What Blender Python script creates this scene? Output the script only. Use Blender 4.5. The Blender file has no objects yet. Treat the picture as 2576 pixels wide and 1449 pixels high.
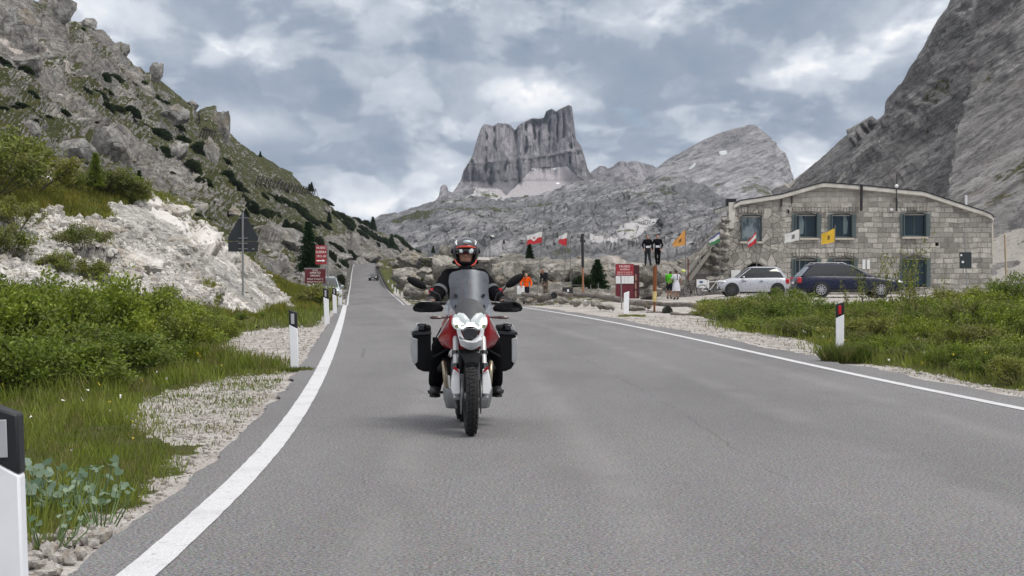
import bpy, bmesh, math, random
import numpy as np
from mathutils import Vector, Matrix, Euler
R = math.radians
random.seed(7); rng = np.random.default_rng(11)
S = bpy.context.scene
COL = S.collection

# ---------------------------------------------------------------- camera, sky, sun, exposure
FD = 4339.0; CU, CV = 1288.0, 724.5          # focal length and centre in the 2576 px wide measuring grid
CAMH = 1.45; PITCH = math.atan(36.0 / FD)
cam = bpy.data.objects.new('camera', bpy.data.cameras.new('camera')); COL.objects.link(cam)
cam.data.sensor_width = 36.0; cam.data.lens = 36.0 * FD / 2576.0
cam.data.clip_start = 0.2; cam.data.clip_end = 30000
cam.location = (0, 0, CAMH); cam.rotation_euler = (math.pi / 2 - PITCH, 0, 0)
S.camera = cam
S.view_settings.view_transform = 'Standard'; S.view_settings.look = 'None'
S.view_settings.gamma = 1.0; S.view_settings.exposure = 0.12
S.view_settings.use_curve_mapping = False

SUN_EL, SUN_AZ = R(58), R(132)                # azimuth clockwise from +Y
def make_world():
    w = bpy.data.worlds.new("World"); S.world = w; w.use_nodes = True
    nt = w.node_tree; nt.nodes.clear(); N = nt.nodes.new; L = nt.links.new
    out = N('ShaderNodeOutputWorld'); bg = N('ShaderNodeBackground')
    tc = N('ShaderNodeTexCoord'); sep = N('ShaderNodeSeparateXYZ'); L(tc.outputs['Generated'], sep.inputs[0])
    def M(op, a, b=None, c=None):
        n = N('ShaderNodeMath'); n.operation = op
        for i, x in enumerate((a, b, c)):
            if x is None: continue
            if isinstance(x, (int, float)): n.inputs[i].default_value = x
            else: L(x, n.inputs[i])
        return n.outputs[0]
    z = M('MAXIMUM', sep.outputs[2], 0.0)
    # cloud layer seen in perspective: stretched sideways, finer towards the horizon
    zz = M('ADD', z, 0.30)
    px = M('DIVIDE', sep.outputs[0], zz); py = M('DIVIDE', sep.outputs[1], zz)
    cmb = N('ShaderNodeCombineXYZ'); L(M('MULTIPLY', px, 1.5), cmb.inputs[0]); L(M('MULTIPLY', py, 1.35), cmb.inputs[1])
    def noise(scale, det, rough, off, dist=0.0, src=None, ys=1.0):
        mp = N('ShaderNodeMapping'); mp.inputs['Scale'].default_value = (1, ys, 1); mp.inputs['Location'].default_value = off; L(src or cmb.outputs[0], mp.inputs[0])
        n = N('ShaderNodeTexNoise'); n.inputs['Scale'].default_value = scale; n.inputs['Detail'].default_value = det
        n.inputs['Roughness'].default_value = rough; n.inputs['Distortion'].default_value = dist
        L(mp.outputs[0], n.inputs['Vector']); return n.outputs[0]
    big = noise(2.2, 3, 0.5, (3.1, 1.7, 0.4), 0.3)
    mid = noise(6.0, 6, 0.55, (7.7, -2.2, 5.0), 0.35, ys=.62)
    fine = noise(15.0, 5, 0.6, (1.0, 4.0, 9.0), 0.3, ys=.45)
    def step(x, a, b):
        n = N('ShaderNodeMapRange'); n.interpolation_type = 'SMOOTHERSTEP'; L(x, n.inputs[0]); n.inputs[1].default_value = a; n.inputs[2].default_value = b; return n.outputs[0]
    m1 = step(noise(3.4, 8, 0.50, (2.3, 6.1, 1.0), 0.25, ys=.9), .455, .575)      # cloud masses with defined edges
    m2 = step(noise(7.5, 7, 0.52, (5.2, 0.4, 3.0), 0.25, ys=.6), .49, .60)
    v = M('ADD', M('MULTIPLY', big, .55), M('ADD', M('MULTIPLY', mid, .42), M('MULTIPLY', fine, .26)))
    v = M('ADD', M('SUBTRACT', v, 0.245), M('ADD', M('MULTIPLY', m1, .20), M('MULTIPLY', m2, .11)))
    # brighter breaks near the far horizon and a few broad openings, dark bank in the middle
    def blob(bx, bz, sx, sz, amp):
        ax = M('DIVIDE', M('SUBTRACT', sep.outputs[0], bx), sx); az = M('DIVIDE', M('SUBTRACT', sep.outputs[2], bz), sz)
        r = M('ADD', M('MULTIPLY', ax, ax), M('MULTIPLY', az, az))
        return M('MULTIPLY', M('POWER', 2.718, M('MULTIPLY', r, -1.0)), amp)
    for b in ((-.235, .150, .05, .02, .24), (-.15, .085, .035, .010, .22), (-.06, .036, .05, .008, .26), (.17, .062, .035, .012, .22),
              (.20, .135, .05, .025, .15), (.03, .105, .05, .014, .16), (-.07, .112, .09, .03, -.13), (-.03, .072, .10, .012, -.12), (.13, .085, .06, .02, -.08), (.09,.115,.05,.02,-.06),
              (-.165,.125,.03,.012,.12), (.085,.15,.04,.012,.12)):
        v = M('ADD', v, blob(*b))
    cr = N('ShaderNodeValToRGB'); L(v, cr.inputs[0]); e = cr.color_ramp.elements
    e[0].position = 0.24; e[0].color = (0.245, 0.305, 0.405, 1)
    e[1].position = 0.86; e[1].color = (1.0, 1.0, 1.0, 1)
    for p, c in ((0.40, (0.32, 0.38, 0.47, 1)), (0.50, (0.43, 0.48, 0.56, 1)), (0.60, (0.55, 0.60, 0.675, 1)), (0.72, (0.72, 0.76, 0.82, 1))):
        k = e.new(p); k.color = c
    sky = N('ShaderNodeTexSky'); sky.sky_type = 'NISHITA'; sky.sun_disc = False
    sky.sun_elevation = SUN_EL; sky.sun_rotation = SUN_AZ; sky.altitude = 2100
    skys = N('ShaderNodeMixRGB'); skys.blend_type = 'MULTIPLY'; skys.inputs[0].default_value = 1; L(sky.outputs[0], skys.inputs[1]); skys.inputs[2].default_value = (.1, .1, .1, 1)
    # cover: nearly closed cloud, a few small gaps of blue
    gap = noise(2.6, 3, 0.5, (9.0, 3.3, 2.0), 0.2)
    gr = N('ShaderNodeMapRange'); L(gap, gr.inputs[0]); gr.inputs[1].default_value = 0.30; gr.inputs[2].default_value = 0.24
    gr.inputs[3].default_value = 0.0; gr.inputs[4].default_value = 0.6
    # the cloud deck overhead is thinner and brighter than the part seen near the horizon
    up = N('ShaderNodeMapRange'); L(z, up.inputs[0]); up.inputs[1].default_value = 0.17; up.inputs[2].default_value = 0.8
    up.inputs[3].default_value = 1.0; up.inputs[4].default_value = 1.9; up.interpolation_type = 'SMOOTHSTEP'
    wt = N('ShaderNodeMapRange'); L(z, wt.inputs[0]); wt.inputs[1].default_value = 0.15; wt.inputs[2].default_value = 0.5
    thin = N('ShaderNodeMixRGB'); L(wt.outputs[0], thin.inputs[0]); L(cr.outputs[0], thin.inputs[1]); thin.inputs[2].default_value = (0.50, 0.50, 0.515, 1)
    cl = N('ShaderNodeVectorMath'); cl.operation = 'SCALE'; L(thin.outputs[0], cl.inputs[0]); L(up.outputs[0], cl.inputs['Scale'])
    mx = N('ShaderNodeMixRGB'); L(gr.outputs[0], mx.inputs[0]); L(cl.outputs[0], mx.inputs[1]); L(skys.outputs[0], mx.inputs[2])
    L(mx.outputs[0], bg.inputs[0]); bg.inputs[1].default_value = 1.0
    L(bg.outputs[0], out.inputs[0])
make_world()
sun = bpy.data.objects.new('sun', bpy.data.lights.new('sun', 'SUN')); COL.objects.link(sun)
sun.data.energy = 2.1; sun.data.angle = R(24); sun.data.color = (1.0, 0.95, 0.88)
sun.rotation_euler = Vector((-math.sin(SUN_AZ) * math.cos(SUN_EL), -math.cos(SUN_AZ) * math.cos(SUN_EL), -math.sin(SUN_EL))).to_track_quat('-Z', 'Y').to_euler()

# ---------------------------------------------------------------- helpers
def W(u, v, d):
    """point at forward distance d seen at (u, v) of the measuring grid"""
    a = (u - CU) / FD; b = -(v - CV) / FD
    cp, sp = math.cos(PITCH), math.sin(PITCH)
    y = cp + b * sp; zz = b * cp - sp
    return np.stack(np.broadcast_arrays(a * d / y, d * np.ones_like(y), CAMH + zz * d / y), -1) if isinstance(u, np.ndarray) or isinstance(v, np.ndarray) else Vector((a * d / y, d, CAMH + zz * d / y))
def G(u, v, z=0.0):
    b = -(v - CV) / FD; cp, sp = math.cos(PITCH), math.sin(PITCH)
    d = (z - CAMH) * (cp + b * sp) / (b * cp - sp)
    return W(u, v, d)
def uv_of(p):
    x, y, z = p; z = z - CAMH
    cp, sp = math.cos(PITCH), math.sin(PITCH)
    f = y * cp - z * sp; up = y * sp + z * cp
    return CU + FD * x / f, CV - FD * up / f

def tag(o, label=None, cat=None, group=None, kind=None):
    if label: o['label'] = label
    if cat: o['category'] = cat
    if group: o['group'] = group
    if kind: o['kind'] = kind
    return o
def empty(name, loc=(0, 0, 0), rz=0.0, label=None, cat=None, group=None, scale=1.0):
    o = bpy.data.objects.new(name, None); COL.objects.link(o)
    o.location = loc; o.rotation_euler = (0, 0, rz); o.scale = (scale,) * 3; o.empty_display_size = 0.1
    return tag(o, label, cat, group)
def copy_tree(o, parent=None):
    c = o.copy(); COL.objects.link(c); c.parent = parent
    for ch in [x for x in bpy.data.objects if x.parent == o]: copy_tree(ch, c)
    return c
KIDS = {}
def obj_from(name, me, mat=None, parent=None):
    o = bpy.data.objects.new(name, me); COL.objects.link(o)
    if mat is not None: me.materials.append(mat)
    if parent is not None: o.parent = parent
    return o
def mesh_np(name, verts, faces, smooth=True):
    """verts (n,3), faces (m,k) with one k"""
    me = bpy.data.meshes.new(name); nv = len(verts); nf, k = faces.shape
    me.vertices.add(nv); me.vertices.foreach_set('co', np.ascontiguousarray(verts, dtype=np.float32).ravel())
    me.loops.add(nf * k); me.loops.foreach_set('vertex_index', np.ascontiguousarray(faces, dtype=np.int32).ravel())
    me.polygons.add(nf); me.polygons.foreach_set('loop_start', np.arange(0, nf * k, k, dtype=np.int32))
    me.polygons.foreach_set('loop_total', np.full(nf, k, dtype=np.int32))
    me.polygons.foreach_set('use_smooth', np.full(nf, smooth, dtype=bool))
    me.update(calc_edges=True); me.validate(); return me
def attr(me, name, arr):
    a = me.attributes.new(name, 'FLOAT', 'POINT'); a.data.foreach_set('value', np.ascontiguousarray(arr, dtype=np.float32).ravel())

class MB:
    def __init__(s): s.v = []; s.f = []
    def add(s, vs, fs):
        n = len(s.v); s.v += [tuple(p) for p in vs]; s.f += [tuple(i + n for i in f) for f in fs]; return s
    def box(s, c, size, rot=None):
        x, y, z = [k / 2 for k in size]; m = rot.to_matrix() if rot is not None else Matrix.Identity(3)
        vs = [Vector(c) + m @ Vector((a * x, b * y, d * z)) for a in (-1, 1) for b in (-1, 1) for d in (-1, 1)]
        return s.add(vs, [(0, 1, 3, 2), (4, 6, 7, 5), (0, 4, 5, 1), (2, 3, 7, 6), (0, 2, 6, 4), (1, 5, 7, 3)])
    def bar(s, a, b, w, h):
        a = Vector(a); b = Vector(b); d = b - a
        return s.box((a + b) / 2, (d.length, w, h), d.to_track_quat('X', 'Z').to_euler())
    def prism(s, poly, y0, y1, axis='y'):
        """polygon in the XZ plane (axis y), YZ plane (axis x) or XY plane (axis z)"""
        n = len(poly); mk = {'y': lambda p, t: (p[0], t, p[1]), 'x': lambda p, t: (t, p[0], p[1]), 'z': lambda p, t: (p[0], p[1], t)}[axis]
        vs = [mk(p, y0) for p in poly] + [mk(p, y1) for p in poly]
        return s.add(vs, [tuple(range(n)), tuple(range(2 * n - 1, n - 1, -1))] + [(i, i + n, (i + 1) % n + n, (i + 1) % n) for i in range(n)])
    def tube(s, pts, rad, seg=10, cap=True, flat=1.0):
        pts = [Vector(p) for p in pts]; n = len(pts)
        if not isinstance(rad, (list, tuple)): rad = [rad] * n
        vs = []; up = None
        for i, p in enumerate(pts):
            t = (pts[min(i + 1, n - 1)] - pts[max(i - 1, 0)]).normalized()
            if up is None: up = Vector((0, 0, 1)) if abs(t.z) < .9 else Vector((0, 1, 0))
            a = t.cross(up).normalized(); b = a.cross(t).normalized(); up = b
            for k in range(seg):
                an = 2 * math.pi * k / seg; vs.append(p + a * math.cos(an) * rad[i] + b * math.sin(an) * rad[i] * flat)
        fs = [(i * seg + k, i * seg + (k + 1) % seg, (i + 1) * seg + (k + 1) % seg, (i + 1) * seg + k) for i in range(n - 1) for k in range(seg)]
        if cap: fs += [tuple(range(seg - 1, -1, -1)), tuple(range((n - 1) * seg, n * seg))]
        return s.add(vs, fs)
    def cyl(s, a, b, r, seg=16, r2=None): return s.tube([a, b], [r, r if r2 is None else r2], seg)
    def loft(s, secs, cap=True):
        n = len(secs[0]); vs = [p for q in secs for p in q]
        fs = [(i * n + k, i * n + (k + 1) % n, (i + 1) * n + (k + 1) % n, (i + 1) * n + k) for i in range(len(secs) - 1) for k in range(n)]
        if cap: fs += [tuple(range(n - 1, -1, -1)), tuple(range((len(secs) - 1) * n, len(secs) * n))]
        return s.add(vs, fs)
    def grid(s, rows):
        n = len(rows[0]); vs = [p for q in rows for p in q]
        return s.add(vs, [(i * n + k, i * n + k + 1, (i + 1) * n + k + 1, (i + 1) * n + k) for i in range(len(rows) - 1) for k in range(n - 1)])
    def ball(s, c, r, seg=16, rings=10, rot=None):
        if not hasattr(r, '__len__'): r = (r, r, r)
        m = rot.to_matrix() if rot is not None else Matrix.Identity(3); vs = []; c = Vector(c)
        for i in range(1, rings):
            th = math.pi * i / rings
            for k in range(seg):
                ph = 2 * math.pi * k / seg
                vs.append(c + m @ Vector((r[0] * math.sin(th) * math.cos(ph), r[1] * math.sin(th) * math.sin(ph), r[2] * math.cos(th))))
        vs += [c + m @ Vector((0, 0, r[2])), c + m @ Vector((0, 0, -r[2]))]; T = len(vs) - 2
        fs = [(i * seg + k, (i + 1) * seg + k, (i + 1) * seg + (k + 1) % seg, i * seg + (k + 1) % seg) for i in range(rings - 2) for k in range(seg)]
        fs += [(T, k, (k + 1) % seg) for k in range(seg)] + [(T + 1, (rings - 2) * seg + (k + 1) % seg, (rings - 2) * seg + k) for k in range(seg)]
        return s.add(vs, fs)
    def torus(s, c, R_, r, axis='x', seg=40, sub=12, w=None, tread=0.0):
        vs = []; c = Vector(c); w = w or r
        for i in range(seg):
            a = 2 * math.pi * i / seg
            for k in range(sub):
                b = 2 * math.pi * k / sub; q = R_ + r * math.cos(b) * (1 + 0 * tread); l = w * math.sin(b)
                if axis == 'x': p = (l, q * math.cos(a), q * math.sin(a))
                elif axis == 'y': p = (q * math.cos(a), l, q * math.sin(a))
                else: p = (q * math.cos(a), q * math.sin(a), l)
                vs.append(c + Vector(p))
        return s.add(vs, [(i * sub + k, ((i + 1) % seg) * sub + k, ((i + 1) % seg) * sub + (k + 1) % sub, i * sub + (k + 1) % sub) for i in range(seg) for k in range(sub)])
    def mirror(s, fn):
        a = MB(); fn(a); s.add(a.v, a.f); s.add([(-x, y, z) for x, y, z in a.v], [tuple(reversed(f)) for f in a.f]); return s
    def build(s, name, mat, parent=None, smooth=False, bevel=0.0, seg=2, remesh=0.0, smooths=3, sub=0, angle=None):
        me = bpy.data.meshes.new(name); me.from_pydata(s.v, [], s.f)
        bm = bmesh.new(); bm.from_mesh(me); bmesh.ops.recalc_face_normals(bm, faces=bm.faces); bm.to_mesh(me); bm.free()
        o = obj_from(name, me, mat, parent)
        if remesh:
            m = o.modifiers.new('r', 'REMESH'); m.mode = 'VOXEL'; m.voxel_size = remesh; m.use_smooth_shade = True
            m = o.modifiers.new('s', 'SMOOTH'); m.factor = .6; m.iterations = smooths
        if bevel:
            m = o.modifiers.new('b', 'BEVEL'); m.width = bevel; m.segments = seg; m.limit_method = 'ANGLE'; m.angle_limit = R(35)
        if sub:
            m = o.modifiers.new('u', 'SUBSURF'); m.levels = sub; m.render_levels = sub
        if smooth or bevel or sub:
            me.polygons.foreach_set('use_smooth', [True] * len(me.polygons))
            if not sub: me.set_sharp_from_angle(angle=angle if angle else R(40))
        return o

# ---- numpy gradient-free value noise (fast)
_P = np.random.default_rng(5).permutation(4096).astype(np.int32); _V = np.random.default_rng(6).random(4096).astype(np.float32)
def _h(i, j, k): return _V[_P[(_P[(_P[i & 4095] + j) & 4095] + k) & 4095]]
def vnoise(p):
    i = np.floor(p).astype(np.int32); f = (p - i).astype(np.float32); f = f * f * f * (f * (f * 6 - 15) + 10)
    x, y, z = i[..., 0], i[..., 1], i[..., 2]; fx, fy, fz = f[..., 0], f[..., 1], f[..., 2]
    a = _h(x, y, z) * (1 - fx) + _h(x + 1, y, z) * fx; b = _h(x, y + 1, z) * (1 - fx) + _h(x + 1, y + 1, z) * fx
    c = _h(x, y, z + 1) * (1 - fx) + _h(x + 1, y, z + 1) * fx; d = _h(x, y + 1, z + 1) * (1 - fx) + _h(x + 1, y + 1, z + 1) * fx
    return (a * (1 - fy) + b * fy) * (1 - fz) + (c * (1 - fy) + d * fy) * fz
def fbm(p, oct=4, gain=.5, lac=2.07):
    s = 0; a = 1; t = 0
    for k in range(oct): s = s + a * (vnoise(p + 17.3 * k) - .5); t += a; a *= gain; p = p * lac
    return s / t * 2          # about -1..1
def ridged(p, oct=4, gain=.55, lac=2.1):
    s = 0; a = 1; t = 0
    for k in range(oct): s = s + a * (1 - np.abs(2 * vnoise(p + 31.7 * k) - 1)); t += a; a *= gain; p = p * lac
    return s / t              # 0..1
def worley(p, cells=False):
    i = np.floor(p).astype(np.int32); f = p - i; best = np.full(p.shape[:-1], 9.0); sec = best.copy(); idv = np.zeros(p.shape[:-1], np.float32)
    for a in (-1, 0, 1):
        for b in (-1, 0, 1):
            for c in (-1, 0, 1):
                x, y, z = i[..., 0] + a, i[..., 1] + b, i[..., 2] + c
                d = (a + _h(x, y, z) - f[..., 0]) ** 2 + (b + _h(y + 57, z, x) - f[..., 1]) ** 2 + (c + _h(z, x + 91, y) - f[..., 2]) ** 2
                m = d < best; sec = np.where(m, best, np.minimum(sec, d)); idv = np.where(m, _h(x + 7, y + 3, z + 1), idv); best = np.where(m, d, best)
    return np.sqrt(best), np.sqrt(sec), idv
def sst(a, b, x): t = np.clip((x - a) / (b - a), 0, 1); return t * t * (3 - 2 * t)
def ip(x, pts): return np.interp(x, [p[0] for p in pts], [p[1] for p in pts])
def in_poly(u, v, poly):
    r = np.zeros(u.shape, bool); n = len(poly)
    for i in range(n):
        x1, y1 = poly[i]; x2, y2 = poly[(i + 1) % n]
        if y1 == y2: continue
        r ^= ((y1 > v) != (y2 > v)) & (u < (x2 - x1) * (v - y1) / (y2 - y1) + x1)
    return r

# ---------------------------------------------------------------- materials
class NT:
    def __init__(s, name):
        s.m = bpy.data.materials.new(name); s.m.use_nodes = True; s.t = s.m.node_tree; s.b = s.t.nodes['Principled BSDF']; s.out = s.t.nodes['Material Output']
        s.tc = None
    def N(s, k, **kw):
        n = s.t.nodes.new(k)
        for a, b in kw.items(): setattr(n, a, b)
        return n
    def L(s, a, b): s.t.links.new(a, b)
    def put(s, sock, x):
        if x is None: return
        if isinstance(x, (int, float)): sock.default_value = x
        elif isinstance(x, (tuple, list)): sock.default_value = tuple(x) + ((1,) if len(x) == 3 and sock.type == 'RGBA' else ())
        else: s.L(x, sock)
    def co(s, kind='Object'):
        if s.tc is None: s.tc = s.N('ShaderNodeTexCoord')
        return s.tc.outputs[kind]
    def pos(s): return s.N('ShaderNodeNewGeometry').outputs['Position']
    def map(s, vec, scale=(1, 1, 1), rot=(0, 0, 0), loc=(0, 0, 0)):
        n = s.N('ShaderNodeMapping'); s.L(vec, n.inputs[0]); n.inputs['Scale'].default_value = scale; n.inputs['Rotation'].default_value = rot; n.inputs['Location'].default_value = loc; return n.outputs[0]
    def noise(s, vec, scale, det=4, rough=.55, dist=0.0):
        n = s.N('ShaderNodeTexNoise'); s.L(vec, n.inputs['Vector']); n.inputs['Scale'].default_value = scale; n.inputs['Detail'].default_value = det
        n.inputs['Roughness'].default_value = rough; n.inputs['Distortion'].default_value = dist; return n.outputs[0]
    def vor(s, vec, scale, feature='F1', out='Distance', rnd=1.0):
        n = s.N('ShaderNodeTexVoronoi', feature=feature); s.L(vec, n.inputs['Vector']); n.inputs['Scale'].default_value = scale; n.inputs['Randomness'].default_value = rnd; return n.outputs[out]
    def ramp(s, fac, stops, interp='LINEAR'):
        n = s.N('ShaderNodeValToRGB'); s.L(fac, n.inputs[0]); e = n.color_ramp.elements; n.color_ramp.interpolation = interp
        while len(e) < len(stops): e.new(.5)
        for k, (p, c) in enumerate(stops):
            if isinstance(c, (int, float)): c = (c, c, c)
            e[k].position = p; e[k].color = tuple(c) + (1,)
        return n.outputs[0]
    def mix(s, f, a, b, mode='MIX'):
        n = s.N('ShaderNodeMixRGB', blend_type=mode); s.put(n.inputs[0], f); s.put(n.inputs[1], a); s.put(n.inputs[2], b); return n.outputs[0]
    def math(s, op, a, b=None, c=None):
        n = s.N('ShaderNodeMath', operation=op)
        for i, x in enumerate((a, b, c)): s.put(n.inputs[i], x)
        return n.outputs[0]
    def mr(s, x, a, b, c=0.0, d=1.0, smooth=True):
        n = s.N('ShaderNodeMapRange'); n.interpolation_type = 'SMOOTHSTEP' if smooth else 'LINEAR'
        for i, y in enumerate((x, a, b, c, d)): s.put(n.inputs[i], y)
        return n.outputs[0]
    def attr(s, name): n = s.N('ShaderNodeAttribute', attribute_name=name); return n.outputs['Fac']
    def bump(s, h, strength=.5, dist=.1, nrm=None):
        n = s.N('ShaderNodeBump'); s.L(h, n.inputs['Height']); n.inputs['Strength'].default_value = strength; n.inputs['Distance'].default_value = dist
        if nrm is not None: s.L(nrm, n.inputs['Normal'])
        return n.outputs[0]
    def done(s, color=None, rough=None, normal=None, metal=None, spec=None, coat=None):
        s.put(s.b.inputs['Base Color'], color); s.put(s.b.inputs['Roughness'], rough); s.put(s.b.inputs['Metallic'], metal)
        s.put(s.b.inputs['Specular IOR Level'], spec); s.put(s.b.inputs['Coat Weight'], coat)
        if normal is not None: s.L(normal, s.b.inputs['Normal'])
        return s.m
def simple(name, col, rough=.6, metal=0.0, var=.12, scale=8.0, bump=0.0, bs=60.0, coat=0.0, spec=.5, dirt=0.0):
    m = NT(name); n = m.noise(m.co(), scale, 4)
    c = m.mix(1.0, col, m.ramp(n, ((.25, 1 - var), (.75, 1 + var * .6))), 'MULTIPLY')
    if dirt: c = m.mix(m.mr(m.noise(m.co(), scale * .6, 5), .5, .75, 0, dirt), c, (.22, .19, .15))
    nm = m.bump(m.noise(m.co(), bs, 3), bump, .01) if bump else None
    return m.done(c, m.mr(n, .3, .7, max(0, rough - .06), min(1, rough + .08)), nm, metal, spec, coat)
def rockmat(name, light, dark, sc, bumpd, strata=None, grassc=(.075, .085, .022), screec=(.42, .38, .35), tint=(.28, .22, .17), bstr=.8, strk=(1, 1, 3.2), stones=0.0):
    """sc = size of the main rock blocks in metres; attributes grass, scree, snow, pine on the mesh"""
    m = NT(name); P = m.pos(); w = 1.0 / sc
    if strata: Pm = m.map(m.map(P, (1, 1, 1), strata[0]), strata[1])
    else: Pm = P
    n1 = m.noise(Pm, w * .5, 5, .6, .4); n2 = m.noise(Pm, w * 2.5, 7, .68, .6); n3 = m.noise(P, w * 9, 6, .7)
    streak = m.noise(m.map(Pm, strk), w * 2.2, 6, .72, .8)
    vr = m.vor(m.mix(.5, Pm, m.N('ShaderNodeTexNoise').outputs['Color'], 'LINEAR_LIGHT'), w * 1.3, 'DISTANCE_TO_EDGE')
    crack = m.mr(vr, 0.0, .07)
    base = m.mix(m.mr(n1, .33, .68), dark, light)
    base = m.mix(1.0, base, m.ramp(n2, ((.30, .50), (.5, 1.0), (.70, 1.32))), 'MULTIPLY')
    base = m.mix(1.0, base, m.ramp(n3, ((.32, .62), (.68, 1.3))), 'MULTIPLY')
    base = m.mix(m.mr(streak, .41, .53, .75, 0), base, [c * .6 for c in dark])
    base = m.mix(m.mr(m.noise(P, w * .9, 3), .55, .75, 0, .45), base, tint)
    base = m.mix(m.math('MULTIPLY', m.mr(n3, .5, .62), .35), base, dark)
    base = m.mix(m.math('MULTIPLY', m.math('SUBTRACT', 1.0, crack), .22), base, [c * .45 for c in dark])
    gf = m.math('ADD', m.attr('grass'), m.math('MULTIPLY', m.math('SUBTRACT', m.noise(P, w * 4, 5, .65), .5), 1.5 if stones else 1.1))  # with stones, wider grass noise also paints shade-like dark gaps into the rock
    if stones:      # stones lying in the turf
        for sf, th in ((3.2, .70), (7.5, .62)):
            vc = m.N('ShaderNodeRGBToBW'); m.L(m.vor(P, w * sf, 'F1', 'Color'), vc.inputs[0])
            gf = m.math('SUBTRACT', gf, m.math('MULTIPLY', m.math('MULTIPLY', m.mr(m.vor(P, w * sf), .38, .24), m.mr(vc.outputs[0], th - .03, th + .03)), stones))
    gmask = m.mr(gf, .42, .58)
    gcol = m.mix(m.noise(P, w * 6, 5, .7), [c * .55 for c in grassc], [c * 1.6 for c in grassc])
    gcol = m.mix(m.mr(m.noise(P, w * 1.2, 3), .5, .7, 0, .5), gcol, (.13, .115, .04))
    sf = m.math('ADD', m.attr('scree'), m.math('MULTIPLY', m.math('SUBTRACT', n2, .5), .6))
    smask = m.mr(sf, .4, .6)
    scol = m.mix(1.0, screec, m.ramp(n3, ((.3, .8), (.7, 1.15))), 'MULTIPLY')
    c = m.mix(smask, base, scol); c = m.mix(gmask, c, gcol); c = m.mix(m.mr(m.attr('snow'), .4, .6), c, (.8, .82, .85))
    h = m.math('ADD', m.math('MULTIPLY', n2, .6), m.math('ADD', m.math('MULTIPLY', crack, .12), m.math('ADD', m.math('MULTIPLY', streak, .45), m.math('MULTIPLY', n3, .4))))
    h = m.math('MULTIPLY', h, m.math('SUBTRACT', 1.0, m.math('MULTIPLY', smask, .75)))
    return m.done(c, .93, m.bump(h, bstr, bumpd), 0, .15)
# ---------------------------------------------------------------- the road and the ground
def g_line(pts):
    a = np.array([tuple(G(u, v)) for u, v in pts]); return a[:, 1], a[:, 0]
ly, lx = g_line([(348, 1449), (480, 1330), (603, 1220), (680, 1135), (742, 1050), (797, 960), (833, 880), (854, 820), (864, 785), (868, 765)])
ry, rx = g_line([(2576, 1030), (2300, 975), (2000, 910), (1800, 865), (1600, 822), (1450, 794), (1310, 772)])
ly = np.r_[[-6.0, 4.0], ly, [130, 170, 210, 260, 320, 400, 495, 530]]; lx = np.r_[[-1.72, -1.74], lx, [-12.6, -16.3, -20.0, -24.6, -30.0, -37.2, -45.6, -47.5]]
ry = np.r_[[-6.0, 5.0, 12.0], ry, [82, 130, 170, 210, 260, 320, 400, 495, 530]]; rx = np.r_[[7.2, 6.8, 6.1], rx, [-.35, -6.0, -9.9, -13.55, -18.2, -23.7, -30.7, -39.1, -38.5]]
def smooth_curve(y, x, Y):
    q = np.interp(Y, y, x)
    for s in (1.5, 1.5): 
        w = np.array([np.interp(Y + d * (0.04 * np.abs(Y) + s), Y, q) for d in (-1, -.5, 0, .5, 1)]); q = w.mean(0)
    return q
RY = np.concatenate([np.arange(-5, 30, .5), np.arange(30, 100, 1.0), np.arange(100, 530, 4.0)])
LXs, RXs = smooth_curve(ly, lx, RY), smooth_curve(ry, rx, RY)
def XL(y): return np.interp(y, RY, LXs)
def XR(y): return np.interp(y, RY, RXs)
ZP = [(-10, 0), (70, 0), (80, -.02), (90, -.16), (100, -.5), (130, -1.6), (160, -2.35), (190, -2.25), (205, -1.98), (260, -1.6), (320, -.85), (400, 1.2), (495, 4.1), (530, 4.9), (700, 9)]
def ZR(y): return smooth_curve(np.array([p[0] for p in ZP], float), np.array([p[1] for p in ZP], float), np.atleast_1d(np.asarray(y, float)))
_zy = np.arange(-10, 700, 1.0); _zz = ZR(_zy)
def zroad(y): return np.interp(y, _zy, _zz)
def zground(x, y):
    x = np.asarray(x, float); y = np.asarray(y, float)
    w = 1 - sst(2.5, 9, x - XR(y)) * (1 - sst(150, 200, y))
    park = (0.42 * sst(58, 74, y) - .14 * sst(80, 92, y) - .2 * sst(98, 108, y)) * sst(9, 12, x)
    z = zroad(y) * w + park * (1 - w)
    lat = np.maximum(XL(y) - x - .45, 0)
    z = z - .035 + .02 * np.minimum(lat, 1)
    far = sst(700, 1500, y); return z * (1 - far) - 30 * far

def strip(name, xa, xb, ys, zoff, mat, ncross=2, jit=0.0):
    xs = [xa + (xb - xa) * k / (ncross - 1) for k in range(ncross)]
    V = np.stack([np.stack([x, ys, zroad(ys) + zoff], -1) for x in xs], 1)
    n = len(ys); idx = np.arange(n * ncross).reshape(n, ncross)
    F = np.stack([idx[:-1, :-1], idx[:-1, 1:], idx[1:, 1:], idx[1:, :-1]], -1).reshape(-1, 4)
    return obj_from(name, mesh_np(name, V.reshape(-1, 3), F), mat)
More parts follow.
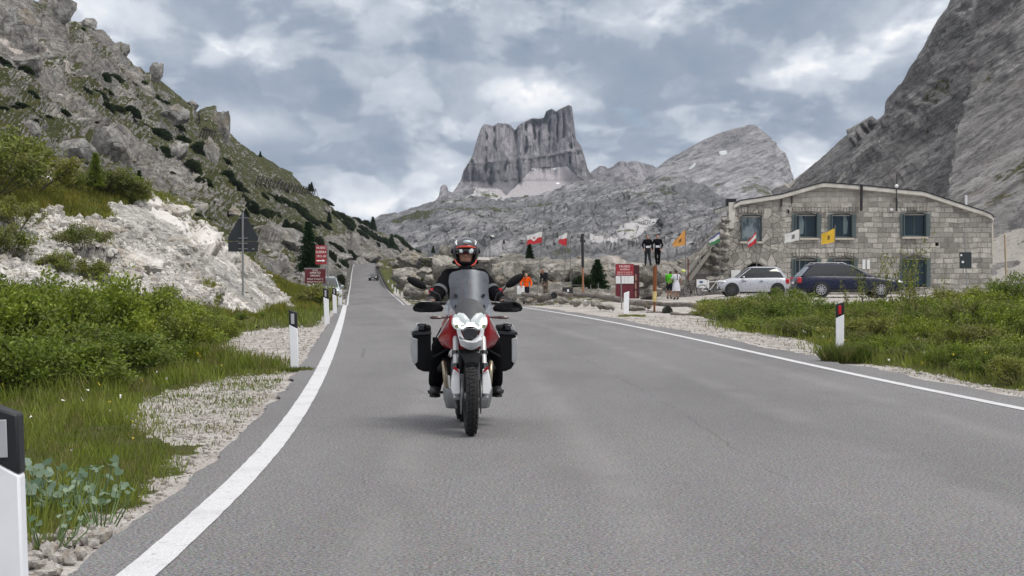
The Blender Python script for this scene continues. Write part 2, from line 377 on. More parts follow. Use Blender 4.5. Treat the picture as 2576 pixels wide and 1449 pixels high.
# asphalt
m = NT('asphalt'); P = m.pos()
fine = m.math('ADD', m.math('MULTIPLY', m.noise(P, 48, 3, .75), .6), m.math('MULTIPLY', m.noise(P, 110, 2, .7), .4)); mid = m.noise(P, 6, 4, .6); wide = m.noise(m.map(P, (.25, .05, 1), (0, 0, -.1)), 1.6, 4, .55)
agg = m.vor(P, 120, 'F1', 'Color')
c = m.mix(m.mr(fine, .40, .60), (.072, .072, .075), (.285, .28, .28))
c = m.mix(.22, c, agg, 'OVERLAY')
c = m.mix(1.0, c, m.ramp(mid, ((.3, .93), (.7, 1.06))), 'MULTIPLY')
c = m.mix(1.0, c, m.ramp(wide, ((.3, .80), (.5, 1.0), (.75, 1.13))), 'MULTIPLY')
c = m.mix(m.mr(m.noise(m.map(P, (1, .35, 1)), .33, 5, .62), .52, .66, 0, .30), c, (.115, .108, .112))
sp_ = m.N('ShaderNodeSeparateXYZ'); m.L(P, sp_.inputs[0])
lane = m.math('ADD', sp_.outputs[0], m.math('MULTIPLY', m.math('MULTIPLY', sp_.outputs[1], sp_.outputs[1]), .00095))   # polished wheel tracks follow the bend
trk = m.math('ABSOLUTE', m.math('SUBTRACT', m.math('ABSOLUTE', m.math('SUBTRACT', m.math('ABSOLUTE', m.math('SUBTRACT', lane, 2.0)), 1.9)), .75))
c = m.mix(m.math('MULTIPLY', m.mr(trk, .0, .32, .24, 0), m.mr(m.noise(P, .5, 4), .3, .6)), c, (.30, .295, .29))
crk = m.vor(m.mix(.12, m.map(P, (.5, .14, 1)), m.N('ShaderNodeTexNoise').outputs['Color'], 'LINEAR_LIGHT'), .42, 'DISTANCE_TO_EDGE')
ckm = m.math('MULTIPLY', m.mr(crk, .0, .006, 1, 0), m.mr(m.noise(P, .22, 2), .54, .62))
c = m.mix(m.math('MULTIPLY', ckm, .4), c, (.05, .05, .052))
seam = m.math('ABSOLUTE', m.math('ADD', m.math('SUBTRACT', lane, 2.05), m.math('MULTIPLY', m.math('SUBTRACT', m.noise(P, .8, 5, .6), .5), .30)))
c = m.mix(m.math('MULTIPLY', m.mr(seam, .004, .016,   .38, 0), m.mr(m.noise(P, .35, 3), .46, .54)), c, (.045, .045, .048))
ASPH = m.done(c, .88, m.bump(fine, .45, .006), 0, .25)
ys = RY
edge = .30 + .05 * fbm(np.stack([ys * .9, ys * 0, ys * 0], -1), 3) + .03 * fbm(np.stack([ys * 5, ys * 0 + 3, ys * 0], -1), 2)
redge = .75 + .22 * fbm(np.stack([ys * .35, ys * 0 + 9, ys * 0], -1), 4)
dense = np.concatenate([np.arange(-5, 60, .12), np.arange(60, 120, .5), np.arange(120, 528, 3.0)])
def ragged(base, amp, f, seed, y): return base + amp * fbm(np.stack([y * f, y * 0 + seed, y * 0], -1), 4, .6)
eL = ragged(.36, .10, 1.2, 2.0, dense); eR = ragged(.75, .3, .5, 8.0, dense) * (dense < 90) + .35 * (dense >= 90)
strip_road = strip('road', XL(dense) - eL, XR(dense) + eR, dense, 0.0, ASPH, 9); tag(strip_road, 'grey worn asphalt mountain road', kind='structure')
m = NT('line_paint'); P = m.pos()
c = m.mix(m.mr(m.noise(P, 110, 3, .7), .35, .6), (.47, .47, .48), (.66, .67, .69)); c = m.mix(m.mr(m.noise(P, 9, 6, .75), .56, .68, 0, .8), c, (.25, .25, .26)); c = m.mix(m.mr(m.noise(P, 1.6, 4), .5, .7, 0, .3), c, (.33, .32, .31))
LINE = m.done(c, .8, m.bump(m.noise(P, 95, 3), .4, .005))
nf = dense < 79
def line(name, X, w, y, lab):
    wj = .006 * fbm(np.stack([y * 4, y * 0, y * 0 + 5], -1), 3)
    o = strip(name, X - w / 2 + wj, X + w / 2 + wj, y, .005, LINE); tag(o, lab, kind='structure')
line('road_marking', XL(dense), .19, dense, 'white painted edge line on the left of the road')
line('road_marking', XR(dense), .15, dense, 'white painted edge line on the right of the road')

# ground: one sheet to the horizon
us = np.concatenate([np.linspace(-3500, -600, 24), np.linspace(-560, 3200, 560), np.linspace(3300, 6200, 24)])
ds = np.concatenate([np.geomspace(3.0, 90, 420), np.geomspace(92, 600, 130), np.geomspace(640, 3900, 16)])
U, D_ = np.meshgrid(us, ds); X = (U - CU) / FD * D_; Y = D_
Z = zground(X, Y)
P3 = np.stack([X, Y, Z * 0], -1)
onroad = (X > XL(Y) - .5) & (X < XR(Y) + .9)
amp = np.where(onroad, 0, 1) * sst(0, 1.0, np.maximum(XL(Y) - .4 - X, X - XR(Y) - .8))
Z = Z + amp * (.05 * fbm(P3 * 1.3, 3) + .02 * fbm(P3 * 8, 3))
UU, VV = U, CV - FD * (((Z - CAMH) * math.cos(PITCH) + Y * math.sin(PITCH)) / (Y * math.cos(PITCH) - (Z - CAMH) * math.sin(PITCH)))
latL = XL(Y) - X; latR = X - XR(Y)
nz = fbm(P3 * .6, 4); nz2 = fbm(P3 * 2.5, 3)
GPATCH = [[(555, 862), (600, 838), (690, 826), (815, 822), (845, 800), (800, 905), (745, 926), (560, 905)],
          [(290, 1040), (420, 985), (560, 950), (775, 932), (700, 1040), (640, 1090), (560, 1120), (430, 1125), (330, 1070)],
          [(-80, 1400), (150, 1415), (250, 1405), (330, 1440), (300, 1520), (-80, 1520)]]
grass = sst(.45, .85, latL + .25 * nz2).copy()
for k, pl in enumerate(GPATCH):
    pu = UU + 22 * nz2 + 14 * nz; pv = VV + 5 * nz2
    ins = in_poly(pu, pv, pl) & (Y < 90)
    grass = np.where(ins & (latL > .3), (-.1, .26 + .38 * nz2, .05)[k], grass)
grass = np.where((X > -2.6) & (Y < 11.5) & (latL > .3) & (nz2 > -.1), grass * .8, grass)
# right side: gravel shoulder, vegetation bank further out, open gravel car park behind
shoulder = ip(Y, [(0, 2.0), (15, 1.2), (22, .95), (27, 1.0), (30, .9), (34, 1.5), (38, 2.2), (55, 2.3), (62, 3.0)])
veg = sst(0, .5, latR - shoulder - .3 * nz) * (1 - sst(47, 54, Y))
# vegetation bank ends on a diagonal edge at the left of the car park
edgeu = ip(VV, [(740, 1830), (800, 1790), (850, 1880), (890, 2065), (960, 2300)])
veg = veg * (UU > 1780) * np.where(VV < 850, (UU > edgeu), 1)
grass = np.where(X > XR(Y), veg, grass)
# beyond the crest: grass verges
grass = np.where((Y > 88) & (latL > .5), .75 + .3 * nz, grass)
grass = np.where((Y > 95) & (latR > .8) & (latR < 9), .6 + .5 * nz, grass)
gz = Z
idx = np.arange(U.size).reshape(U.shape)
F = np.stack([idx[:-1, :-1], idx[:-1, 1:], idx[1:, 1:], idx[1:, :-1]], -1).reshape(-1, 4)
me = mesh_np('ground', np.stack([X, Y, Z], -1).reshape(-1, 3), F); attr(me, 'grass', grass)
m = NT('gravel_and_grass'); P = m.pos()
st = m.vor(P, 26, 'F1', 'Color'); se = m.vor(P, 26, 'DISTANCE_TO_EDGE'); st2 = m.vor(P, 70, 'F1', 'Color')
n1 = m.noise(P, 1.3, 5, .6); n2 = m.noise(P, 40, 4, .7)
gr = m.mix(m.mr(n1, .35, .65), (.36, .33, .305), (.50, .475, .455))
gr = m.mix(.35, gr, m.ramp(st, ((0, .3), (1, .75))), 'OVERLAY'); gr = m.mix(.3, gr, m.ramp(st2, ((0, .25), (1, .8))), 'OVERLAY')
gr = m.mix(m.mr(se, 0, .12, .45, 0), gr, (.16, .14, .12))
gf = m.math('ADD', m.attr('grass'), m.math('MULTIPLY', m.math('SUBTRACT', m.noise(m.map(P, (1, 1, 1)), 3.2, 6, .7), .5), .9))
soil = m.mix(n2, (.035, .042, .012), (.10, .105, .03)); soil = m.mix(m.mr(m.noise(P, 2.2, 4), .5, .7, 0, .6), soil, (.10, .085, .045))
c = m.mix(m.mr(gf, .4, .58), gr, soil)
GROUND = m.done(c, .95, m.bump(m.math('ADD', m.math('MULTIPLY', se, .7), n2), .6, .025), 0, .15)
ground = obj_from('ground', me, GROUND); tag(ground, 'gravel verge and car park ground', kind='structure')
GX, GY, GGRASS, GU, GV, GZ = X, Y, grass, UU, VV, Z

# ---------------------------------------------------------------- relief terrain
class Relief:
    def __init__(s, name, us, ridge, foot, dfoot, dridge, nv, disp, mat, power=1.0, back=.12, masks=None, vpow=1.0, label=None, prof=None, dofs=None, kind='structure', jag=.80, toward=0.0):
        u = np.asarray(us, float); t = np.linspace(0, 1, nv)
        vr, vf = ip(u, ridge), ip(u, foot); df, dr = ip(u, dfoot), ip(u, dridge)
        T, Ug = np.meshgrid(t, u, indexing='ij')
        vs = vr.copy()
        for _ in range(4):                       # the body of the slope follows a smoothed skyline, the skyline itself keeps its teeth
            vs = np.interp(np.add.outer(u, np.linspace(-45, 45, 7)), u, vs).mean(1) if u[-1] - u[0] > 600 else np.interp(np.add.outer(u, np.linspace(-10, 10, 5)), u, vs).mean(1)
        V = vf + (vs - vf) * T ** vpow + (vr - vs) * sst(jag, 1, T); q = T ** power
        if prof is not None: q = prof(Ug, T, V)
        D = df + (dr - df) * q
        if dofs is not None: D = D + dofs(Ug, T, V)
        Pt = W(Ug, V, D); s.U, s.V, s.T = Ug, V, T
        # surface normal before displacement
        du = np.gradient(Pt, axis=1); dv = np.gradient(Pt, axis=0); n = np.cross(du, dv); n /= np.linalg.norm(n, axis=-1, keepdims=True) + 1e-9
        n = np.where((n[..., 1:2] > 0) , -n, n)
        if toward:
            vd = -Pt / np.linalg.norm(Pt, axis=-1, keepdims=True); vd[..., 2] = 0; n = n * (1 - toward) + vd * toward
        h = disp(Pt, Ug, T, V, D)
        Pt = Pt + n * h[..., None]
        # rows behind the ridge: the far side of the hill
        nb = 6; last = Pt[-1]
        for k in range(1, nb + 1):
            f = k / nb; q = last.copy(); sc = 1 + back * f; q[:, 0] *= sc; q[:, 1] *= sc
            zb = last[:, 2] - (last[:, 2] + 20) * (f ** 1.6) * .9; q[:, 2] = zb
            Pt = np.concatenate([Pt, q[None]], 0)
        s.P = Pt; n0 = Pt.shape[0]
        du = np.gradient(Pt, axis=1); dv = np.gradient(Pt, axis=0); n = np.cross(du, dv); n /= np.linalg.norm(n, axis=-1, keepdims=True) + 1e-9
        s.N = np.where(n[..., 2:3] < 0, -n, n)
        idx = np.arange(Pt.shape[0] * Pt.shape[1]).reshape(Pt.shape[:2])
        F = np.stack([idx[:-1, :-1], idx[:-1, 1:], idx[1:, 1:], idx[1:, :-1]], -1).reshape(-1, 4)
        me = mesh_np(name, Pt.reshape(-1, 3), F)
        pad = lambda a: np.concatenate([a] + [a[-1:]] * nb, 0)
        Up, Vp, Tp = pad(Ug), pad(V), pad(T)
        mk = masks(Pt, Up, Vp, Tp, s.N) if masks else {}
        for k in ('grass', 'scree', 'snow'): attr(me, k, mk.get(k, np.zeros(Pt.shape[:2])))
        s.o = obj_from(name, me, mat); tag(s.o, label, kind=kind)
        s.t = t; s.u = u; s.nv = nv
    def at(s, u, v, search=None):
        """surface point seen nearest to (u, v)"""
        j = int(np.argmin(np.abs(s.u - u))); i = int(np.argmin(np.abs(s.V[:, j] - v))); return Vector(s.P[i, j]), Vector(s.N[i, j])

# left hillside
HS_RIDGE = [(-400, -190), (-200, -110), (-60, -40), (0, -20), (60, -2), (98, 14), (112, 6), (165, 4), (178, 42), (183, 54), (200, 56), (228, 50), (233, 72), (250, 80), (275, 90), (292, 108), (305, 112), (317, 132), (345, 168), (365, 186), (380, 182), (388, 196), (405, 205), (440, 236), (470, 262), (485, 256), (500, 282), (520, 272), (543, 270), (560, 296), (573, 322), (600, 352), (650, 388), (700, 420), (735, 436), (780, 478), (800, 494), (850, 533), (900, 556), (960, 586), (1020, 612), (1050, 634), (1075, 650)]
def hs_disp(P, U, T, V, D):
    sc = D / 150.0
    q = P.copy(); q[..., 2] *= 1.25
    cliff = sst(.1, .5, fbm(P / 38.0 + 3, 3) + .35 * ((U < 330) * 1.0) + .1)
    w1, w2, idv = worley(q / 7.0 + .2 * fbm(q / 4, 2)[..., None]); blocks = (1 - sst(.0, .75, w1)) * sst(.45, .8, idv + .25 * cliff)
    w3, w4, id3 = worley(q / 2.6 + 5); small = (1 - sst(0, .7, w3)) * sst(.55, .8, id3 + .2 * cliff)
    w5, w6, id5 = worley(q / 1.1 + 9); tiny = (1 - sst(0, .7, w5)) * sst(.5, .8, id5)
    e = sst(0, .06, T) * (1 - .5 * sst(.93, 1, T))
    h = 3.2 * fbm(P / 34.0, 4) + cliff * 2.6 * (ridged(q / np.array([9, 9, 5.0]), 4) - .5)
    h = h + 1.9 * blocks + 1.2 * small + .55 * tiny + 1.1 * (ridged(q / 5.0, 4, .62) - .5) + .35 * fbm(q / 1.6, 3)
    far = sst(430, 150, D) * .6 + .4
    return e * h * far * (1 - .85 * np.exp(-((U - 880) / 16.0) ** 2) * (V > 650))
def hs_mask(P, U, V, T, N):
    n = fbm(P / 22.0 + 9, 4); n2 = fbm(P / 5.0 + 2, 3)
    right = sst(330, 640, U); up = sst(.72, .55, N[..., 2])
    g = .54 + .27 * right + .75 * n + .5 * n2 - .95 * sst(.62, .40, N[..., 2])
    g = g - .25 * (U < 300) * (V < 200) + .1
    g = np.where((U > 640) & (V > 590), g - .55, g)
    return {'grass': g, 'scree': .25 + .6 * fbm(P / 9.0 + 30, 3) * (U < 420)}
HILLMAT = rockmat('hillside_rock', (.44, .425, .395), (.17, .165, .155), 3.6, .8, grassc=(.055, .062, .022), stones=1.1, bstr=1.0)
hsu = np.concatenate([np.linspace(-380, 0, 60), np.linspace(3, 860, 430), np.linspace(861.5, 1075, 120)])
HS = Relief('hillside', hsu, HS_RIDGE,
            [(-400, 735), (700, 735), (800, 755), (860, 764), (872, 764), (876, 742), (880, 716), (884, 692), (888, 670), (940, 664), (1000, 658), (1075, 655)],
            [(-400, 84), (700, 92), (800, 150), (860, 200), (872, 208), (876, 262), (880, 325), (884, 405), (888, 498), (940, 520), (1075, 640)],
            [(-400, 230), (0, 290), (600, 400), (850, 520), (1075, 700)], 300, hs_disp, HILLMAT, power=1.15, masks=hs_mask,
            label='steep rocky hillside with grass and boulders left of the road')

# white rocky mound in front of it
MD_RIDGE = [(-500, 330), (-200, 372), (0, 398), (60, 402), (120, 420), (200, 438), (260, 445), (310, 452), (350, 484), (395, 498), (430, 512), (470, 532), (500, 560), (540, 582), (580, 610), (620, 640), (660, 672), (700, 706), (740, 735), (790, 756), (850, 768)]
MD_FOOT = [(-500, 1130), (-200, 1080), (0, 1035), (200, 985), (350, 945), (450, 905), (550, 868), (650, 820), (720, 796), (790, 781), (850, 776)]
fd = lambda v: CAMH * FD / (v - 688.3)
mdu = np.concatenate([np.linspace(-480, 0, 90), np.linspace(2.5, 850, 400)])
WHITE = [(0, 560), (140, 545), (285, 560), (270, 512), (350, 515), (400, 500), (440, 520), (480, 545), (560, 600), (665, 680), (760, 780), (620, 795), (460, 760), (300, 760), (120, 745), (0, 720), (-500, 720), (-500, 560)]
SLAB = [(270, 515), (420, 545), (560, 610), (660, 700), (748, 778), (640, 790), (560, 740), (500, 650), (380, 610), (285, 570)]
def md_prof(U, T, V): return T ** .85
def md_disp(P, U, T, V, D):
    q = P.copy(); e = sst(0, .10, T) * (1 - .6 * sst(.9, 1, T))
    wm = in_poly(U + 14 * fbm(P / 3, 3), V + 8 * fbm(P / 3 + 7, 3), WHITE) * 1.0
    slab = in_poly(U, V, SLAB) * 1.0
    w1, _, i1 = worley(q / 2.2); w2, _, i2 = worley(q / .75 + 4); w3, _, i3 = worley(q / .3 + 8)
    h = .55 * fbm(P / 6.0, 4) + wm * (1 - .8 * slab) * (.55 * (1 - sst(0, .7, w1)) * sst(.55, .8, i1) + .3 * (1 - sst(0, .7, w2)) * sst(.4, .7, i2) + .13 * (1 - sst(0, .7, w3)))
    h = h + slab * .30 * ridged(q @ np.array([[.9, 0, .5], [0, .5, 0], [-.5, 0, .9]]) / np.array([1.6, 3, .5]), 4) + .05 * fbm(P / .5, 3)
    return e * h
def md_mask(P, U, V, T, N):
    n = fbm(P / 4.5, 4); n2 = fbm(P / 1.2 + 5, 3)
    wm = in_poly(U + 26 * n + 10 * n2, V + 13 * n2 + 10 * n, WHITE)
    slab = in_poly(U + 8 * n2, V + 6 * n2, SLAB)
    g = np.where(wm, .16 + .75 * n + .4 * n2, .95)
    g = np.where(slab, g - .5, g); g = np.where((V < 440) & (U > 60) & (U < 130), 0.1, g)
    # a strip of white rock at the crest on the far left
    g = np.where((V < ip(U, MD_RIDGE) + 34) & (U < 140) & (U > -60), .15 + n, g)
    return {'grass': g, 'scree': .45 + .8 * n}
MOUNDMAT = rockmat('pale_limestone', (.62, .60, .57), (.33, .32, .30), 1.1, .16, grassc=(.10, .11, .025), screec=(.66, .63, .60), tint=(.42, .36, .29))
MD = Relief('bank', mdu, MD_RIDGE, MD_FOOT, [(u, fd(v)) for u, v in MD_FOOT],
            [(-500, 52), (0, 60), (250, 66), (450, 70), (600, 76), (740, 84), (850, 88)], 300, md_disp, MOUNDMAT, masks=md_mask, prof=md_prof, back=.10,
            label='bank of pale broken limestone and grass beside the road')

# boulder ground right of the far road, up to the fort
RB_TOP = [(944, 664), (955, 655), (1000, 650), (1050, 648), (1130, 652), (1240, 655), (1320, 652), (1400, 653), (1540, 654), (1620, 664), (1700, 660), (1740, 640), (1790, 622), (1830, 600), (1870, 590), (1900, 585)]
RB_FOOT = [(944, 668), (950, 672), (965, 700), (985, 736), (1010, 764), (1060, 775), (1180, 782), (1300, 782), (1500, 775), (1700, 766), (1900, 762)]
def rb_disp(P, U, T, V, D):
    q = P.copy(); e = sst(0, .12, T) * (1 - .4 * sst(.95, 1, T)); s = np.clip(D / 125, 1, 3)
    w1, _, i1 = worley(q / 3.0); w2, _, i2 = worley(q / 1.2 + 4)
    h = .5 * fbm(P / 6.0, 3) + .8 * (1 - sst(0, .75, w1)) * sst(.3, .6, i1) + .4 * (1 - sst(0, .7, w2)) + .12 * fbm(P / .5, 3)
    return e * h * s ** .6 * (.12 + .88 * sst(985, 1070, U))
def rb_mask(P, U, V, T, N):
    n = fbm(P / 5.0, 4); return {'grass': .12 + .8 * n + .35 * (U < 1130) + .5 * (U < 1010) - .3 * (U > 1560) - .8 * sst(.6, .3, N[..., 2]), 'scree': .2 + .6 * fbm(P / 7 + 4, 3)}
ROCKMAT = rockmat('grey_boulder_rock', (.38, .36, .325), (.15, .14, .125), 1.8, .22, tint=(.36, .28, .20))
RB = Relief('rocky_terrain', np.concatenate([np.linspace(944, 1010, 50), np.linspace(1012, 1900, 380)]), RB_TOP, RB_FOOT,
            [(944, 500), (950, 420), (965, 325), (985, 262), (1010, 232), (1060, 245), (1120, 190), (1180, 138), (1300, 112), (1500, 108), (1900, 106)],
            [(944, 540), (1000, 430), (1050, 320), (1130, 210), (1240, 128), (1540, 122), (1900, 124)], 90, rb_disp, ROCKMAT, masks=rb_mask, label='rocky ground between the road and the stone fort')

# right mountain
RM_RIDGE = [(1760, 640), (1800, 600), (1850, 545), (1900, 512), (1950, 478), (1980, 462), (2000, 447), (2060, 398), (2100, 362), (2140, 326), (2170, 312), (2200, 296), (2218, 282), (2222, 248), (2245, 225), (2265, 205), (2290, 165), (2310, 135), (2325, 118), (2350, 72), (2365, 45), (2385, 18), (2400, -20), (2470, -120), (2600, -300), (2900, -560)]
rot = np.array([[math.cos(.62), 0, math.sin(.62)], [0, 1, 0], [-math.sin(.62), 0, math.cos(.62)]])
def rm_disp(P, U, T, V, D):
    q = P @ rot.T; e = sst(0, .05, T) * (1 - .45 * sst(.96, 1, T))
    h = 7 * fbm(P / 60.0, 4) + 5.5 * (ridged(q / np.array([55, 160, 9.0]), 5, .6) - .5) + 3.6 * (ridged(q / np.array([16, 70, 4.0]) + 5, 4) - .5) + .9 * fbm(P / 2.2, 3)
    tower = sst(.1, .5, fbm(q / 30 + 11, 3)) * ridged(q / np.array([6, 6, 16.0]), 3) * .8
    return e * (h + tower) * (.18 + .82 * sst(150, 330, D)) * (1 - .6 * sst(.86, 1, T))
def rm_mask(P, U, V, T, N):
    q = P @ rot.T; n = fbm(q / np.array([45, 20, 10.0]) + 4, 4); n2 = fbm(P / 6.0, 3)
    g = -.02 + .75 * n + .3 * n2 + .10 * sst(300, 650, V) - .25 * (V < 200)
    s = .05 + .5 * fbm(q / np.array([60, 20, 14.0]) + 14, 3)
    band = in_poly(U + 3 * n2, V + 3 * n2, [(2085, 455), (2230, 362), (2238, 372), (2150, 425), (2110, 455)]) | in_poly(U, V, [(1905, 512), (1990, 445), (2010, 440), (1975, 475), (1935, 510)])
    s = np.where(band, 1.2, s); g = np.where(band, -.5, g)
    right = (U > 2480) & (V > 590) & (V < 720) & (n2 > -.3); s = np.where(right, 1.1, s)
    return {'grass': g, 'scree': s}
RMMAT = rockmat('mountain_flank_rock', (.42, .41, .40), (.18, .175, .175), 6.5, 2.2, strata=((0, .62, 0), (.35, .25, 1.7)), grassc=(.055, .06, .026), screec=(.34, .32, .29), tint=(.19, .15, .14), bstr=1.0)
RM = Relief('mountain', np.concatenate([np.linspace(1760, 2620, 480), np.linspace(2625, 2900, 50)]), RM_RIDGE,
            [(1760, 700), (1850, 742), (2900, 738)], [(1760, 200), (1850, 138), (2600, 120), (2900, 115)],
            [(1760, 620), (2000, 560), (2220, 470), (2400, 420), (2900, 380)], 330, rm_disp, RMMAT, power=1.25, masks=rm_mask, label='dark grey mountain flank behind the stone fort')

# distant ranges
def far_disp(a1, s1, a2, s2, mat=None, vert=False):
    def f(P, U, T, V, D):
        e = sst(0, .05, T) * (1 - .5 * sst(.97, 1, T))
        h = a1 * fbm(P / s1, 4) + a1 * .8 * (ridged(P / s1 * 1.4 + 3, 4) - .5) + a2 * (ridged(P / s2, 5, .6) - .5)
        return e * h
    return f
FHMAT = rockmat('foothill_rock', (.50, .49, .50), (.20, .205, .215), 26.0, 8.0, grassc=(.07, .08, .035), screec=(.46, .45, .455), tint=(.22, .225, .215), bstr=1.0, strata=((0, .5, 0), (.8, .5, 1.3)))
def fh_mask(P, U, V, T, N):
    n = fbm(P / 90.0, 4); n2 = fbm(P / 25, 3); g = .12 + .8 * n + .3 * n2 - .5 * sst(.6, .3, N[..., 2]) + .1 * (U < 1250)
    g = np.where(in_poly(U + 12 * n2, V + 8 * n2, [(1560, 500), (1680, 480), (1720, 500), (1640, 530), (1570, 525)]), .42 + .3 * n2, g)
    s = .02 + .5 * fbm(P / 60 + 9, 3)
    fan = in_poly(U + 8 * n2, V + 5 * n2, [(1500, 650), (1470, 640), (1600, 572), (1720, 556), (1690, 580), (1600, 640)]) | in_poly(U, V, [(1200, 480), (1300, 490), (1260, 520), (1170, 515)])
    return {'grass': g, 'scree': np.where(fan, .62 + .3 * n2, s)}
FH = Relief('foothills', np.linspace(880, 2010, 520), [(880, 600), (920, 580), (950, 557), (975, 548), (1000, 541), (1040, 526), (1080, 513), (1105, 500), (1150, 488), (1200, 478), (1260, 502), (1330, 497), (1390, 488), (1440, 474), (1490, 462), (1540, 470), (1600, 476), (1660, 462), (1720, 470), (1800, 500), (1880, 520), (2010, 560)],
            [(880, 672), (2010, 672)], [(880, 900), (1300, 560), (1700, 480), (2010, 520)], [(880, 1500), (1200, 1900), (1500, 1750), (1700, 1500), (2010, 1300)], 240,
            far_disp(13, 120.0, 19, 40.0), FHMAT, masks=fh_mask, power=1.1, label='grey broken foothills below the far peaks', toward=.3,
            dofs=lambda U, T, V: (60 * np.sin(U / 90.0 + 4 * T + 2) + 95 * (ridged(np.stack([(U * .9 - V * .45) / 130, (U * .45 + V * .9) / 42, U * 0 + 3], -1), 4) - .5)) * sst(0, .15, T) * (1 - sst(.85, 1, T)))
PKMAT = rockmat('peak_rock', (.33, .315, .335), (.15, .145, .16), 50.0, 7.0, strata=((0, 0, 0), (1.3, .12, .62)), screec=(.37, .345, .355), grassc=(.10, .10, .06), tint=(.25, .21, .21), bstr=1.0, strk=(1.6, 2, .8))
def pk_disp(P, U, T, V, D):
    e = sst(0, .04, T) * (1 - .25 * sst(.98, 1, T)); n = fbm(P / np.array([200.0, 2000, 200]), 3)
    cliff = sst(455, 425, V + 12 * n); flute = ridged(P / np.array([62, 2500, 420.0]) + .25 * n[..., None], 5, .62)
    scr = in_poly(U, V, PKSCREE)
    gully = np.exp(-((U - 1297) / 6.0) ** 2) * sst(440, 330, V)
    vn = lambda k, s: fbm(np.stack([V / s, U * 0 + k * 7.3, U * 0], -1), 3)
    for gu, gw, gd, ga, gb in ((1222, 3.5, 1.0, 450, 320), (1248, 3, .8, 400, 318), (1268, 2.5, .7, 470, 400), (1322, 3, 1.2, 400, 306), (1345, 2.5, 1.1, 390, 300), (1358, 3.5, 1.4, 380, 300), (1383, 3, 1.2, 400, 290), (1402, 2.5, 1.5, 380, 285), (1420, 3, 1.0, 410, 280), (1190, 4, 1.0, 470, 400), (1240, 5, 1.0, 480, 420), (1440, 3, 1.0, 430, 360), (1306, 3, 1.0, 480, 400)):
        gully = gully + gd * np.clip(.55 + 1.2 * vn(gu, 26.), 0, 1) * np.exp(-((U - gu + 7 * vn(gu + 3, 40.) + (V - 350) * .05 * math.sin(gu)) / gw) ** 2) * sst(ga, ga - 30, V) * sst(gb - 5, gb + 15, V)
    h = cliff * (80 * (flute - .64) + 130 * (ridged(P / np.array([150, 3000, 900.0]) + 4, 2) - .72)) + 34 * (ridged(P / np.array([34, 1500, 110.]), 5) - .5) * (1 - .85 * scr) + 16 * fbm(P / np.array([26.0, 300, 34]), 4) * (1 - .8 * scr) + scr * 8 - 34 * gully
    ledge = 7 * np.exp(-((V - (412 - .12 * (U - 1200))) / 5.0) ** 2)
    return sst(0, .05, T) * (1 - .6 * sst(.95, 1, T)) * (h + ledge)
PKSCREE = [(1330, 432), (1350, 422), (1425, 420), (1452, 446), (1492, 470), (1440, 492), (1262, 502), (1290, 478)]
def pk_mask(P, U, V, T, N):
    n2 = fbm(P / 40, 3); s = np.where(in_poly(U + 4 * n2, V + 3 * n2, PKSCREE) | in_poly(U, V + 4 * n2, [(1190, 470), (1255, 476), (1290, 505), (1180, 505)]), 1.2, .12 + .3 * n2)
    s = np.where(np.abs(V + 5 * n2 - (418 - .16 * (U - 1200))) < 2.5, .5, s)
    sn = 0 * U
    for a, b, w, h in ((1410, 484, 9, 3), (1396, 424, 5, 3), (1342, 426, 6, 2.5), (1403, 462, 5, 2)): sn = np.where(((U - a) / w) ** 2 + ((V - b) / h) ** 2 < 1, 1.0, sn)
    g = .9 * (V < ip(U, PK_RIDGE) + 8) * (T > .9) * (.4 + n2) + 0.0
    return {'scree': s, 'snow': sn, 'grass': g}
PK_RIDGE = [(1070, 520), (1095, 505), (1104, 494), (1108, 470), (1116, 464), (1124, 466), (1128, 480), (1138, 485), (1146, 474), (1160, 452), (1166, 430), (1180, 408), (1190, 388), (1200, 350), (1210, 322), (1216, 313), (1228, 312), (1240, 315), (1252, 309), (1275, 310), (1286, 315), (1291, 322), (1297, 324), (1302, 316), (1318, 306), (1340, 295), (1356, 296), (1368, 294), (1374, 278), (1388, 272), (1398, 280), (1414, 272), (1430, 266), (1439, 270), (1441, 290), (1445, 318), (1449, 352), (1462, 368), (1472, 400), (1478, 424), (1490, 446), (1512, 470), (1530, 500)]
PK = Relief('peak', np.linspace(1072, 1530, 400), PK_RIDGE, [(1070, 525), (1530, 525)], [(1070, 2150), (1530, 2150)], [(1070, 2450), (1300, 2560), (1530, 2450)], 240, pk_disp, PKMAT, masks=pk_mask,
            label='flat topped rock tower peak with scree cone', prof=lambda U, T, V: np.where(V > 455, .6 * sst(525, 455, V), .6 + .4 * sst(455, 265, V)), jag=.72, toward=1.0)
BH = Relief('distant_hills', np.linspace(1470, 1690, 150), [(1470, 470), (1488, 440), (1500, 428), (1512, 422), (1520, 424), (1526, 434), (1545, 424), (1562, 411), (1580, 414), (1600, 408), (1625, 414), (1642, 416), (1660, 430), (1690, 450)],
            [(1470, 500), (1690, 510)], [(1470, 2300), (1690, 2300)], [(1470, 2700), (1690, 2700)], 90, far_disp(30, 140.0, 28, 60.0), PKMAT, label='small grey summits between the two far peaks', toward=.8)
HUMP_RIDGE = [(1540, 520), (1580, 490), (1620, 462), (1650, 427), (1680, 402), (1720, 380), (1760, 358), (1800, 341), (1850, 327), (1885, 317), (1898, 318), (1908, 324), (1930, 342), (1945, 366), (1962, 384), (1975, 410), (1988, 436), (1998, 460), (2030, 500)]
def hp_disp(P, U, T, V, D):
    a = .42; r = np.array([[math.cos(a), 0, math.sin(a)], [0, 1, 0], [-math.sin(a), 0, math.cos(a)]]); q = P @ r.T
    e = sst(0, .04, T) * (1 - .6 * sst(.96, 1, T))
    return e * (36 * fbm(P / np.array([170.0, 900, 170]), 3) + 24 * (ridged(q / np.array([150, 1500, 34.0]), 5, .6) - .5) + 9 * fbm(P / 20., 3))
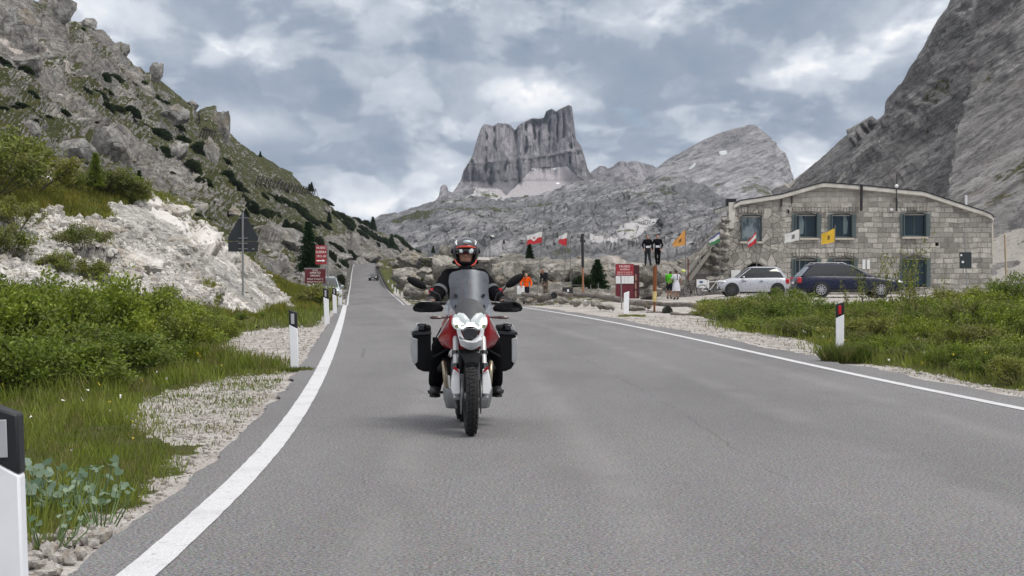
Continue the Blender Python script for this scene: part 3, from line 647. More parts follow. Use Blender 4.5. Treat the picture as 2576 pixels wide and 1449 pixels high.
def hp_mask(P, U, V, T, N):
    sn = 0 * U
    for a, b, w, h, k in ((1819, 383, 10, 2.6, -.15), (1742, 418, 10, 3, -.45), (1827, 385, 6, 2.2, 0)): sn = np.where(((U - a) / w) ** 2 + ((V - b + k * -(U - a)) / h) ** 2 < 1, 1.0, sn)
    n = fbm(P / 60., 3); return {'snow': sn, 'scree': .15 + .6 * n, 'grass': .0 + .6 * n + .2 * (V > 440)}
HPMAT = rockmat('hump_rock', (.48, .47, .485), (.27, .265, .28), 40.0, 9.0, strata=((0, .42, 0), (.45, .1, 1.6)), screec=(.42, .40, .41), grassc=(.12, .12, .08), tint=(.27, .24, .23), bstr=1.0)
HP = Relief('peak', np.linspace(1540, 2030, 420), HUMP_RIDGE, [(1540, 545), (2030, 560)], [(1540, 1500), (2030, 1450)], [(1540, 2100), (1900, 2150), (2030, 2050)], 220, hp_disp, HPMAT, masks=hp_mask, label='rounded pale rock peak with two snow patches', jag=.6, toward=.6)
# ---------------------------------------------------------------- rocks
def rock_mesh(seed, sub=4, planes=15, flat=.75):
    r = np.random.default_rng(seed)
    bm = bmesh.new(); bmesh.ops.create_icosphere(bm, subdivisions=sub, radius=1.0)
    d = np.array([v.co[:] for v in bm.verts]); d /= np.linalg.norm(d, axis=1, keepdims=True)
    pn = r.normal(size=(planes, 3)); pn /= np.linalg.norm(pn, axis=1, keepdims=True); h = r.uniform(.55, .95, planes)
    dot = d @ pn.T; rr = np.where(dot > .12, h[None] / np.maximum(dot, .12), 9.0)
    rad = -np.log(np.exp(-np.minimum(rr, 3) * 34).sum(1)) / 34
    rad = np.minimum(rad, 1.25)
    p = d * rad[:, None]; off = r.uniform(0, 50, 3)
    rad = rad * (1 + .15 * fbm(p * 2.2 + off, 4)) - .09 * sst(.55, .8, ridged(p * 1.7 + off + 4, 2)) - .05 * (1 - sst(0, .12, np.abs(fbm(p * 1.3 + off + 9, 2)))) + .09 * (ridged(p * 4 + off, 4) - .5)
    p = d * rad[:, None]
    for v, q in zip(bm.verts, p): v.co = q
    me = bpy.data.meshes.new('boulder'); bm.to_mesh(me); bm.free()
    mn = p.min(0); mx = p.max(0); c = (mn + mx) / 2; s = (mx - mn)
    co = (p - c) / s; co[:, 2] += .5          # unit box, base at z=0
    me.vertices.foreach_set('co', co.astype(np.float32).ravel())
    me.polygons.foreach_set('use_smooth', [True] * len(me.polygons)); me.update(); me.set_sharp_from_angle(angle=R(24)); return me
def rock_obj_mat(name, light, dark, sc, bd=.08, moss=0.0, tint=(.34, .28, .2)):
    m = NT(name); P = m.pos(); w = 1 / sc
    n1 = m.noise(P, w * .8, 4, .6); n2 = m.noise(P, w * 3, 6, .68, .4); n3 = m.noise(P, w * 11, 5, .7)
    ck = m.mr(m.vor(m.mix(.3, P, m.N('ShaderNodeTexNoise').outputs['Color'], 'LINEAR_LIGHT'), w * 1.2, 'DISTANCE_TO_EDGE'), 0, .05)
    c = m.mix(m.mr(n1, .3, .7), dark, light); c = m.mix(1.0, c, m.ramp(n2, ((.30, .52), (.5, 1), (.70, 1.3))), 'MULTIPLY'); c = m.mix(1.0, c, m.ramp(n3, ((.3, .78), (.7, 1.18))), 'MULTIPLY')
    c = m.mix(m.mr(m.noise(P, w * .7, 3), .5, .72, 0, .55), c, tint)
    c = m.mix(m.math('MULTIPLY', m.math('SUBTRACT', 1.0, ck), .16), c, [k * .5 for k in dark])
    if moss:
        nz = m.N('ShaderNodeNewGeometry').outputs['Normal']; sp = m.N('ShaderNodeSeparateXYZ'); m.L(nz, sp.inputs[0])
        c = m.mix(m.mr(m.math('ADD', m.math('MULTIPLY', sp.outputs[2], .4), n2), .95, 1.12, 0, moss), c, (.07, .08, .03))
    return m.done(c, .93, m.bump(m.math('ADD', m.math('MULTIPLY', n2, .7), m.math('ADD', m.math('MULTIPLY', n3, .3), m.math('MULTIPLY', ck, .3))), .8, bd), 0, .15)
RK_HILL = rock_obj_mat('hill_boulder_rock', (.38, .37, .35), (.15, .147, .14), 2.2, .35, .5)
RK_FORT = rock_obj_mat('fort_boulder_rock', (.40, .38, .345), (.17, .16, .14), 1.3, .2, .35)
RK_PALE = rock_obj_mat('pale_boulder_rock', (.62, .60, .565), (.37, .35, .325), .8, .07, 0)
ROCKS = {}
def rock_variant(k, mat):
    key = (k, mat.name)
    if key not in ROCKS:
        me = rock_mesh(100 + k, 4); me.materials.append(mat); ROCKS[key] = me
    return ROCKS[key]
def boulder(base, w, h, mat, k, label, group, dep=None, rz=None, tilt=0.0, name='boulder'):
    o = bpy.data.objects.new(name, rock_variant(k % 8, mat)); COL.objects.link(o)
    dep = dep or w * random.uniform(.7, 1.0); o.location = base
    o.rotation_euler = (random.uniform(-.1, .1), tilt, rz if rz is not None else random.choice([0, .3, -.3, math.pi, 2.8]))
    o.scale = (w, dep, h); return tag(o, label, 'boulder', group)
def place_rock(rel, u, v, wp, hp, mat, k, label, group, sink=.34, tilt=0.0, d=None):
    if rel is None: p = W(u, v + hp / 2, d); dd = d
    else: p, n = rel.at(u, v + hp / 2 * .8); dd = p.y
    w = wp * dd / FD; h = hp * dd / FD * (1 + sink)
    p = Vector(p); p.z -= h * sink; p.y += w * .25
    return boulder(p, w, h, mat, k, label, group, tilt=tilt)
named = [ # hillside
 (HS, 45, 62, 100, 120, 'big blocky cliff rock at the top left corner of the hillside', 0), (HS, 138, 30, 80, 62, 'split grey rock standing on the skyline beside the top left cliff', 0),
 (HS, 220, 62, 40, 26, 'low grey rock on the skyline just below the split rock', 0), (HS, 314, 120, 32, 34, 'rounded rock on the upper skyline left of the rock pinnacle', 0),
 (HS, 386, 180, 34, 56, 'pointed rock pinnacle leaning out from the hillside skyline', .15), (HS, 484, 262, 28, 22, 'small rock on the skyline above the overhanging outcrop', 0),
 (HS, 548, 300, 54, 62, 'dark overhanging outcrop on the skyline above the small snow fence', .2),
 (HS, 47, 164, 95, 44, 'broad rounded boulder near the left edge high on the hillside', 0), (HS, 42, 212, 58, 48, 'domed grey boulder at the left edge below a dark pine strip', 0),
 (HS, 129, 141, 62, 38, 'pale boulder under the split skyline rock', 0), (HS, 330, 180, 60, 44, 'grey slab below the rock pinnacle', 0),
 (HS, 415, 290, 76, 54, 'wide weathered outcrop in the middle of the upper hillside', .3), (HS, 427, 385, 42, 54, 'leaning slab between two dark pine patches', .35),
 (HS, 534, 385, 58, 84, 'tall pale rock below the small snow fence', .2), (HS, 268, 378, 104, 84, 'massive rounded cliff block behind the small larch', 0),
 (HS, 178, 378, 124, 74, 'massive cliff block left of the rounded one', 0), (HS, 70, 335, 46, 36, 'grey boulder left of the massive cliff blocks', 0),
 (HS, 212, 322, 70, 40, 'grey boulder on top of the massive cliff blocks', 0), (HS, 343, 355, 38, 26, 'small boulder right of the massive cliff blocks', 0),
 (HS, 478, 452, 56, 60, 'pale upright outcrop in the middle of the lower hillside', .1), (HS, 500, 520, 50, 34, 'outcrop right above the white slab of the bank', 0), (HS, 584, 542, 44, 34, 'grey outcrop just left of the triangular sign', .2),
 (HS, 690, 600, 130, 44, 'long grey outcrop right of the triangular sign', .25), (HS, 705, 668, 100, 58, 'big slanting outcrop behind the lower maroon sign', .35), (HS, 748, 700, 56, 44, 'pointed outcrop left of the lower maroon sign', .2),
 (HS, 868, 684, 26, 34, 'pointed pale rock beside the far road edge line', -.2), (HS, 843, 708, 36, 24, 'pile shaped pale rock right of the sign pole', 0),
 (HS, 860, 646, 60, 22, 'low rock ledge above the far road', 0), (HS, 930, 648, 58, 24, 'rounded pale boulder at the end of the far road', 0)]
for i, (rel, u, v, w, h, lab, tl) in enumerate(named): place_rock(rel, u, v, w, h, RK_HILL, i * 3 + 1, lab, None, tilt=tl)
named2 = [(1035, 652, 84, 44, 1), (1020, 694, 78, 46, 4), (1066, 684, 40, 28, 2), (1122, 664, 64, 62, 3), (1128, 634, 52, 40, 5), (1051, 732, 76, 40, 6), (1014, 716, 46, 26, 0), (1092, 704, 52, 34, 2), (1000, 664, 34, 26, 7), (1085, 740, 40, 26, 5), (1275, 690, 90, 70, 4), (1345, 686, 84, 66, 1), (1412, 688, 80, 58, 6), (1478, 684, 84, 70, 3), (1532, 690, 60, 60, 2)]
labs2 = ['large brown stained boulder right of the far road end', 'big pale rounded boulder left of the motorcycle mirror', 'flat flaky boulder between the two big ones', 'tall leaning slab behind the rider on the left', 'upper slab end showing above the rider shoulder', 'low brown boulder above the small white road posts', 'pale block beside the far right edge line', 'split boulder just left of the rider', 'small dark boulder at the far road bend', 'rock low down behind the left handguard', 'pale rock face right of the rider', 'rock face behind the stooping dark figure', 'rock face behind the second red and white flag', 'rock face left of the dark green bush', 'rock beside the maroon information box']
for i, ((u, v, w, h, k), lab) in enumerate(zip(named2, labs2)):
    D0 = {0: 300, 1: 230, 2: 220, 3: 150, 4: 155, 5: 175, 6: 240, 7: 190, 8: 380, 9: 160}.get(i, 118); place_rock(None, u, v, w, h, RK_FORT, k, lab, None, d=D0, sink=.1, tilt=(.25 if i == 3 else 0))
place_rock(MD, 350, 668, 96, 58, RK_PALE, 3, 'biggest white boulder in the middle of the bank', None)
place_rock(MD, 545, 600, 60, 44, RK_PALE, 5, 'pale boulder at the right shoulder of the bank', None); place_rock(MD, 428, 528, 90, 34, RK_PALE, 2, 'long pale rock on top of the bank', None)
place_rock(MD, 295, 748, 50, 34, RK_PALE, 6, 'grey boulder just above the green shrubs', None); place_rock(MD, 372, 492, 34, 26, RK_PALE, 1, 'small pale boulder on the crest of the bank', None); place_rock(MD, 620, 650, 50, 42, RK_PALE, 7, 'pale rock behind the triangular sign pole', None)
rn = np.random.default_rng(3)
def scatter(rel, n, ub, vb, smin, smax, mat, label, group, cond=None):
    c = 0; t = 0
    while c < n and t < n * 30:
        t += 1; u = rn.uniform(*ub); j = int(np.argmin(np.abs(rel.u - u))); col = rel.V[:, j]; v = rn.uniform(max(vb[0], col.min() + 3), min(vb[1], col.max())) if min(vb[1], col.max()) > max(vb[0], col.min() + 3) else None
        if v is None or (cond and not cond(u, v)): continue
        s = smin + (smax - smin) * rn.random() ** 2.5; place_rock(rel, u, v, s * rn.uniform(.8, 1.5), s * rn.uniform(.5, .9), mat, int(rn.integers(8)), label, group, sink=.3, tilt=rn.uniform(-.1, .35)); c += 1
scatter(HS, 150, (-20, 1040), (20, 720), 5, 18, RK_HILL, 'one of many grey boulders strewn over the left hillside', 'boulders strewn over the left hillside', lambda u, v: rn.random() < (1.0 if u < 560 else .55))
scatter(RB, 72, (950, 1890), (600, 745), 10, 34, RK_FORT, 'one of many grey brown boulders heaped below the stone fort', 'boulders heaped between road and fort')
scatter(MD, 36, (-20, 700), (530, 770), 5, 22, RK_PALE, 'one of many broken white stones lying on the bank', 'white stones lying on the bank', lambda u, v: bool(in_poly(np.array([u]), np.array([v]), WHITE)[0]))

# loose small stones: uncountable
def stones_mesh(name, pts, sizes, mat, label):
    bm = bmesh.new(); bmesh.ops.create_icosphere(bm, subdivisions=1, radius=1); b = np.array([v.co[:] for v in bm.verts]); f = np.array([[v.index for v in q.verts] for q in bm.faces]); bm.free()
    n = len(pts); q = b[None] * (1 + .22 * rn.normal(size=(n, len(b), 1)).clip(-1.3, 1.3)) * rn.uniform(.55, 1.3, (n, 1, 3)) * sizes[:, None, None]
    v = q + pts[:, None, :]; F = f[None] + (np.arange(n) * len(b))[:, None, None]
    me = mesh_np(name, v.reshape(-1, 3), F.reshape(-1, 3), smooth=False); o = obj_from(name, me, mat); tag(o, label, kind='stuff'); return o
bu, bv = rn.uniform(-60, 740, 12000), rn.uniform(520, 800, 12000)
k = in_poly(bu, bv, WHITE); k &= ~(in_poly(bu, bv, SLAB) & (rn.random(12000) < .85)); bu, bv = bu[k], bv[k]
pts = []; 
for u, v in zip(bu, bv):
    j = min(len(MD.u) - 1, int(np.searchsorted(MD.u, u))); col = MD.V[:, j]
    if not col.min() < v < col.max(): continue
    pts.append(MD.P[int(np.argmin(np.abs(col - v))), j])
pts = np.array(pts); stones_mesh('stones', pts, .04 + .13 * rn.random(len(pts)) ** 3, RK_PALE, 'small broken white stones covering the bank')
# stones on the verges
gm = (GGRASS < .5) & ~((GX > XL(GY) - .4) & (GX < XR(GY) + .6)) & (GY < 60) & (GU > -60) & (GU < 2650)
wt = (GY[gm] ** 1.0); gx, gy, gzz = GX[gm], GY[gm], GZ[gm]; sel = rn.choice(len(gx), 9000, p=wt / wt.sum())
pts = np.stack([gx[sel] + rn.normal(0, .05, 9000), gy[sel] + rn.normal(0, .06, 9000), gzz[sel] + .004], -1); pts = pts[~((pts[:, 0] > XL(pts[:, 1]) - .42) & (pts[:, 0] < XR(pts[:, 1]) + .9))]
RK_GRAV = rock_obj_mat('gravel_stone', (.50, .475, .45), (.27, .25, .225), .05, .005)
stones_mesh('gravel', pts, .008 + .03 * rn.random(len(pts)) ** 4, RK_GRAV, 'loose gravel stones on the road verges')
ex = rn.uniform(-3.3, -1.95, 500); ey = rn.uniform(6.8, 9.6, 500); stones_mesh('gravel', np.stack([ex, ey, 0 * ex], -1)[XL(ey) - ex > .42], .02 + .03 * rn.random((XL(ey) - ex > .42).sum()), RK_GRAV, 'coarse white gravel in the bottom left corner')

# ---------------------------------------------------------------- vegetation
def leafmat(name, a, b, dead=None, rough=.55):
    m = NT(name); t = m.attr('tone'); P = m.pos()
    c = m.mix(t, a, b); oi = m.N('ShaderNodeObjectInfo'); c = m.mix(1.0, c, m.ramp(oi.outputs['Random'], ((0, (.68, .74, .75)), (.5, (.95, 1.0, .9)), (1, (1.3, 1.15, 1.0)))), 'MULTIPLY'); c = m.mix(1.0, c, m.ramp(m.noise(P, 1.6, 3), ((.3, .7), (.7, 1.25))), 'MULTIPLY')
    if dead: c = m.mix(m.mr(m.noise(P, 2.3, 3, .6), .48, .64, 0, .75), c, dead)
    m.put(m.b.inputs['Base Color'], c); m.b.inputs['Roughness'].default_value = rough; m.b.inputs['Specular IOR Level'].default_value = .25
    tr = m.N('ShaderNodeBsdfTranslucent'); m.L(m.mix(1.0, c, (1.3, 1.45, .7), 'MULTIPLY'), tr.inputs[0]); ms = m.N('ShaderNodeMixShader'); ms.inputs[0].default_value = .28
    m.L(m.b.outputs[0], ms.inputs[1]); m.L(tr.outputs[0], ms.inputs[2]); m.L(ms.outputs[0], m.out.inputs[0]); return m.m
def quads(P, Dr, Wd, ln, wd, fold=0.0):
    """leaf quads: base P, direction Dr, side Wd, length ln, width wd -> diamond shaped faces"""
    Dr = Dr / (np.linalg.norm(Dr, axis=1, keepdims=True) + 1e-9); Wd = Wd - Dr * (Wd * Dr).sum(1, keepdims=True); Wd /= np.linalg.norm(Wd, axis=1, keepdims=True) + 1e-9
    a = P; b = P + Dr * ln[:, None] * .5 + Wd * wd[:, None] * .5; c = P + Dr * ln[:, None]; d = P + Dr * ln[:, None] * .5 - Wd * wd[:, None] * .5
    return np.stack([a, b, c, d], 1)
def leaf_obj(name, Q, tone, mat, parent=None):
    n = len(Q); me = mesh_np(name, Q.reshape(-1, 3), np.arange(n * 4).reshape(n, 4), smooth=False); attr(me, 'tone', np.repeat(tone, 4)); return obj_from(name, me, mat, parent)
BARK = simple('bark', (.075, .06, .045), .9, scale=20, var=.4, bump=.4)
L_WILLOW = leafmat('willow_leaf', (.048, .082, .012), (.24, .29, .045), (.12, .14, .04))
L_OLIVE = leafmat('olive_leaf', (.075, .095, .020), (.23, .25, .065), (.20, .17, .10))
L_MUGO = leafmat('mugo_needle', (.014, .026, .011), (.045, .070, .024), None, .7)
L_SPRUCE = leafmat('spruce_needle', (.014, .035, .014), (.045, .085, .03), None, .7)
L_GRASS = leafmat('grass_blade', (.065, .095, .014), (.22, .26, .05), (.20, .165, .085))
L_PALE = leafmat('pale_leaf', (.09, .15, .09), (.33, .40, .33), None, .6)
def rnd_dir(n, r, up=0.0): d = r.normal(size=(n, 3)); d[:, 2] += up; return d / np.linalg.norm(d, axis=1, keepdims=True)
def make_shrub(name, seed, w, h, nleaf, mat, ll, stems=26, openness=.3, pointy=0.0, label=None, cat='shrub', group=None):
    r = np.random.default_rng(seed); root = empty(name, (0, 0, 0), 0, label, cat, group)
    mb = MB(); tips = []
    for k in range(stems):
        a = r.uniform(0, 2 * math.pi); rr = w / 2 * math.sqrt(r.random()); hh = h * (1 - .45 * (rr / (w / 2)) ** 2) * r.uniform(.7, 1.08)
        p0 = (rr * .25 * math.cos(a), rr * .25 * math.sin(a), 0); p3 = (rr * math.cos(a), rr * math.sin(a) , hh)
        p1 = (rr * .55 * math.cos(a + .1), rr * .55 * math.sin(a + .1), hh * .4); p2 = (rr * .85 * math.cos(a), rr * .85 * math.sin(a), hh * .75)
        mb.tube([p0, p1, p2, p3], [.011, .008, .005, .002], 4, False); tips.append((p0, p1, p2, p3))
        for q in range(3):
            t = r.uniform(.35, .9); b = np.array(p1) * (1 - t) + np.array(p3) * t; e = b + rnd_dir(1, r, .6)[0] * h * r.uniform(.12, .26); mb.tube([b, (b + e) / 2 + r.normal(0, .01, 3), e], [.005, .003, .001], 3, False); tips.append((tuple(b), tuple((b + e) / 2), tuple((b + e) / 2), tuple(e)))
    mb.build('stem', BARK, root)
    T = np.array(tips); n = nleaf; k = r.integers(0, len(T), n); t = r.random(n) ** .55
    seg = np.clip((t * 3).astype(int), 0, 2); f = t * 3 - seg; P = T[k, seg] * (1 - f[:, None]) + T[k, seg + 1] * f[:, None]
    cl = r.integers(0, max(8, n // 14), n); cd = r.normal(0, 1, (max(8, n // 14), 3)) * .0
    P = P + r.normal(0, .045 * h + .018, (n, 3)) * np.array([1, 1, .8]); P[:, 2] = np.abs(P[:, 2]) + .015
    D = rnd_dir(n, r, .7 + pointy); Wd = rnd_dir(n, r)
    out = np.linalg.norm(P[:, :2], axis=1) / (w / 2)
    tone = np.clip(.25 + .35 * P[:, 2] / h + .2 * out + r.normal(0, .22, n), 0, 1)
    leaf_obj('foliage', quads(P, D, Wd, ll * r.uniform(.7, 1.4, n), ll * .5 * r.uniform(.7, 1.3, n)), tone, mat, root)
    return root
def spawn(protos, used, base, scale, rz, label, group, sx=1.0, sz=1.0, cat=None):
    p = protos[spawn.k % len(protos)]; spawn.k += 1
    if id(p) in used: o = copy_tree(p)
    else: used.add(id(p)); o = p
    o.location = base; o.rotation_euler = (0, 0, rz); o.scale = (scale * sx, scale, scale * sz); tag(o, label, cat, group); return o
spawn.k = 0
def clear_if_unused(protos, used):
    for p in protos:
        if id(p) not in used:
            for c in list(p.children): bpy.data.objects.remove(c)
            bpy.data.objects.remove(p)

# big willow-like shrubs on the left
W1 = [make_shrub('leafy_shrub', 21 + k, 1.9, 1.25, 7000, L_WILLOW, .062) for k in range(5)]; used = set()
spots = [(-30, 1040, 1.25), (70, 1020, 1.15), (165, 1010, 1.05), (255, 985, 1.1), (330, 965, 1.0), (410, 940, .95), (480, 915, .85), (540, 885, .75),
         (-10, 965, 1.35), (110, 960, 1.3), (215, 950, 1.3), (310, 925, 1.2), (395, 900, 1.1), (470, 885, .8), (540, 862, .6), (600, 845, .5),
         (20, 915, 1.3), (150, 905, 1.2), (270, 885, 1.25), (370, 868, 1.0), (450, 860, .8), (530, 845, .6), (-80, 930, 1.4), (600, 832, .45), (650, 818, .4), (70, 870, 1.3), (200, 862, 1.15), (320, 850, .95), (-40, 860, 1.4)]
def ground_at(u, v):
    """lowest of ground and bank at that place"""
    g = G(u, v)
    d = g.y
    j = int(np.argmin(np.abs(MD.u - u))); 
    if v < MD.V[0, j]: return Vector(MD.at(u, v)[0])
    g.z = float(zground(g.x, g.y)); return g
for i, (u, v, s) in enumerate(spots):
    p = ground_at(u, v - 22); p.z -= .05
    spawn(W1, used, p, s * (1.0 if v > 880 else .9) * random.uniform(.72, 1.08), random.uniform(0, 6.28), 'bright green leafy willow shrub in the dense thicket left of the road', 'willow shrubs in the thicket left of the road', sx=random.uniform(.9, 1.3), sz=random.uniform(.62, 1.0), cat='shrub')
# darker shrubs on top of the bank
W2 = [make_shrub('leafy_shrub', 41 + k, 2.0, 1.3, 4200, L_OLIVE, .085) for k in range(3)]; used2 = set()
for u, v, s, lab in [(10, 455, 2.1, 'dark shrub at the left edge on top of the bank'), (60, 485, 1.8, 'dark shrub lower at the left edge of the bank'), (-40, 500, 2.2, 'dark shrub cut by the left edge of the picture'), (250, 478, 1.2, 'yellow green shrub around the small larch'), (300, 490, 1.3, 'olive shrub at the crest right of the small larch'), (330, 510, 1.0, 'low olive shrub at the right end of the crest'), (175, 470, 1.0, 'olive shrub left of the small larch'), (205, 640, .9, 'single green bush among the white stones'), (10, 640, 1.2, 'green bush at the left edge among white stones'), (150, 680, .8, 'low bush in the stones left of the white boulder'), (30, 600, 1.1, 'flat bush on the white stones near the left edge'),(225,700,.8,'small bush left below the biggest white boulder'),
                     (795, 760, 1.0, 'green bush beside the white roadside post below the maroon signs'), (775, 765, .8, 'green bush left of the parked pale car')]:
    p = Vector(MD.at(u, v)[0]) if u < 700 else Vector(W(u, v + 8, 74)); p.z -= .1
    spawn(W2, used2, p, s * .8, random.uniform(0, 6), lab, None, sx=1.3, sz=.8 if u < 700 else 1.0, cat='shrub')
# right hand vegetation
W3 = [make_shrub('low_bush', 61 + k, 1.7, .75, 4600, L_OLIVE if k % 2 else L_WILLOW, .05, stems=34, pointy=.5) for k in range(5)]; used3 = set()
rsk = .66
rs = [(1850, 800, 1.05), (1910, 812, 1.1), (1980, 826, 1.0), (2050, 838, 1.05), (1880, 790, 1.1), (1950, 796, 1.15), (2030, 806, 1.1), (2100, 830, 1.0), (2170, 856, .95), (2240, 880, .9), (2320, 900, .85), (2400, 915, .9), (2480, 935, .9), (2560, 955, 1.0),
      (2100, 808, .85), (2180, 824, .9), (2260, 846, 1.0), (2340, 868, 1.05), (2430, 880, 1.1), (2520, 905, 1.2), (2600, 915, 1.3), (2290, 815, 1.1), (2370, 828, 1.2), (2450, 838, 1.25), (2540, 860, 1.4), (2400, 800, 1.2), (2480, 805, 1.3), (1830, 782, .9), (1815, 795, .8), (2220, 808, .7), (2130, 860, .7), (2330, 790, 1.0), (1840, 775, 1.1), (1900, 778, 1.15), (1960, 780, 1.2), (2020, 790, .8), (2085, 795, .75), (2150, 797, .75), (2215, 795, .8)]
for i, (u, v, s) in enumerate(rs):
    p = G(u, v + 6); p.z = float(zground(p.x, p.y)) - .03
    spawn(W3, used3, p, s * min(1.35, p.y / 38 * 1.05), random.uniform(0, 6), 'olive green low bush in the strip between road and car park', 'low bushes between road and car park', sx=1.35, sz=random.uniform(.6, .95) * (.8 if u < 2120 else 1.0), cat='bush')
W4 = [make_shrub('leafy_shrub', 81 + k, 2.2, 1.6, 6500, L_WILLOW, .07) for k in range(2)]; used4 = set()
for u, v, s, lab in [(2500, 795, 1.0, 'dark green dense shrub at the right edge in front of the fort'), (2575, 805, 1.15, 'dark green shrub cut by the right edge of the picture'), (2430, 800, .7, 'dark green shrub left of the big one at the right edge')]:
    p = G(u, v + 4); p.z = float(zground(p.x, p.y)) - .05; spawn(W4, used4, p, s * .95, random.uniform(0, 6), lab, None, sx=1.2, sz=.9, cat='shrub')
# thin tall weeds
def make_weed(seed, h):
    r = np.random.default_rng(seed); root = empty('tall_weed'); mb = MB(); P = []
    for k in range(4):
        a = r.uniform(0, 6.28); e = np.array([math.cos(a) * h * .22, math.sin(a) * h * .22, h * r.uniform(.7, 1)]); m_ = e * .5 + r.normal(0, .02, 3); mb.tube([(0, 0, 0), m_, e], [.007, .005, .002], 4, False)
        for t in r.uniform(.25, 1, 90): P.append((m_ * (t / .5) if t < .5 else m_ + (e - m_) * (t - .5) * 2) + r.normal(0, .05, 3))
    mb.build('stem', BARK, root); P = np.array(P); n = len(P); leaf_obj('foliage', quads(P, rnd_dir(n, r, .8), rnd_dir(n, r), .06 * r.uniform(.6, 1.4, n), .022 * np.ones(n)), np.clip(r.normal(.6, .25, n), 0, 1), L_OLIVE, root); return root
W5 = [make_weed(91 + k, 1.4) for k in range(3)]; used5 = set()
for u, v, s in [(2280, 830, 1.5), (2262, 815, 1.2), (2310, 835, 1.1), (2180, 808, 1.0), (2205, 815, .8), (2350, 840, .9), (2140, 812, .7), (2240, 870, .8), (1440 + 960, 860, .7), (495, 880, .7), (540, 868, .7), (520, 890, .8), (2110, 850, .6), (430, 905, .8)]:
    p = G(u, v); p.z = float(zground(p.x, p.y)); spawn(W5, used5, p, s * p.y / 36, random.uniform(0, 6), 'thin tall weed with small leaves standing above the bushes', 'tall thin weeds', cat='plant')

# dwarf pines on the hillside
def make_mugo(seed):
    r = np.random.default_rng(seed); root = empty('dwarf_pine'); n = 3400
    th = r.uniform(0, 2 * math.pi, n); ph = np.arccos(r.uniform(0, 1, n)); lob = 1 + .22 * np.sin(th * 3 + seed) * np.sin(ph) + .12 * np.sin(th * 7 + 2 * ph)
    Nn = np.stack([np.sin(ph) * np.cos(th), np.sin(ph) * np.sin(th), np.cos(ph)], 1); P = Nn * lob[:, None] * r.uniform(.72, 1.02, n)[:, None] * np.array([.5, .5, .8])
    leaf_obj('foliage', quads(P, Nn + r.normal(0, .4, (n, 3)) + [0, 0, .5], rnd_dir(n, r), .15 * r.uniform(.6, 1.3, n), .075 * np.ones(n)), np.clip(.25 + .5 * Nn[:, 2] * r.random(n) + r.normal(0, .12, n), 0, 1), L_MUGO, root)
    mb = MB(); mb.ball((0, 0, .30), (.26, .26, .30), 12, 8); mb.build('dark_core', BARK, root); return root  # dark ball added inside so the clump reads opaque
MG = [make_mugo(k) for k in range(4)]; used6 = set()
mug = [(29, 182, 90, 20), (277, 208, 66, 26), (227, 240, 54, 16), (261, 236, 28, 10), (341, 247, 32, 14), (116, 265, 40, 24), (264, 257, 30, 10), (296, 283, 70, 22), (340, 310, 60, 24), (375, 328, 60, 26), (407, 340, 36, 20), (392, 384, 50, 22), (420, 408, 40, 20), (492, 390, 44, 34), (475, 412, 50, 18), (264, 340, 50, 14), (560, 415, 24, 12), (392, 400, 60, 24), (455, 446, 34, 14), (455, 475, 38, 24), (494, 499, 50, 22), (583, 489, 84, 34), (400, 486, 50, 20), (430, 505, 60, 22), (478, 560, 50, 24), (527, 568, 40, 18), (660, 536, 70, 34), (690, 545, 50, 26), (715, 568, 70, 32), (745, 580, 60, 26), (775, 594, 50, 22), (695, 499, 60, 18), (730, 512, 50, 18), (761, 535, 66, 22), (800, 560, 50, 16), (616, 473, 24, 10), (845, 540, 50, 20), (870, 556, 40, 18), (904, 553, 46, 10), (925, 566, 36, 12), (820, 501, 30, 8), (885, 578, 60, 18), (915, 590, 50, 16), (950, 602, 60, 18), (975, 612, 40, 14), (1000, 602, 30, 12), (1012, 618, 34, 12), (1030, 632, 30, 10), (764, 526, 24, 10), (640, 505, 40, 16), (830, 640, 30, 20), (800, 610, 34, 26), (850, 618, 36, 12), (880, 640, 40, 14), (60, 275, 40, 14), (20, 300, 60, 16), (510, 470, 26, 14), (545, 455, 26, 12), (600, 520, 50, 18), (862, 664, 24, 14), (850, 672, 20, 20), (855, 704, 20, 22), (1048, 636, 20, 10),
        (60,310,50,12),(150,300,30,10),(360,210,26,8),(440,330,30,12),(455,360,30,14),(520,330,24,8),(545,500,40,14),(620,560,50,18),(640,590,40,14),(700,590,40,14),(740,620,34,14)]
mug2 = []
for u, v, w, h in mug:
    if w > 44:
        nn_ = 2 if w < 64 else 3
        for q_ in range(nn_): t_ = (q_ + .5) / nn_ - .5; mug2.append((u + t_ * w * .95 + random.uniform(-4, 4), v + t_ * w * .55 + random.uniform(-4, 4), w / nn_ * random.uniform(1.0, 1.5), h * random.uniform(.55, .95)))
    else: mug2.append((u, v, w, h))
for _ in range(55):
    u_ = random.uniform(20, 1000); j_ = int(np.argmin(np.abs(HS.u - u_))); v_ = random.uniform(float(HS.V[:, j_].min()) + 20, min(640, float(HS.V[:, j_].max()) - 10)) if HS.V[:, j_].min() < 600 else 630
    mug2.append((u_, v_, random.uniform(9, 22), random.uniform(5, 11)))
for u, v, w, h in mug2:
    p, n = HS.at(u, v); d = p.y; s = w * d / FD * 1.15
    o = spawn(MG, used6, p - Vector((0, 0, h * d / FD * .3)), 1, 0, 'dark green dwarf pine clump spreading over the left hillside', 'dwarf pine clumps on the left hillside', cat='bush')
    o.scale = (s, s * .6, h * d / FD * 1.15); o.rotation_euler = (0, .42, random.uniform(-.9, .9))
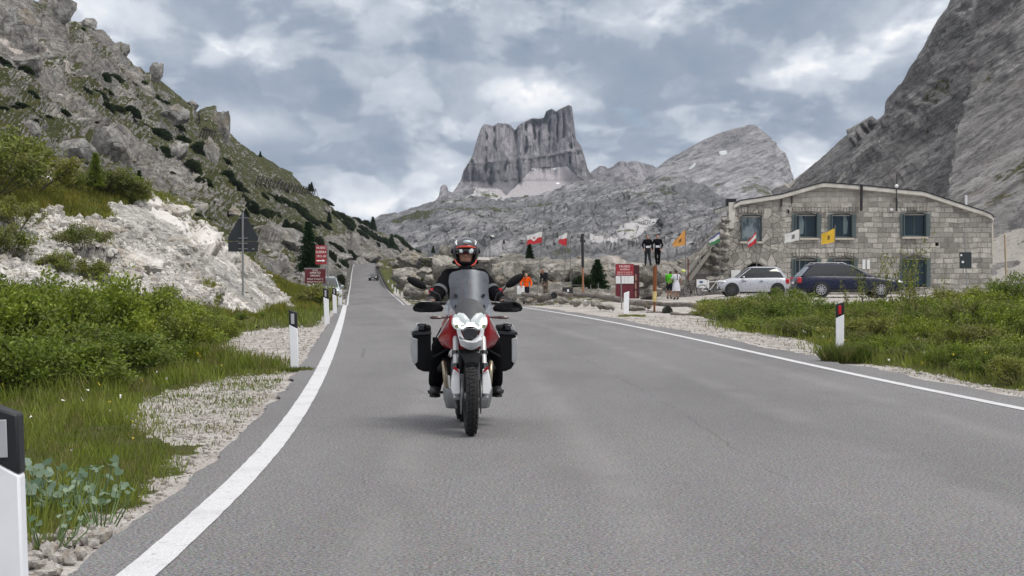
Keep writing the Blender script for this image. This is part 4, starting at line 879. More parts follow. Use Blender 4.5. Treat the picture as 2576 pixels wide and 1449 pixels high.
# conifers
def make_conifer(seed, mat, loose=0.0):
    r = np.random.default_rng(seed); root = empty('conifer_tree'); MB().tube([(0, 0, 0), (.01, 0, .5), (0, 0, 1)], [.022, .014, .002], 6).build('trunk', BARK, root)
    P = []; D = []
    for lv in np.linspace(.06, .97, 34):
        rad = .26 * (1 - lv) ** .8 * r.uniform(.8, 1.15) + .012; nb = int(7 + 9 * (1 - lv))
        for b in range(nb):
            a = r.uniform(0, 6.28); L_ = rad * r.uniform(.65, 1.1); m = int(10 + 26 * L_ / .26); t = r.random(m) ** .7
            d = np.array([math.cos(a), math.sin(a), -.28 + .4 * lv]); P.append(np.array([0, 0, lv]) + d * (L_ * t)[:, None] + r.normal(0, .008 + .012 * loose, (m, 3))); D.append(np.tile(d, (m, 1)) + r.normal(0, .5, (m, 3)))
    P = np.concatenate(P); D = np.concatenate(D); n = len(P)
    leaf_obj('crown', quads(P, D, rnd_dir(n, r), .05 * r.uniform(.6, 1.3, n), .02 * np.ones(n)), np.clip(r.normal(.45, .25, n), 0, 1), mat, root); return root
CF = [make_conifer(5, L_SPRUCE), make_conifer(6, L_SPRUCE), make_conifer(7, L_WILLOW, 1.0)]; usedc = set()
def tree(u, vb, vt, d, k, lab, wide=1.0, group=None):
    p = Vector(W(u, vb, d)); h = (vb - vt) * d / FD; o = CF[k]
    if id(o) in usedc: o = copy_tree(o)
    usedc.add(id(CF[k])); p.z -= .05 * h; o.location = p; o.scale = (h * wide * 1.05, h * wide * 1.05, h * 1.05); o.rotation_euler = (0, 0, random.uniform(0, 6)); tag(o, lab, 'tree', group)
def dz(rel, u, v): return rel.at(u, v)[0].y
tree(240, 462, 384, 62, 2, 'small bright green larch standing on the crest of the bank', 1.0)
tree(350, 476, 428, 76, 0, 'small dark spruce on the crest right of the larch', 1.3)
tree(776, 676, 556, 98, 1, 'tall dark spruce left of the maroon museum sign', .95)
tree(1332, 648, 611, 122, 1, 'small dark spruce behind the first red and white flag', 1.2)
tree(938, 574, 545, 500, 0, 'tiny spruce on the skyline above the far road', 1.3); tree(655, 394, 380, 400, 0, 'tiny spruce alone on the upper hillside skyline', 1.2)
tree(778, 480, 462, 440, 0, 'left of two tiny spruces at the end of the long snow fence', 1.2); tree(784, 480, 458, 440, 1, 'right of two tiny spruces at the end of the long snow fence', 1.2)
tree(985, 622, 588, 520, 1, 'small spruce low on the hillside above the road bend', 1.2); tree(828, 560, 532, 330, 0, 'small spruce in the middle of the lower hillside', 1.1); tree(697, 480 + 25, 488, 330, 1, 'tiny spruce below the long snow fence', 1.3)
tree(1115, 640, 620, 240, 0, 'tiny spruce behind the rocks left of the rider', 1.2);tree(1090, 636, 618, 420, 1, 'small dark spruce at the foot of the foothills', 1.2);tree(1130, 636, 616, 420, 0, 'small dark spruce close behind the rider', 1.2)
tree(1503, 722, 652, 106, 1, 'dark green pointed bushy tree in front of the rock wall left of the maroon box', 1.5)
o = spawn(MG, used6, Vector(W(1466, 722, 105)), 1, 0, 'low dark bush left of the triangular bush', None, cat='bush'); o.scale = (1.1, 1, .7)
clear_if_unused(MG, used6); clear_if_unused(W3, used3)

# grass blades on the verges: uncountable
def blades(name, cnt, sel_mask, hmin, hmax, label, wpow=0.0, mat=None, wid=.006, seed=4):
    r = np.random.default_rng(seed); gx, gy, gz_ = GX[sel_mask], GY[sel_mask], GZ[sel_mask]; w = gy ** (1.6 - wpow); k = r.choice(len(gx), cnt, p=w / w.sum())
    dd = gy[k]; P = np.stack([gx[k] + r.normal(0, .012, cnt) * dd * .5, gy[k] + r.normal(0, .012, cnt) * dd, gz_[k] - .02], -1)
    keep = (P[:, 0] < XL(P[:, 1]) - .48) | (P[:, 0] > XR(P[:, 1]) + .95); P = P[keep]; dd = dd[keep]; cnt = len(P)
    nn = fbm(P * np.array([1.6, 1.6, 0]), 3); h = (hmin + (hmax - hmin) * r.random(cnt) ** 1.5) * np.clip(1 + 1.5 * nn + .5 * (r.random(cnt) > .97), .3, 3) * np.clip(dd / 22, .8, 1.8); wd = wid * np.clip(dd / 14, 1, 4) * r.uniform(.7, 1.5, cnt)
    lean = r.normal(0, .35, (cnt, 3)); lean[:, 2] = 1; side = rnd_dir(cnt, r); side[:, 2] = 0; side[:, 0] += .7
    leaf_obj(name, quads(P, lean, side, h, wd), np.clip(.45 + .5 * nn + r.normal(0, .22, cnt), 0, 1), mat or L_GRASS); tag(bpy.data.objects[name] if name in bpy.data.objects else None, label, kind='stuff') if False else None
    o = [x for x in COL.objects][-1]; tag(o, label, kind='stuff')
vis = (GU > -80) & (GU < 2660)
blades('grass', 60000, (GGRASS > .5) & (GX < XL(GY) - .4) & (GY < 30) & vis, .05, .22, 'green grass on the verge left of the road')
blades('grass', 26000, (GGRASS > .45) & (GX < XL(GY) - .4) & (GY >= 30) & (GY < 90) & vis, .06, .14, 'short grass on the far part of the left verge', seed=6)
blades('grass', 45000, (GGRASS > .45) & (GX > XR(GY) + .8) & (GY < 56) & vis, .06, .20, 'grass and herbs between the bushes right of the road', seed=8)
blades('grass', 5000, (GGRASS > .12) & (GGRASS <= .5) & (GX < XL(GY) - .5) & (GY < 40) & vis, .03, .08, 'sparse grass growing through the gravel', seed=9)
# grass on the bank
def bank_blades(rel, cnt, ub, vb, mask_fn, hmin, hmax, label, mat, seed, wd=.02):
    r = np.random.default_rng(seed); nv = rel.V.shape[0]; ok = (rel.U > ub[0]) & (rel.U < ub[1]) & (rel.V > vb[0]) & (rel.V < vb[1]); gm_ = mask_fn(rel.P[:nv], rel.U, rel.V); ok &= gm_ > .45
    ii, jj = np.nonzero(ok); k = r.integers(0, len(ii), cnt); P = rel.P[ii[k], jj[k]] + r.normal(0, .09, (cnt, 3)) * [1, 1, .1]; nn = fbm(P * .9, 3); h = (hmin + (hmax - hmin) * r.random(cnt)) * (1 + .8 * nn)
    d = r.normal(0, .35, (cnt, 3)); d[:, 2] = 1; leaf_obj('grass', quads(P - [0, 0, .02], d, rnd_dir(cnt, r), h, wd * r.uniform(.7, 1.4, cnt)), np.clip(.45 + .6 * nn + r.normal(0, .2, cnt), 0, 1), mat); tag([x for x in COL.objects][-1], label, kind='stuff')
L_BANK = leafmat('bank_turf', (.07, .085, .018), (.20, .21, .045), (.26, .20, .03))
bank_blades(MD, 52000, (-60, 800), (390, 800), lambda P, U, V: md_mask(P, U, V, None, None)['grass'], .10, .28, 'turf and herbs growing on the bank', L_BANK, 21)
# tufts around the posts
def tuft(u, v, rad, n, h, lab):
    r = np.random.default_rng(int(u)); c = G(u, v); a = r.uniform(0, 6.28, n); q = rad * np.sqrt(r.random(n)); P = np.stack([c.x + q * np.cos(a), c.y + q * np.sin(a), np.full(n, -.03)], -1)
    d = r.normal(0, .35, (n, 3)); d[:, 2] = 1; leaf_obj('grass_tuft', quads(P, d, rnd_dir(n, r), h * r.uniform(.5, 1.2, n), np.full(n, .014)), np.clip(r.normal(.4, .2, n), 0, 1), L_GRASS); o = [x for x in COL.objects][-1]; tag(o, lab, 'grass tuft')
tuft(2130, 908, .42, 2200, .30, 'tall grass tuft around the red reflector post'); tuft(1590, 795, .5, 700, .10, 'low dry grass tuft at the foot of the white post by the logs'); tuft(742, 930, .3, 500, .08, 'short grass at the foot of the middle left post')
# flowers
def flowers(name, cnt, m_, col, label, seed, sz=.009):
    r = np.random.default_rng(seed); gx, gy, gz_ = GX[m_], GY[m_], GZ[m_]; w = gy ** 2; k = r.choice(len(gx), cnt, p=w / w.sum()); mb_ = []
    P = np.stack([gx[k], gy[k], gz_[k] + r.uniform(.08, .3, cnt)], -1); s = sz * np.clip(gy[k] / 12, 1, 3.2); leaf_obj(name, np.concatenate([quads(P, rnd_dir(cnt, r, .3), rnd_dir(cnt, r), s * 2, s * 2) for _ in range(3)]), np.ones(cnt * 3), simple(name + '_petal', col, .6)); o = [x for x in COL.objects][-1]; tag(o, label, kind='stuff')
lm = (GGRASS > .5) & (GX < XL(GY) - .4) & (GY < 40) & vis; rm = (GGRASS > .45) & (GX > XR(GY) + .8) & (GY < 45) & vis
flowers('yellow_flowers', 60, lm, (.55, .42, .02), 'small yellow flowers in the left verge', 1); flowers('white_flowers', 50, lm, (.7, .7, .66), 'small white flowers in the left verge', 2)
flowers('white_flowers', 60, rm, (.62, .63, .55), 'small white flowers in the strip right of the road', 3, .009); flowers('yellow_flowers', 45, rm, (.5, .42, .03), 'small yellow flowers right of the road', 5, .009)
# pale broad leaved plant beside the nearest post
def pale_plant(u, v, n, lab, sc=1.0):
    r = np.random.default_rng(int(u + v)); c = G(u, v); root = empty('broad_leaf_plant', (c.x, c.y, -.02), 0, lab, 'plant'); st = MB(); lf = MB()
    for k in range(n):
        a = r.uniform(0, 6.28); q = .36 * sc * math.sqrt(r.random()); h = r.uniform(.10, .30) * sc; b = Vector((q * math.cos(a), q * math.sin(a), h)); st.tube([(b.x * .5, b.y * .5, 0), (b.x * .9, b.y * .9, h * .6), b], [.005, .004, .003], 5, False)
        n_ = Vector((r.normal(0, .5), -.5 + r.normal(0, .4), .7)).normalized(); s1 = n_.orthogonal().normalized(); s1.rotate(Matrix.Rotation(r.uniform(0, 6.28), 3, n_)); s2 = n_.cross(s1); w = r.uniform(.022, .042) * sc
        ring = [b + s1 * w * x + s2 * w * y + n_ * w * z for x, y, z in ((-.2, 0, 0), (-.5, .55, .22), (.0, .95, .28), (.6, .75, .2), (1.15, 0, -.1), (.6, -.75, .2), (.0, -.95, .28), (-.5, -.55, .22))]; cc = b + s1 * w * .35 - n_ * w * .05
        i0 = len(lf.v); lf.v += [tuple(p) for p in ring] + [tuple(cc)]; lf.f += [(i0 + j, i0 + (j + 1) % 8, i0 + 8) for j in range(8)]
    st.build('stem', simple('pale_stem', (.12, .18, .07), .7), root); o = lf.build('foliage', L_PALE, root, smooth=True); attr(o.data, 'tone', np.repeat(r.random(n), 9))
pale_plant(110, 1290, 42, 'pale grey green broad leaved plant right beside the nearest post'); pale_plant(190, 1270, 40, 'pale broad leaved plant right of the one beside the nearest post'); pale_plant(255, 1310, 22, 'small pale leaved plant nearest to the road edge', .8); pale_plant(120, 1370, 20, 'low pale leaved plant at the foot of the nearest post', .7)
# ---------------------------------------------------------------- stone fort
BD = 105.0
def bx(u, d=BD): return (u - CU) / FD * d
def bz(v, d=BD): return W(CU, v, d).z
def bp(u, v, d=BD): p = W(u, v, d); return (p.x, p.z)
m = NT('fort_masonry'); P = m.co('Object'); 
wob = m.N('ShaderNodeTexNoise'); wob.inputs['Scale'].default_value = .9; wob.inputs['Detail'].default_value = 4; m.L(P, wob.inputs['Vector'])
sx = m.N('ShaderNodeSeparateXYZ'); m.L(P, sx.inputs[0]); xz = m.N('ShaderNodeCombineXYZ'); m.L(sx.outputs[0], xz.inputs[0]); m.L(sx.outputs[2], xz.inputs[1])
vec = m.mix(.27, xz.outputs[0], wob.outputs['Color'], 'ADD')
br = m.N('ShaderNodeTexBrick'); m.L(vec, br.inputs['Vector']); br.inputs['Scale'].default_value = 1.0; br.inputs['Brick Width'].default_value = .58; br.inputs['Row Height'].default_value = .31
br.inputs['Mortar Size'].default_value = .022; br.inputs['Mortar Smooth'].default_value = .4; br.inputs['Color1'].default_value = (0, 0, 0, 1); br.inputs['Color2'].default_value = (1, 1, 1, 1); br.inputs['Mortar'].default_value = (.5, .5, .5, 1); br.offset = .45; br.squash = 1.3; br.squash_frequency = 3
vv = m.mix(.25, xz.outputs[0], wob.outputs['Color'], 'ADD'); vc = m.vor(vv, 2.1, 'F1', 'Color'); ve = m.vor(vv, 2.1, 'DISTANCE_TO_EDGE')
rub = m.mr(m.math('ADD', m.math('MULTIPLY', sx.outputs[0], -.10), m.math('MULTIPLY', m.math('SUBTRACT', m.noise(P, .35, 3), .5), 1.2)), .40, .56)   # rubble on the left, squared blocks on the right
mort = m.math('ADD', m.math('MULTIPLY', br.outputs['Fac'], m.math('SUBTRACT', 1.0, rub)), m.math('MULTIPLY', m.mr(ve, .0, .06, 1, 0), rub))
tone = m.mix(rub, br.outputs['Color'], vc)
tn = m.N('ShaderNodeRGBToBW'); m.L(tone, tn.inputs[0])
c = m.mix(tn.outputs[0], (.23, .222, .205), (.56, .535, .485)); c = m.mix(1.0, c, m.ramp(m.noise(P, 7, 6, .7), ((.3, .68), (.7, 1.25))), 'MULTIPLY')
c = m.mix(m.mr(m.noise(P, 1.1, 4), .48, .7, 0, .5), c, (.23, .215, .195))
stain = m.noise(m.map(P, (1.6, 1, .22)), 1.6, 5, .65); c = m.mix(m.mr(stain, .52, .68, 0, .55), c, (.14, .125, .105))
c = m.mix(m.math('MULTIPLY', mort, m.mr(m.noise(P, 1.3, 3), .35, .65, .3, .75)), c, (.17, .155, .135))
# remains of render under the roof edge
pl = m.math('ADD', m.math('MULTIPLY', sx.outputs[2], .34), m.math('ADD', m.math('MULTIPLY', m.noise(P, .8, 5, .62), 1.3), m.math('MULTIPLY', m.math('ABSOLUTE', m.math('ADD', sx.outputs[0], 2.0)), -.0)))
plm = m.mr(pl, 2.55, 2.6); c = m.mix(m.math('MULTIPLY', plm, .8), c, m.mix(1.0, (.40, .375, .34), m.ramp(m.noise(P, 3, 5), ((.3, .75), (.7, 1.15))), 'MULTIPLY'))
STONE = m.done(c, .92, m.bump(m.math('SUBTRACT', m.noise(P, 9, 5, .7), m.math('MULTIPLY', mort, .9)), .9, .06), 0, .15)
CONC = simple('roof_concrete', (.58, .56, .51), .85, scale=2.5, var=.22, bump=.3, bs=30, dirt=.5); DARK = simple('dark_interior', (.012, .012, .014), .9)
FRAME = simple('grey_shutter_paint', (.085, .115, .12), .55, scale=6); BLK = simple('black_metal', (.018, .018, .02), .45, scale=9); GALV = simple('galvanised_metal', (.30, .31, .31), .45, .7, scale=14)
WHITEP = simple('white_paint', (.72, .73, .74), .5, var=.06, dirt=.12, scale=5); SILL = simple('pale_stone_sill', (.50, .46, .40), .85, scale=9, var=.2)
m = NT('window_glass'); m.b.inputs['Base Color'].default_value = (.012, .03, .042, 1); m.b.inputs['Roughness'].default_value = .08; m.L(m.bump(m.noise(m.co(), 2.0, 2), .06, .02), m.b.inputs['Normal']); WGLASS = m.m
m = NT('painted_reflection_glass'); m.put(m.b.inputs['Base Color'], m.mix(m.mr(m.noise(m.map(m.co(), (1.2, 1, .5)), 2.2, 3), .4, .6), (.06, .085, .10), (.22, .27, .29))); m.b.inputs['Roughness'].default_value = .15; WGL2 = m.m  # pale reflections painted into the colour of the leftmost pane
ox, ox1 = bx(1832), bx(2498); fx = (ox + ox1) / 2; FORT = empty('stone_building', (fx, BD, .05), 0, 'grey stone fort building with a pale curved roof edge', 'building')
def L2(u, v, d=BD): x, z = bp(u, v, d); return (x - fx, z - .05)
roofpts = [(1832, 575), (1833, 514), (1845, 514), (1862, 505), (1965, 489), (2060, 462), (2071, 460), (2082, 460.5), (2165, 467), (2264, 477), (2318, 482), (2330, 485), (2399, 508), (2477, 533), (2492, 540), (2498, 548)]
wall = [L2(1832, 575), L2(1832, 530), L2(1846, 524)] + [L2(u, v + 9) for u, v in roofpts[3:-1]] + [L2(2497, 552), L2(2497, 745), L2(1832, 745)]
wall[-2] = (wall[-2][0], -.3); wall[-1] = (wall[-1][0], -.3)
wb = MB(); wb.prism(wall, 0, .7); tmp = wb.build('wall', STONE)
def arch(u0, u1, v0, v1, rise=6, n=8):
    a = [L2(u0 + (u1 - u0) * k / n, v0 + rise * (1 - math.sin(math.pi * k / n))) for k in range(n + 1)]; return a + [L2(u1, v1), L2(u0, v1)]
OPEN = [('window', 1864, 1917, 537, 607), ('window', 2000, 2057, 534, 598), ('window', 2091, 2145, 534, 598), ('window', 1999, 2057, 646, 700), ('window', 2090, 2149, 646, 700), ('window', 2272, 2331, 532, 595), ('door', 2272, 2332, 644, 722), ('entrance', 1862, 1942, 661, 738)]
cut = MB()
for k, u0, u1, v0, v1 in OPEN:
    cut.prism(arch(u0, u1, v0, v1, 6 if k != 'entrance' else 26), -.5, 1.5)
for a, b, c_, d in ((1977, 1986, 527, 537), (2353, 2362, 610, 619)): cut.prism([L2(a, b * 0 + c_), L2(b, c_), L2(b, d), L2(a, d)], -.5, 1.5)
co = cut.build('cutter', None); md = tmp.modifiers.new('b', 'BOOLEAN'); md.operation = 'DIFFERENCE'; md.object = co; md.solver = 'EXACT'
dg = bpy.context.evaluated_depsgraph_get(); nm = bpy.data.meshes.new_from_object(tmp.evaluated_get(dg)); bpy.data.objects.remove(tmp); bpy.data.objects.remove(co)
wo = obj_from('wall', nm, None, FORT)
if not nm.materials: nm.materials.append(STONE)
b = MB(); x0, x1 = wall[-1][0], wall[-2][0]; b.box(((x0 + x1) / 2, 5.2, 2.0), (x1 - x0 - .1, 8.8, 4.4)); b.box((x0 + .35, 5.2, 1.4), (.6, 9, 5.4)); b.box((x1 - .35, 5.2, 1.2), (.6, 9, 5.0)); b.build('interior', DARK, FORT)
# roof slab with curved edge
rp = [L2(u, v) for u, v in roofpts[2:]]; top = [(x, z) for x, z in rp]; bot = [(x, z - .27) for x, z in rp[::-1]]
r = MB(); r.prism(top + bot, -.22, 9.5); r.build('roof', CONC, FORT, bevel=.04)
r = MB(); r.prism([(x, z + .012) for x, z in top] + [(x, z + .05) for x, z in top[::-1]], -.26, 9.3); r.build('roof_edge_strip', BLK, FORT)
b = MB(); b.prism([L2(1833, 575), L2(1833, 509), L2(1850, 509), L2(1850, 524), L2(1845, 575)], -.1, .0); b.build('corner_render', CONC, FORT)
b = MB(); b.prism([L2(2494, 556), L2(2498.5, 556), L2(2499, 640), L2(2495, 640)], -.03, -.002); b.build('quoin', SILL, FORT)
for k, u0, u1, v0, v1 in OPEN:
    if k == 'entrance': continue
    (xa, za), (xb, zb) = L2(u0, v1), L2(u1, v0); w = xb - xa; h = zb - za; r_ = MB(); t = .07
    for q in ((xa + t / 2, w * 0 + t, za, h - .05), (xb - t / 2, t, za, h - .05)): r_.box((q[0], .25, q[2] + q[3] / 2), (q[1], .12, q[3]))
    r_.box(((xa + xb) / 2, .25, zb - .12), (w - 2 * t, .12, .08)); 
    if k == 'window': r_.box(((xa + xb) / 2, .25, za + .05), (w - 2 * t, .12, .08))
    f = r_.build('window_frame' if k == 'window' else 'door', FRAME, FORT)
    g = MB(); g.box(((xa + xb) / 2, .27, za + h / 2), (w - 2 * t, .02, h - .16)); g.build('pane' if k == 'window' else 'door_panel', (WGL2 if u0 == 1864 else WGLASS) if k == 'window' else simple('blue_door', (.02, .05, .075), .4), f)
    if u0 in (2000, 2091): cq = MB(); xc_ = xa + w * (.32 if u0 == 2000 else .70); cq.prism([(xc_ - .14, za + .2), (xc_ + .10, za + .25), (xc_ + .16, za + h * .6), (xc_ + .02, zb - .2), (xc_ - .16, zb - .2)], .252, .258); cq.build('curtain', simple('curtain_grey', (.16, .22, .24), .7), f)
    mu = MB(); mu.box(((xa + xb) / 2 + (.12 if u0 == 2091 else 0), .245, za + h / 2), (.035, .05, h - .2)); mu.build('mullion', FRAME, f) if k == 'window' and u0 != 1864 else None
    a = MB(); a.prism([(x, z) for x, z in arch(u0 + 1, u1 - 1, v0 + 1, v0 + 9, 5)], .2, .3); a.build('lintel_panel', SILL, f)
    if k == 'window':
        s_ = MB(); s_.box(((xa + xb) / 2, -.02, za - .07), (w + .15, .32, .12)); s_.build('sill', SILL, FORT)
    for sgn, xx in ((-1, xa), (1, xb)):
        if (u0, sgn) in ((1864, 1),): continue
        s2 = MB(); s2.box((xx - sgn * .03, .02, za + (h - .12) / 2), (.05, .42, h - .14)); s2.box((xx + sgn * .10, -.06, za + (h - .12) / 2), (.20, .035, h - .14)) if u0 > 1950 else None; s2.build('shutter', FRAME, FORT)
    n = 9; vs = MB()
    for j in range(n):   # voussoirs of the flat arch
        if j % 1 == 0:
            xx = xa - .15 + (w + .3) * (j + .5) / n; vs.box((xx, -.02, zb + .17 + .05 * math.sin(math.pi * (j + .5) / n)), ((w + .3) / n - .02, .10, .30 + .03 * (j % 3)), Euler((0, (j - n / 2 + .5) * .05, 0)))
    vs.build('arch_stones', STONE, FORT, bevel=.015, seg=1)
a = MB(); q = arch(1860, 1944, 659, 661, 26)[:-2]; q2 = [(x * 1 + (0), z + .22) for x, z in q]
for i in range(len(q) - 1): a.prism([q[i], q[i + 1], q2[i + 1], q2[i]], -.07 - .01 * (i % 2), .0)
a.build('entrance_arch', STONE, FORT, bevel=.02, seg=1)
b = MB(); b.box((bx(1850) - fx, -.12, bz(700) - .05), (.55, .06, 1.0)); b.build('notice_board', WHITEP, FORT)
for uu in (2173, 2184): b = MB(); b.box((bx(uu) - fx, -.03, bz(665) - .05), (.19, .03, .58)); b.build('notice_board', WHITEP, FORT)
def pipe(u0, v0, u1, v1, r_, mat, name='drainpipe', yy=-.12):
    p, q = L2(u0, v0), L2(u1, v1); b = MB(); b.cyl((p[0], yy, p[1]), (q[0], yy, q[1]), r_, 8); return b.build(name, mat, FORT, smooth=True)
pipe(1965, 494, 1965, 519, .05, BLK); pipe(1991, 494, 1991, 512, .05, BLK); pipe(2165, 464, 2164, 531, .085, BLK, yy=-.30); pipe(2253, 500, 2253, 531, .06, BLK, yy=-.28); po = pipe(2253.5, 438, 2253, 500, .028, BLK, 'antenna_pole', -.26)
q = L2(2253, 469); b = MB(); b.ball((q[0], -.26, q[1]), .12, 14, 8); b.build('globe_lamp', WHITEP, FORT, smooth=True)
q = L2(2242, 527); b = MB(); b.cyl((q[0], -.14, q[1]), (q[0], 0, q[1]), .10, 12); b.build('floodlight', WHITEP, FORT, smooth=True); q = L2(2452, 507); b = MB(); b.box((q[0], 2.0, q[1] + .1), (.13, .13, .75)); b.build('vent_pipe', WHITEP, FORT); b = MB(); q = L2(1838, 512); b.box((q[0] + .2, 1.5, q[1] + .12), (.6, .6, .45)); b.build('chimney', BLK, FORT)

# stone ramp with wooden stairs at the left end
rampm = MB(); rr = [(1834, 545), (1822, 552), (1806, 580), (1790, 612), (1772, 640), (1752, 664), (1732, 690), (1715, 712), (1700, 750), (1834, 752)]
rp2 = [(W(u, v, 104.6).x, W(u, v, 104.6).z) for u, v in rr]; rampm.prism(rp2, 104.9, 108); ro = rampm.build('stone_ramp', STONE); tag(ro, 'rough stone ramp wall carrying stairs at the left end of the fort', 'wall')
k = 0
for u, v in [(1826, 556), (1816, 566), (1826, 574), (1810, 588), (1824, 592), (1798, 602), (1812, 610), (1826, 612), (1788, 622), (1802, 630), (1818, 632), (1776, 642), (1792, 646), (1808, 652), (1824, 654), (1764, 660), (1780, 668), (1800, 676), (1820, 680), (1810, 706), (1790, 706), (1828, 712), (1704, 690), (1690, 700), (1680, 712), (1660, 690), (1672, 676), (1690, 676), (1650, 708), (1706, 712), (1664, 724), (1685, 730), (1640, 730), (1612+10, 700), (1630, 690),(1636,712)]:
    s = random.uniform(15, 24) * (1.35 if v > 700 else 1); d = 104.5 if u > 1740 else 103.8; w = s * d / FD; p = W(u, v + s * .4, d); boulder(p, w * 1.25, w * .9, RK_FORT, k, 'one of many rough stones piled below the left end of the fort', 'stones piled below the left end of the fort', dep=w * 1.1); k += 1
ST = empty('staircase', (bx(1750), 103.9, 0), 0, 'grey wooden stairs climbing to the left end of the fort', 'stairs'); WOOD = simple('weathered_wood', (.27, .25, .22), .85, scale=14, var=.4, bump=.4)
def s3(u, v, y=103.9): p = W(u, v, y); return (p.x - bx(1750), y - 103.9, p.z)
a, b_ = s3(1731, 708), s3(1786, 633)
for dy in (0, .8): o = MB(); o.bar((a[0], dy, a[2]), (b_[0], dy, b_[2]), .05, .22); o.build('stringer', WOOD, ST)
for i in range(11):
    t = (i + .5) / 11; o = MB(); o.box((a[0] + (b_[0] - a[0]) * t, .4, a[2] + (b_[2] - a[2]) * t + .08), (.24, .78, .035)); o.build('step', WOOD, ST)
for (p, q) in (((1733, 660), (1790, 614)), ((1735, 668), (1790, 622))):
    p, q = s3(*p), s3(*q); o = MB(); o.bar((p[0], -.05, p[2]), (q[0], -.05, q[2]), .05, .07); o.build('handrail', WOOD, ST)
for u, v0, v1 in ((1731, 652, 705), (1760, 640, 672), (1787, 614, 636)): p, q = s3(u, v1), s3(u, v0); o = MB(); o.bar(p, q, .07, .07); o.build('post', WOOD if u > 1731 else simple('red_brown_paint', (.13, .03, .028), .7), ST)

# ---------------------------------------------------------------- logs
LOGM = None
m = NT('old_log'); P = m.co('Object'); c = m.mix(m.mr(m.noise(m.map(P, (.6, 5, 5)), 3, 6, .7), .3, .7), (.07, .06, .052), (.25, .225, .20)); c = m.mix(m.mr(m.noise(P, 2.2, 3), .5, .7, 0, .5), c, (.17, .125, .10)); LOGM = m.done(c, .9, m.bump(m.noise(m.map(P, (.5, 6, 6)), 4, 5, .7), .8, .03))
LOGD = simple('log_end', (.16, .13, .10), .9, scale=30, var=.35)
def log(u0, v0, u1, v1, r_px, d0, d1, lab, hollow=False):
    a, b = Vector(W(u0, v0, d0)), Vector(W(u1, v1, d1)); L_ = (b - a).length; r0 = r_px * 1.2 * d0 / FD; root = empty('log', a, 0, lab, 'log', None); n = 9
    pts = [(L_ * i / (n - 1), .02 * math.sin(i * 1.7 + u0), .02 * math.cos(i * 1.3)) for i in range(n)]; mb = MB(); mb.tube(pts, [r0 * (1 + .08 * math.sin(i * 2.1 + u0)) for i in range(n)], 14); o = mb.build('trunk', LOGM, root, smooth=True)
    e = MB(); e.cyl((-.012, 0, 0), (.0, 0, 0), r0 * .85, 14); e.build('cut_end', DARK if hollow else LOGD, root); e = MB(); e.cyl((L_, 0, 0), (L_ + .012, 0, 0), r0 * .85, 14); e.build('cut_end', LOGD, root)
    root.rotation_euler = (b - a).to_track_quat('X', 'Z').to_euler()
log(1315, 741, 1350, 745, 4.5, 88, 86, 'short grey log at the left end of the log barrier'); log(1345, 752, 1312, 751, 4.5, 87, 89, 'lower log under the left end of the log barrier')
log(1394, 743, 1358, 752, 8, 83, 88, 'thick hollow log showing its dark open end', True); log(1402, 737, 1434, 744, 5, 85, 82, 'log just right of the hollow one'); log(1445, 741, 1498, 744, 4.6, 84, 80, 'long pale log in the middle of the barrier')
log(1503, 745, 1563, 754, 6, 80, 76, 'thick log ending behind the thin metal stake'); log(1583, 764, 1630, 764, 7, 73, 69, 'thick log right of the white post'); log(1634, 763, 1795, 771, 4.6, 68, 59, 'long thin upper log running to the bushes'); log(1690, 790, 1795, 794, 3.6, 62, 58, 'long thin lower log on the ground near the bushes')
for i, (u, v, w, h, lab, mt) in enumerate([(1330, 757, 26, 14, 'stone support under the left log', 0), (1382, 762, 24, 12, 'stone block under the hollow log', 0), (1415, 758, 34, 16, 'wide stone under the log right of the hollow one', 0), (1452, 763, 34, 20, 'big dark stone under the middle log', 0), (1476, 764, 18, 16, 'pale concrete block under the middle log', 1), (1492, 764, 14, 18, 'narrow stone right of the concrete block', 0), (1509, 770, 26, 20, 'stone under the thick log', 0), (1528, 773, 26, 14, 'mossy stone below the thick log', 0), (1541, 775, 12, 16, 'pale upright stone below the thick log', 1), (1600, 776, 50, 14, 'flat stone under the log right of the white post', 0), (1632, 773, 14, 12, 'small round stone where two logs meet', 0), (1438, 762, 12, 12, 'small dark stone between two logs', 0)]):
    d = CAMH * FD / (v + h / 2 - 688.6); p = W(u, v + h / 2, d); boulder(p, w * d / FD, 1.15 * h * d / FD, RK_PALE if mt else RK_FORT, i + 2, lab, None, dep=.5)
d = 65.0; b = MB(); p = W(1679, 795, d); b.cyl((p.x - .0, d - .25, p.z + .18), (p.x, d + .3, p.z + .18), .185, 16); o = b.build('stump', simple('dark_mossy_wood', (.035, .04, .028), .95, scale=20, var=.5), bevel=.03); tag(o, 'dark mossy stump carrying the long thin log', 'stump')
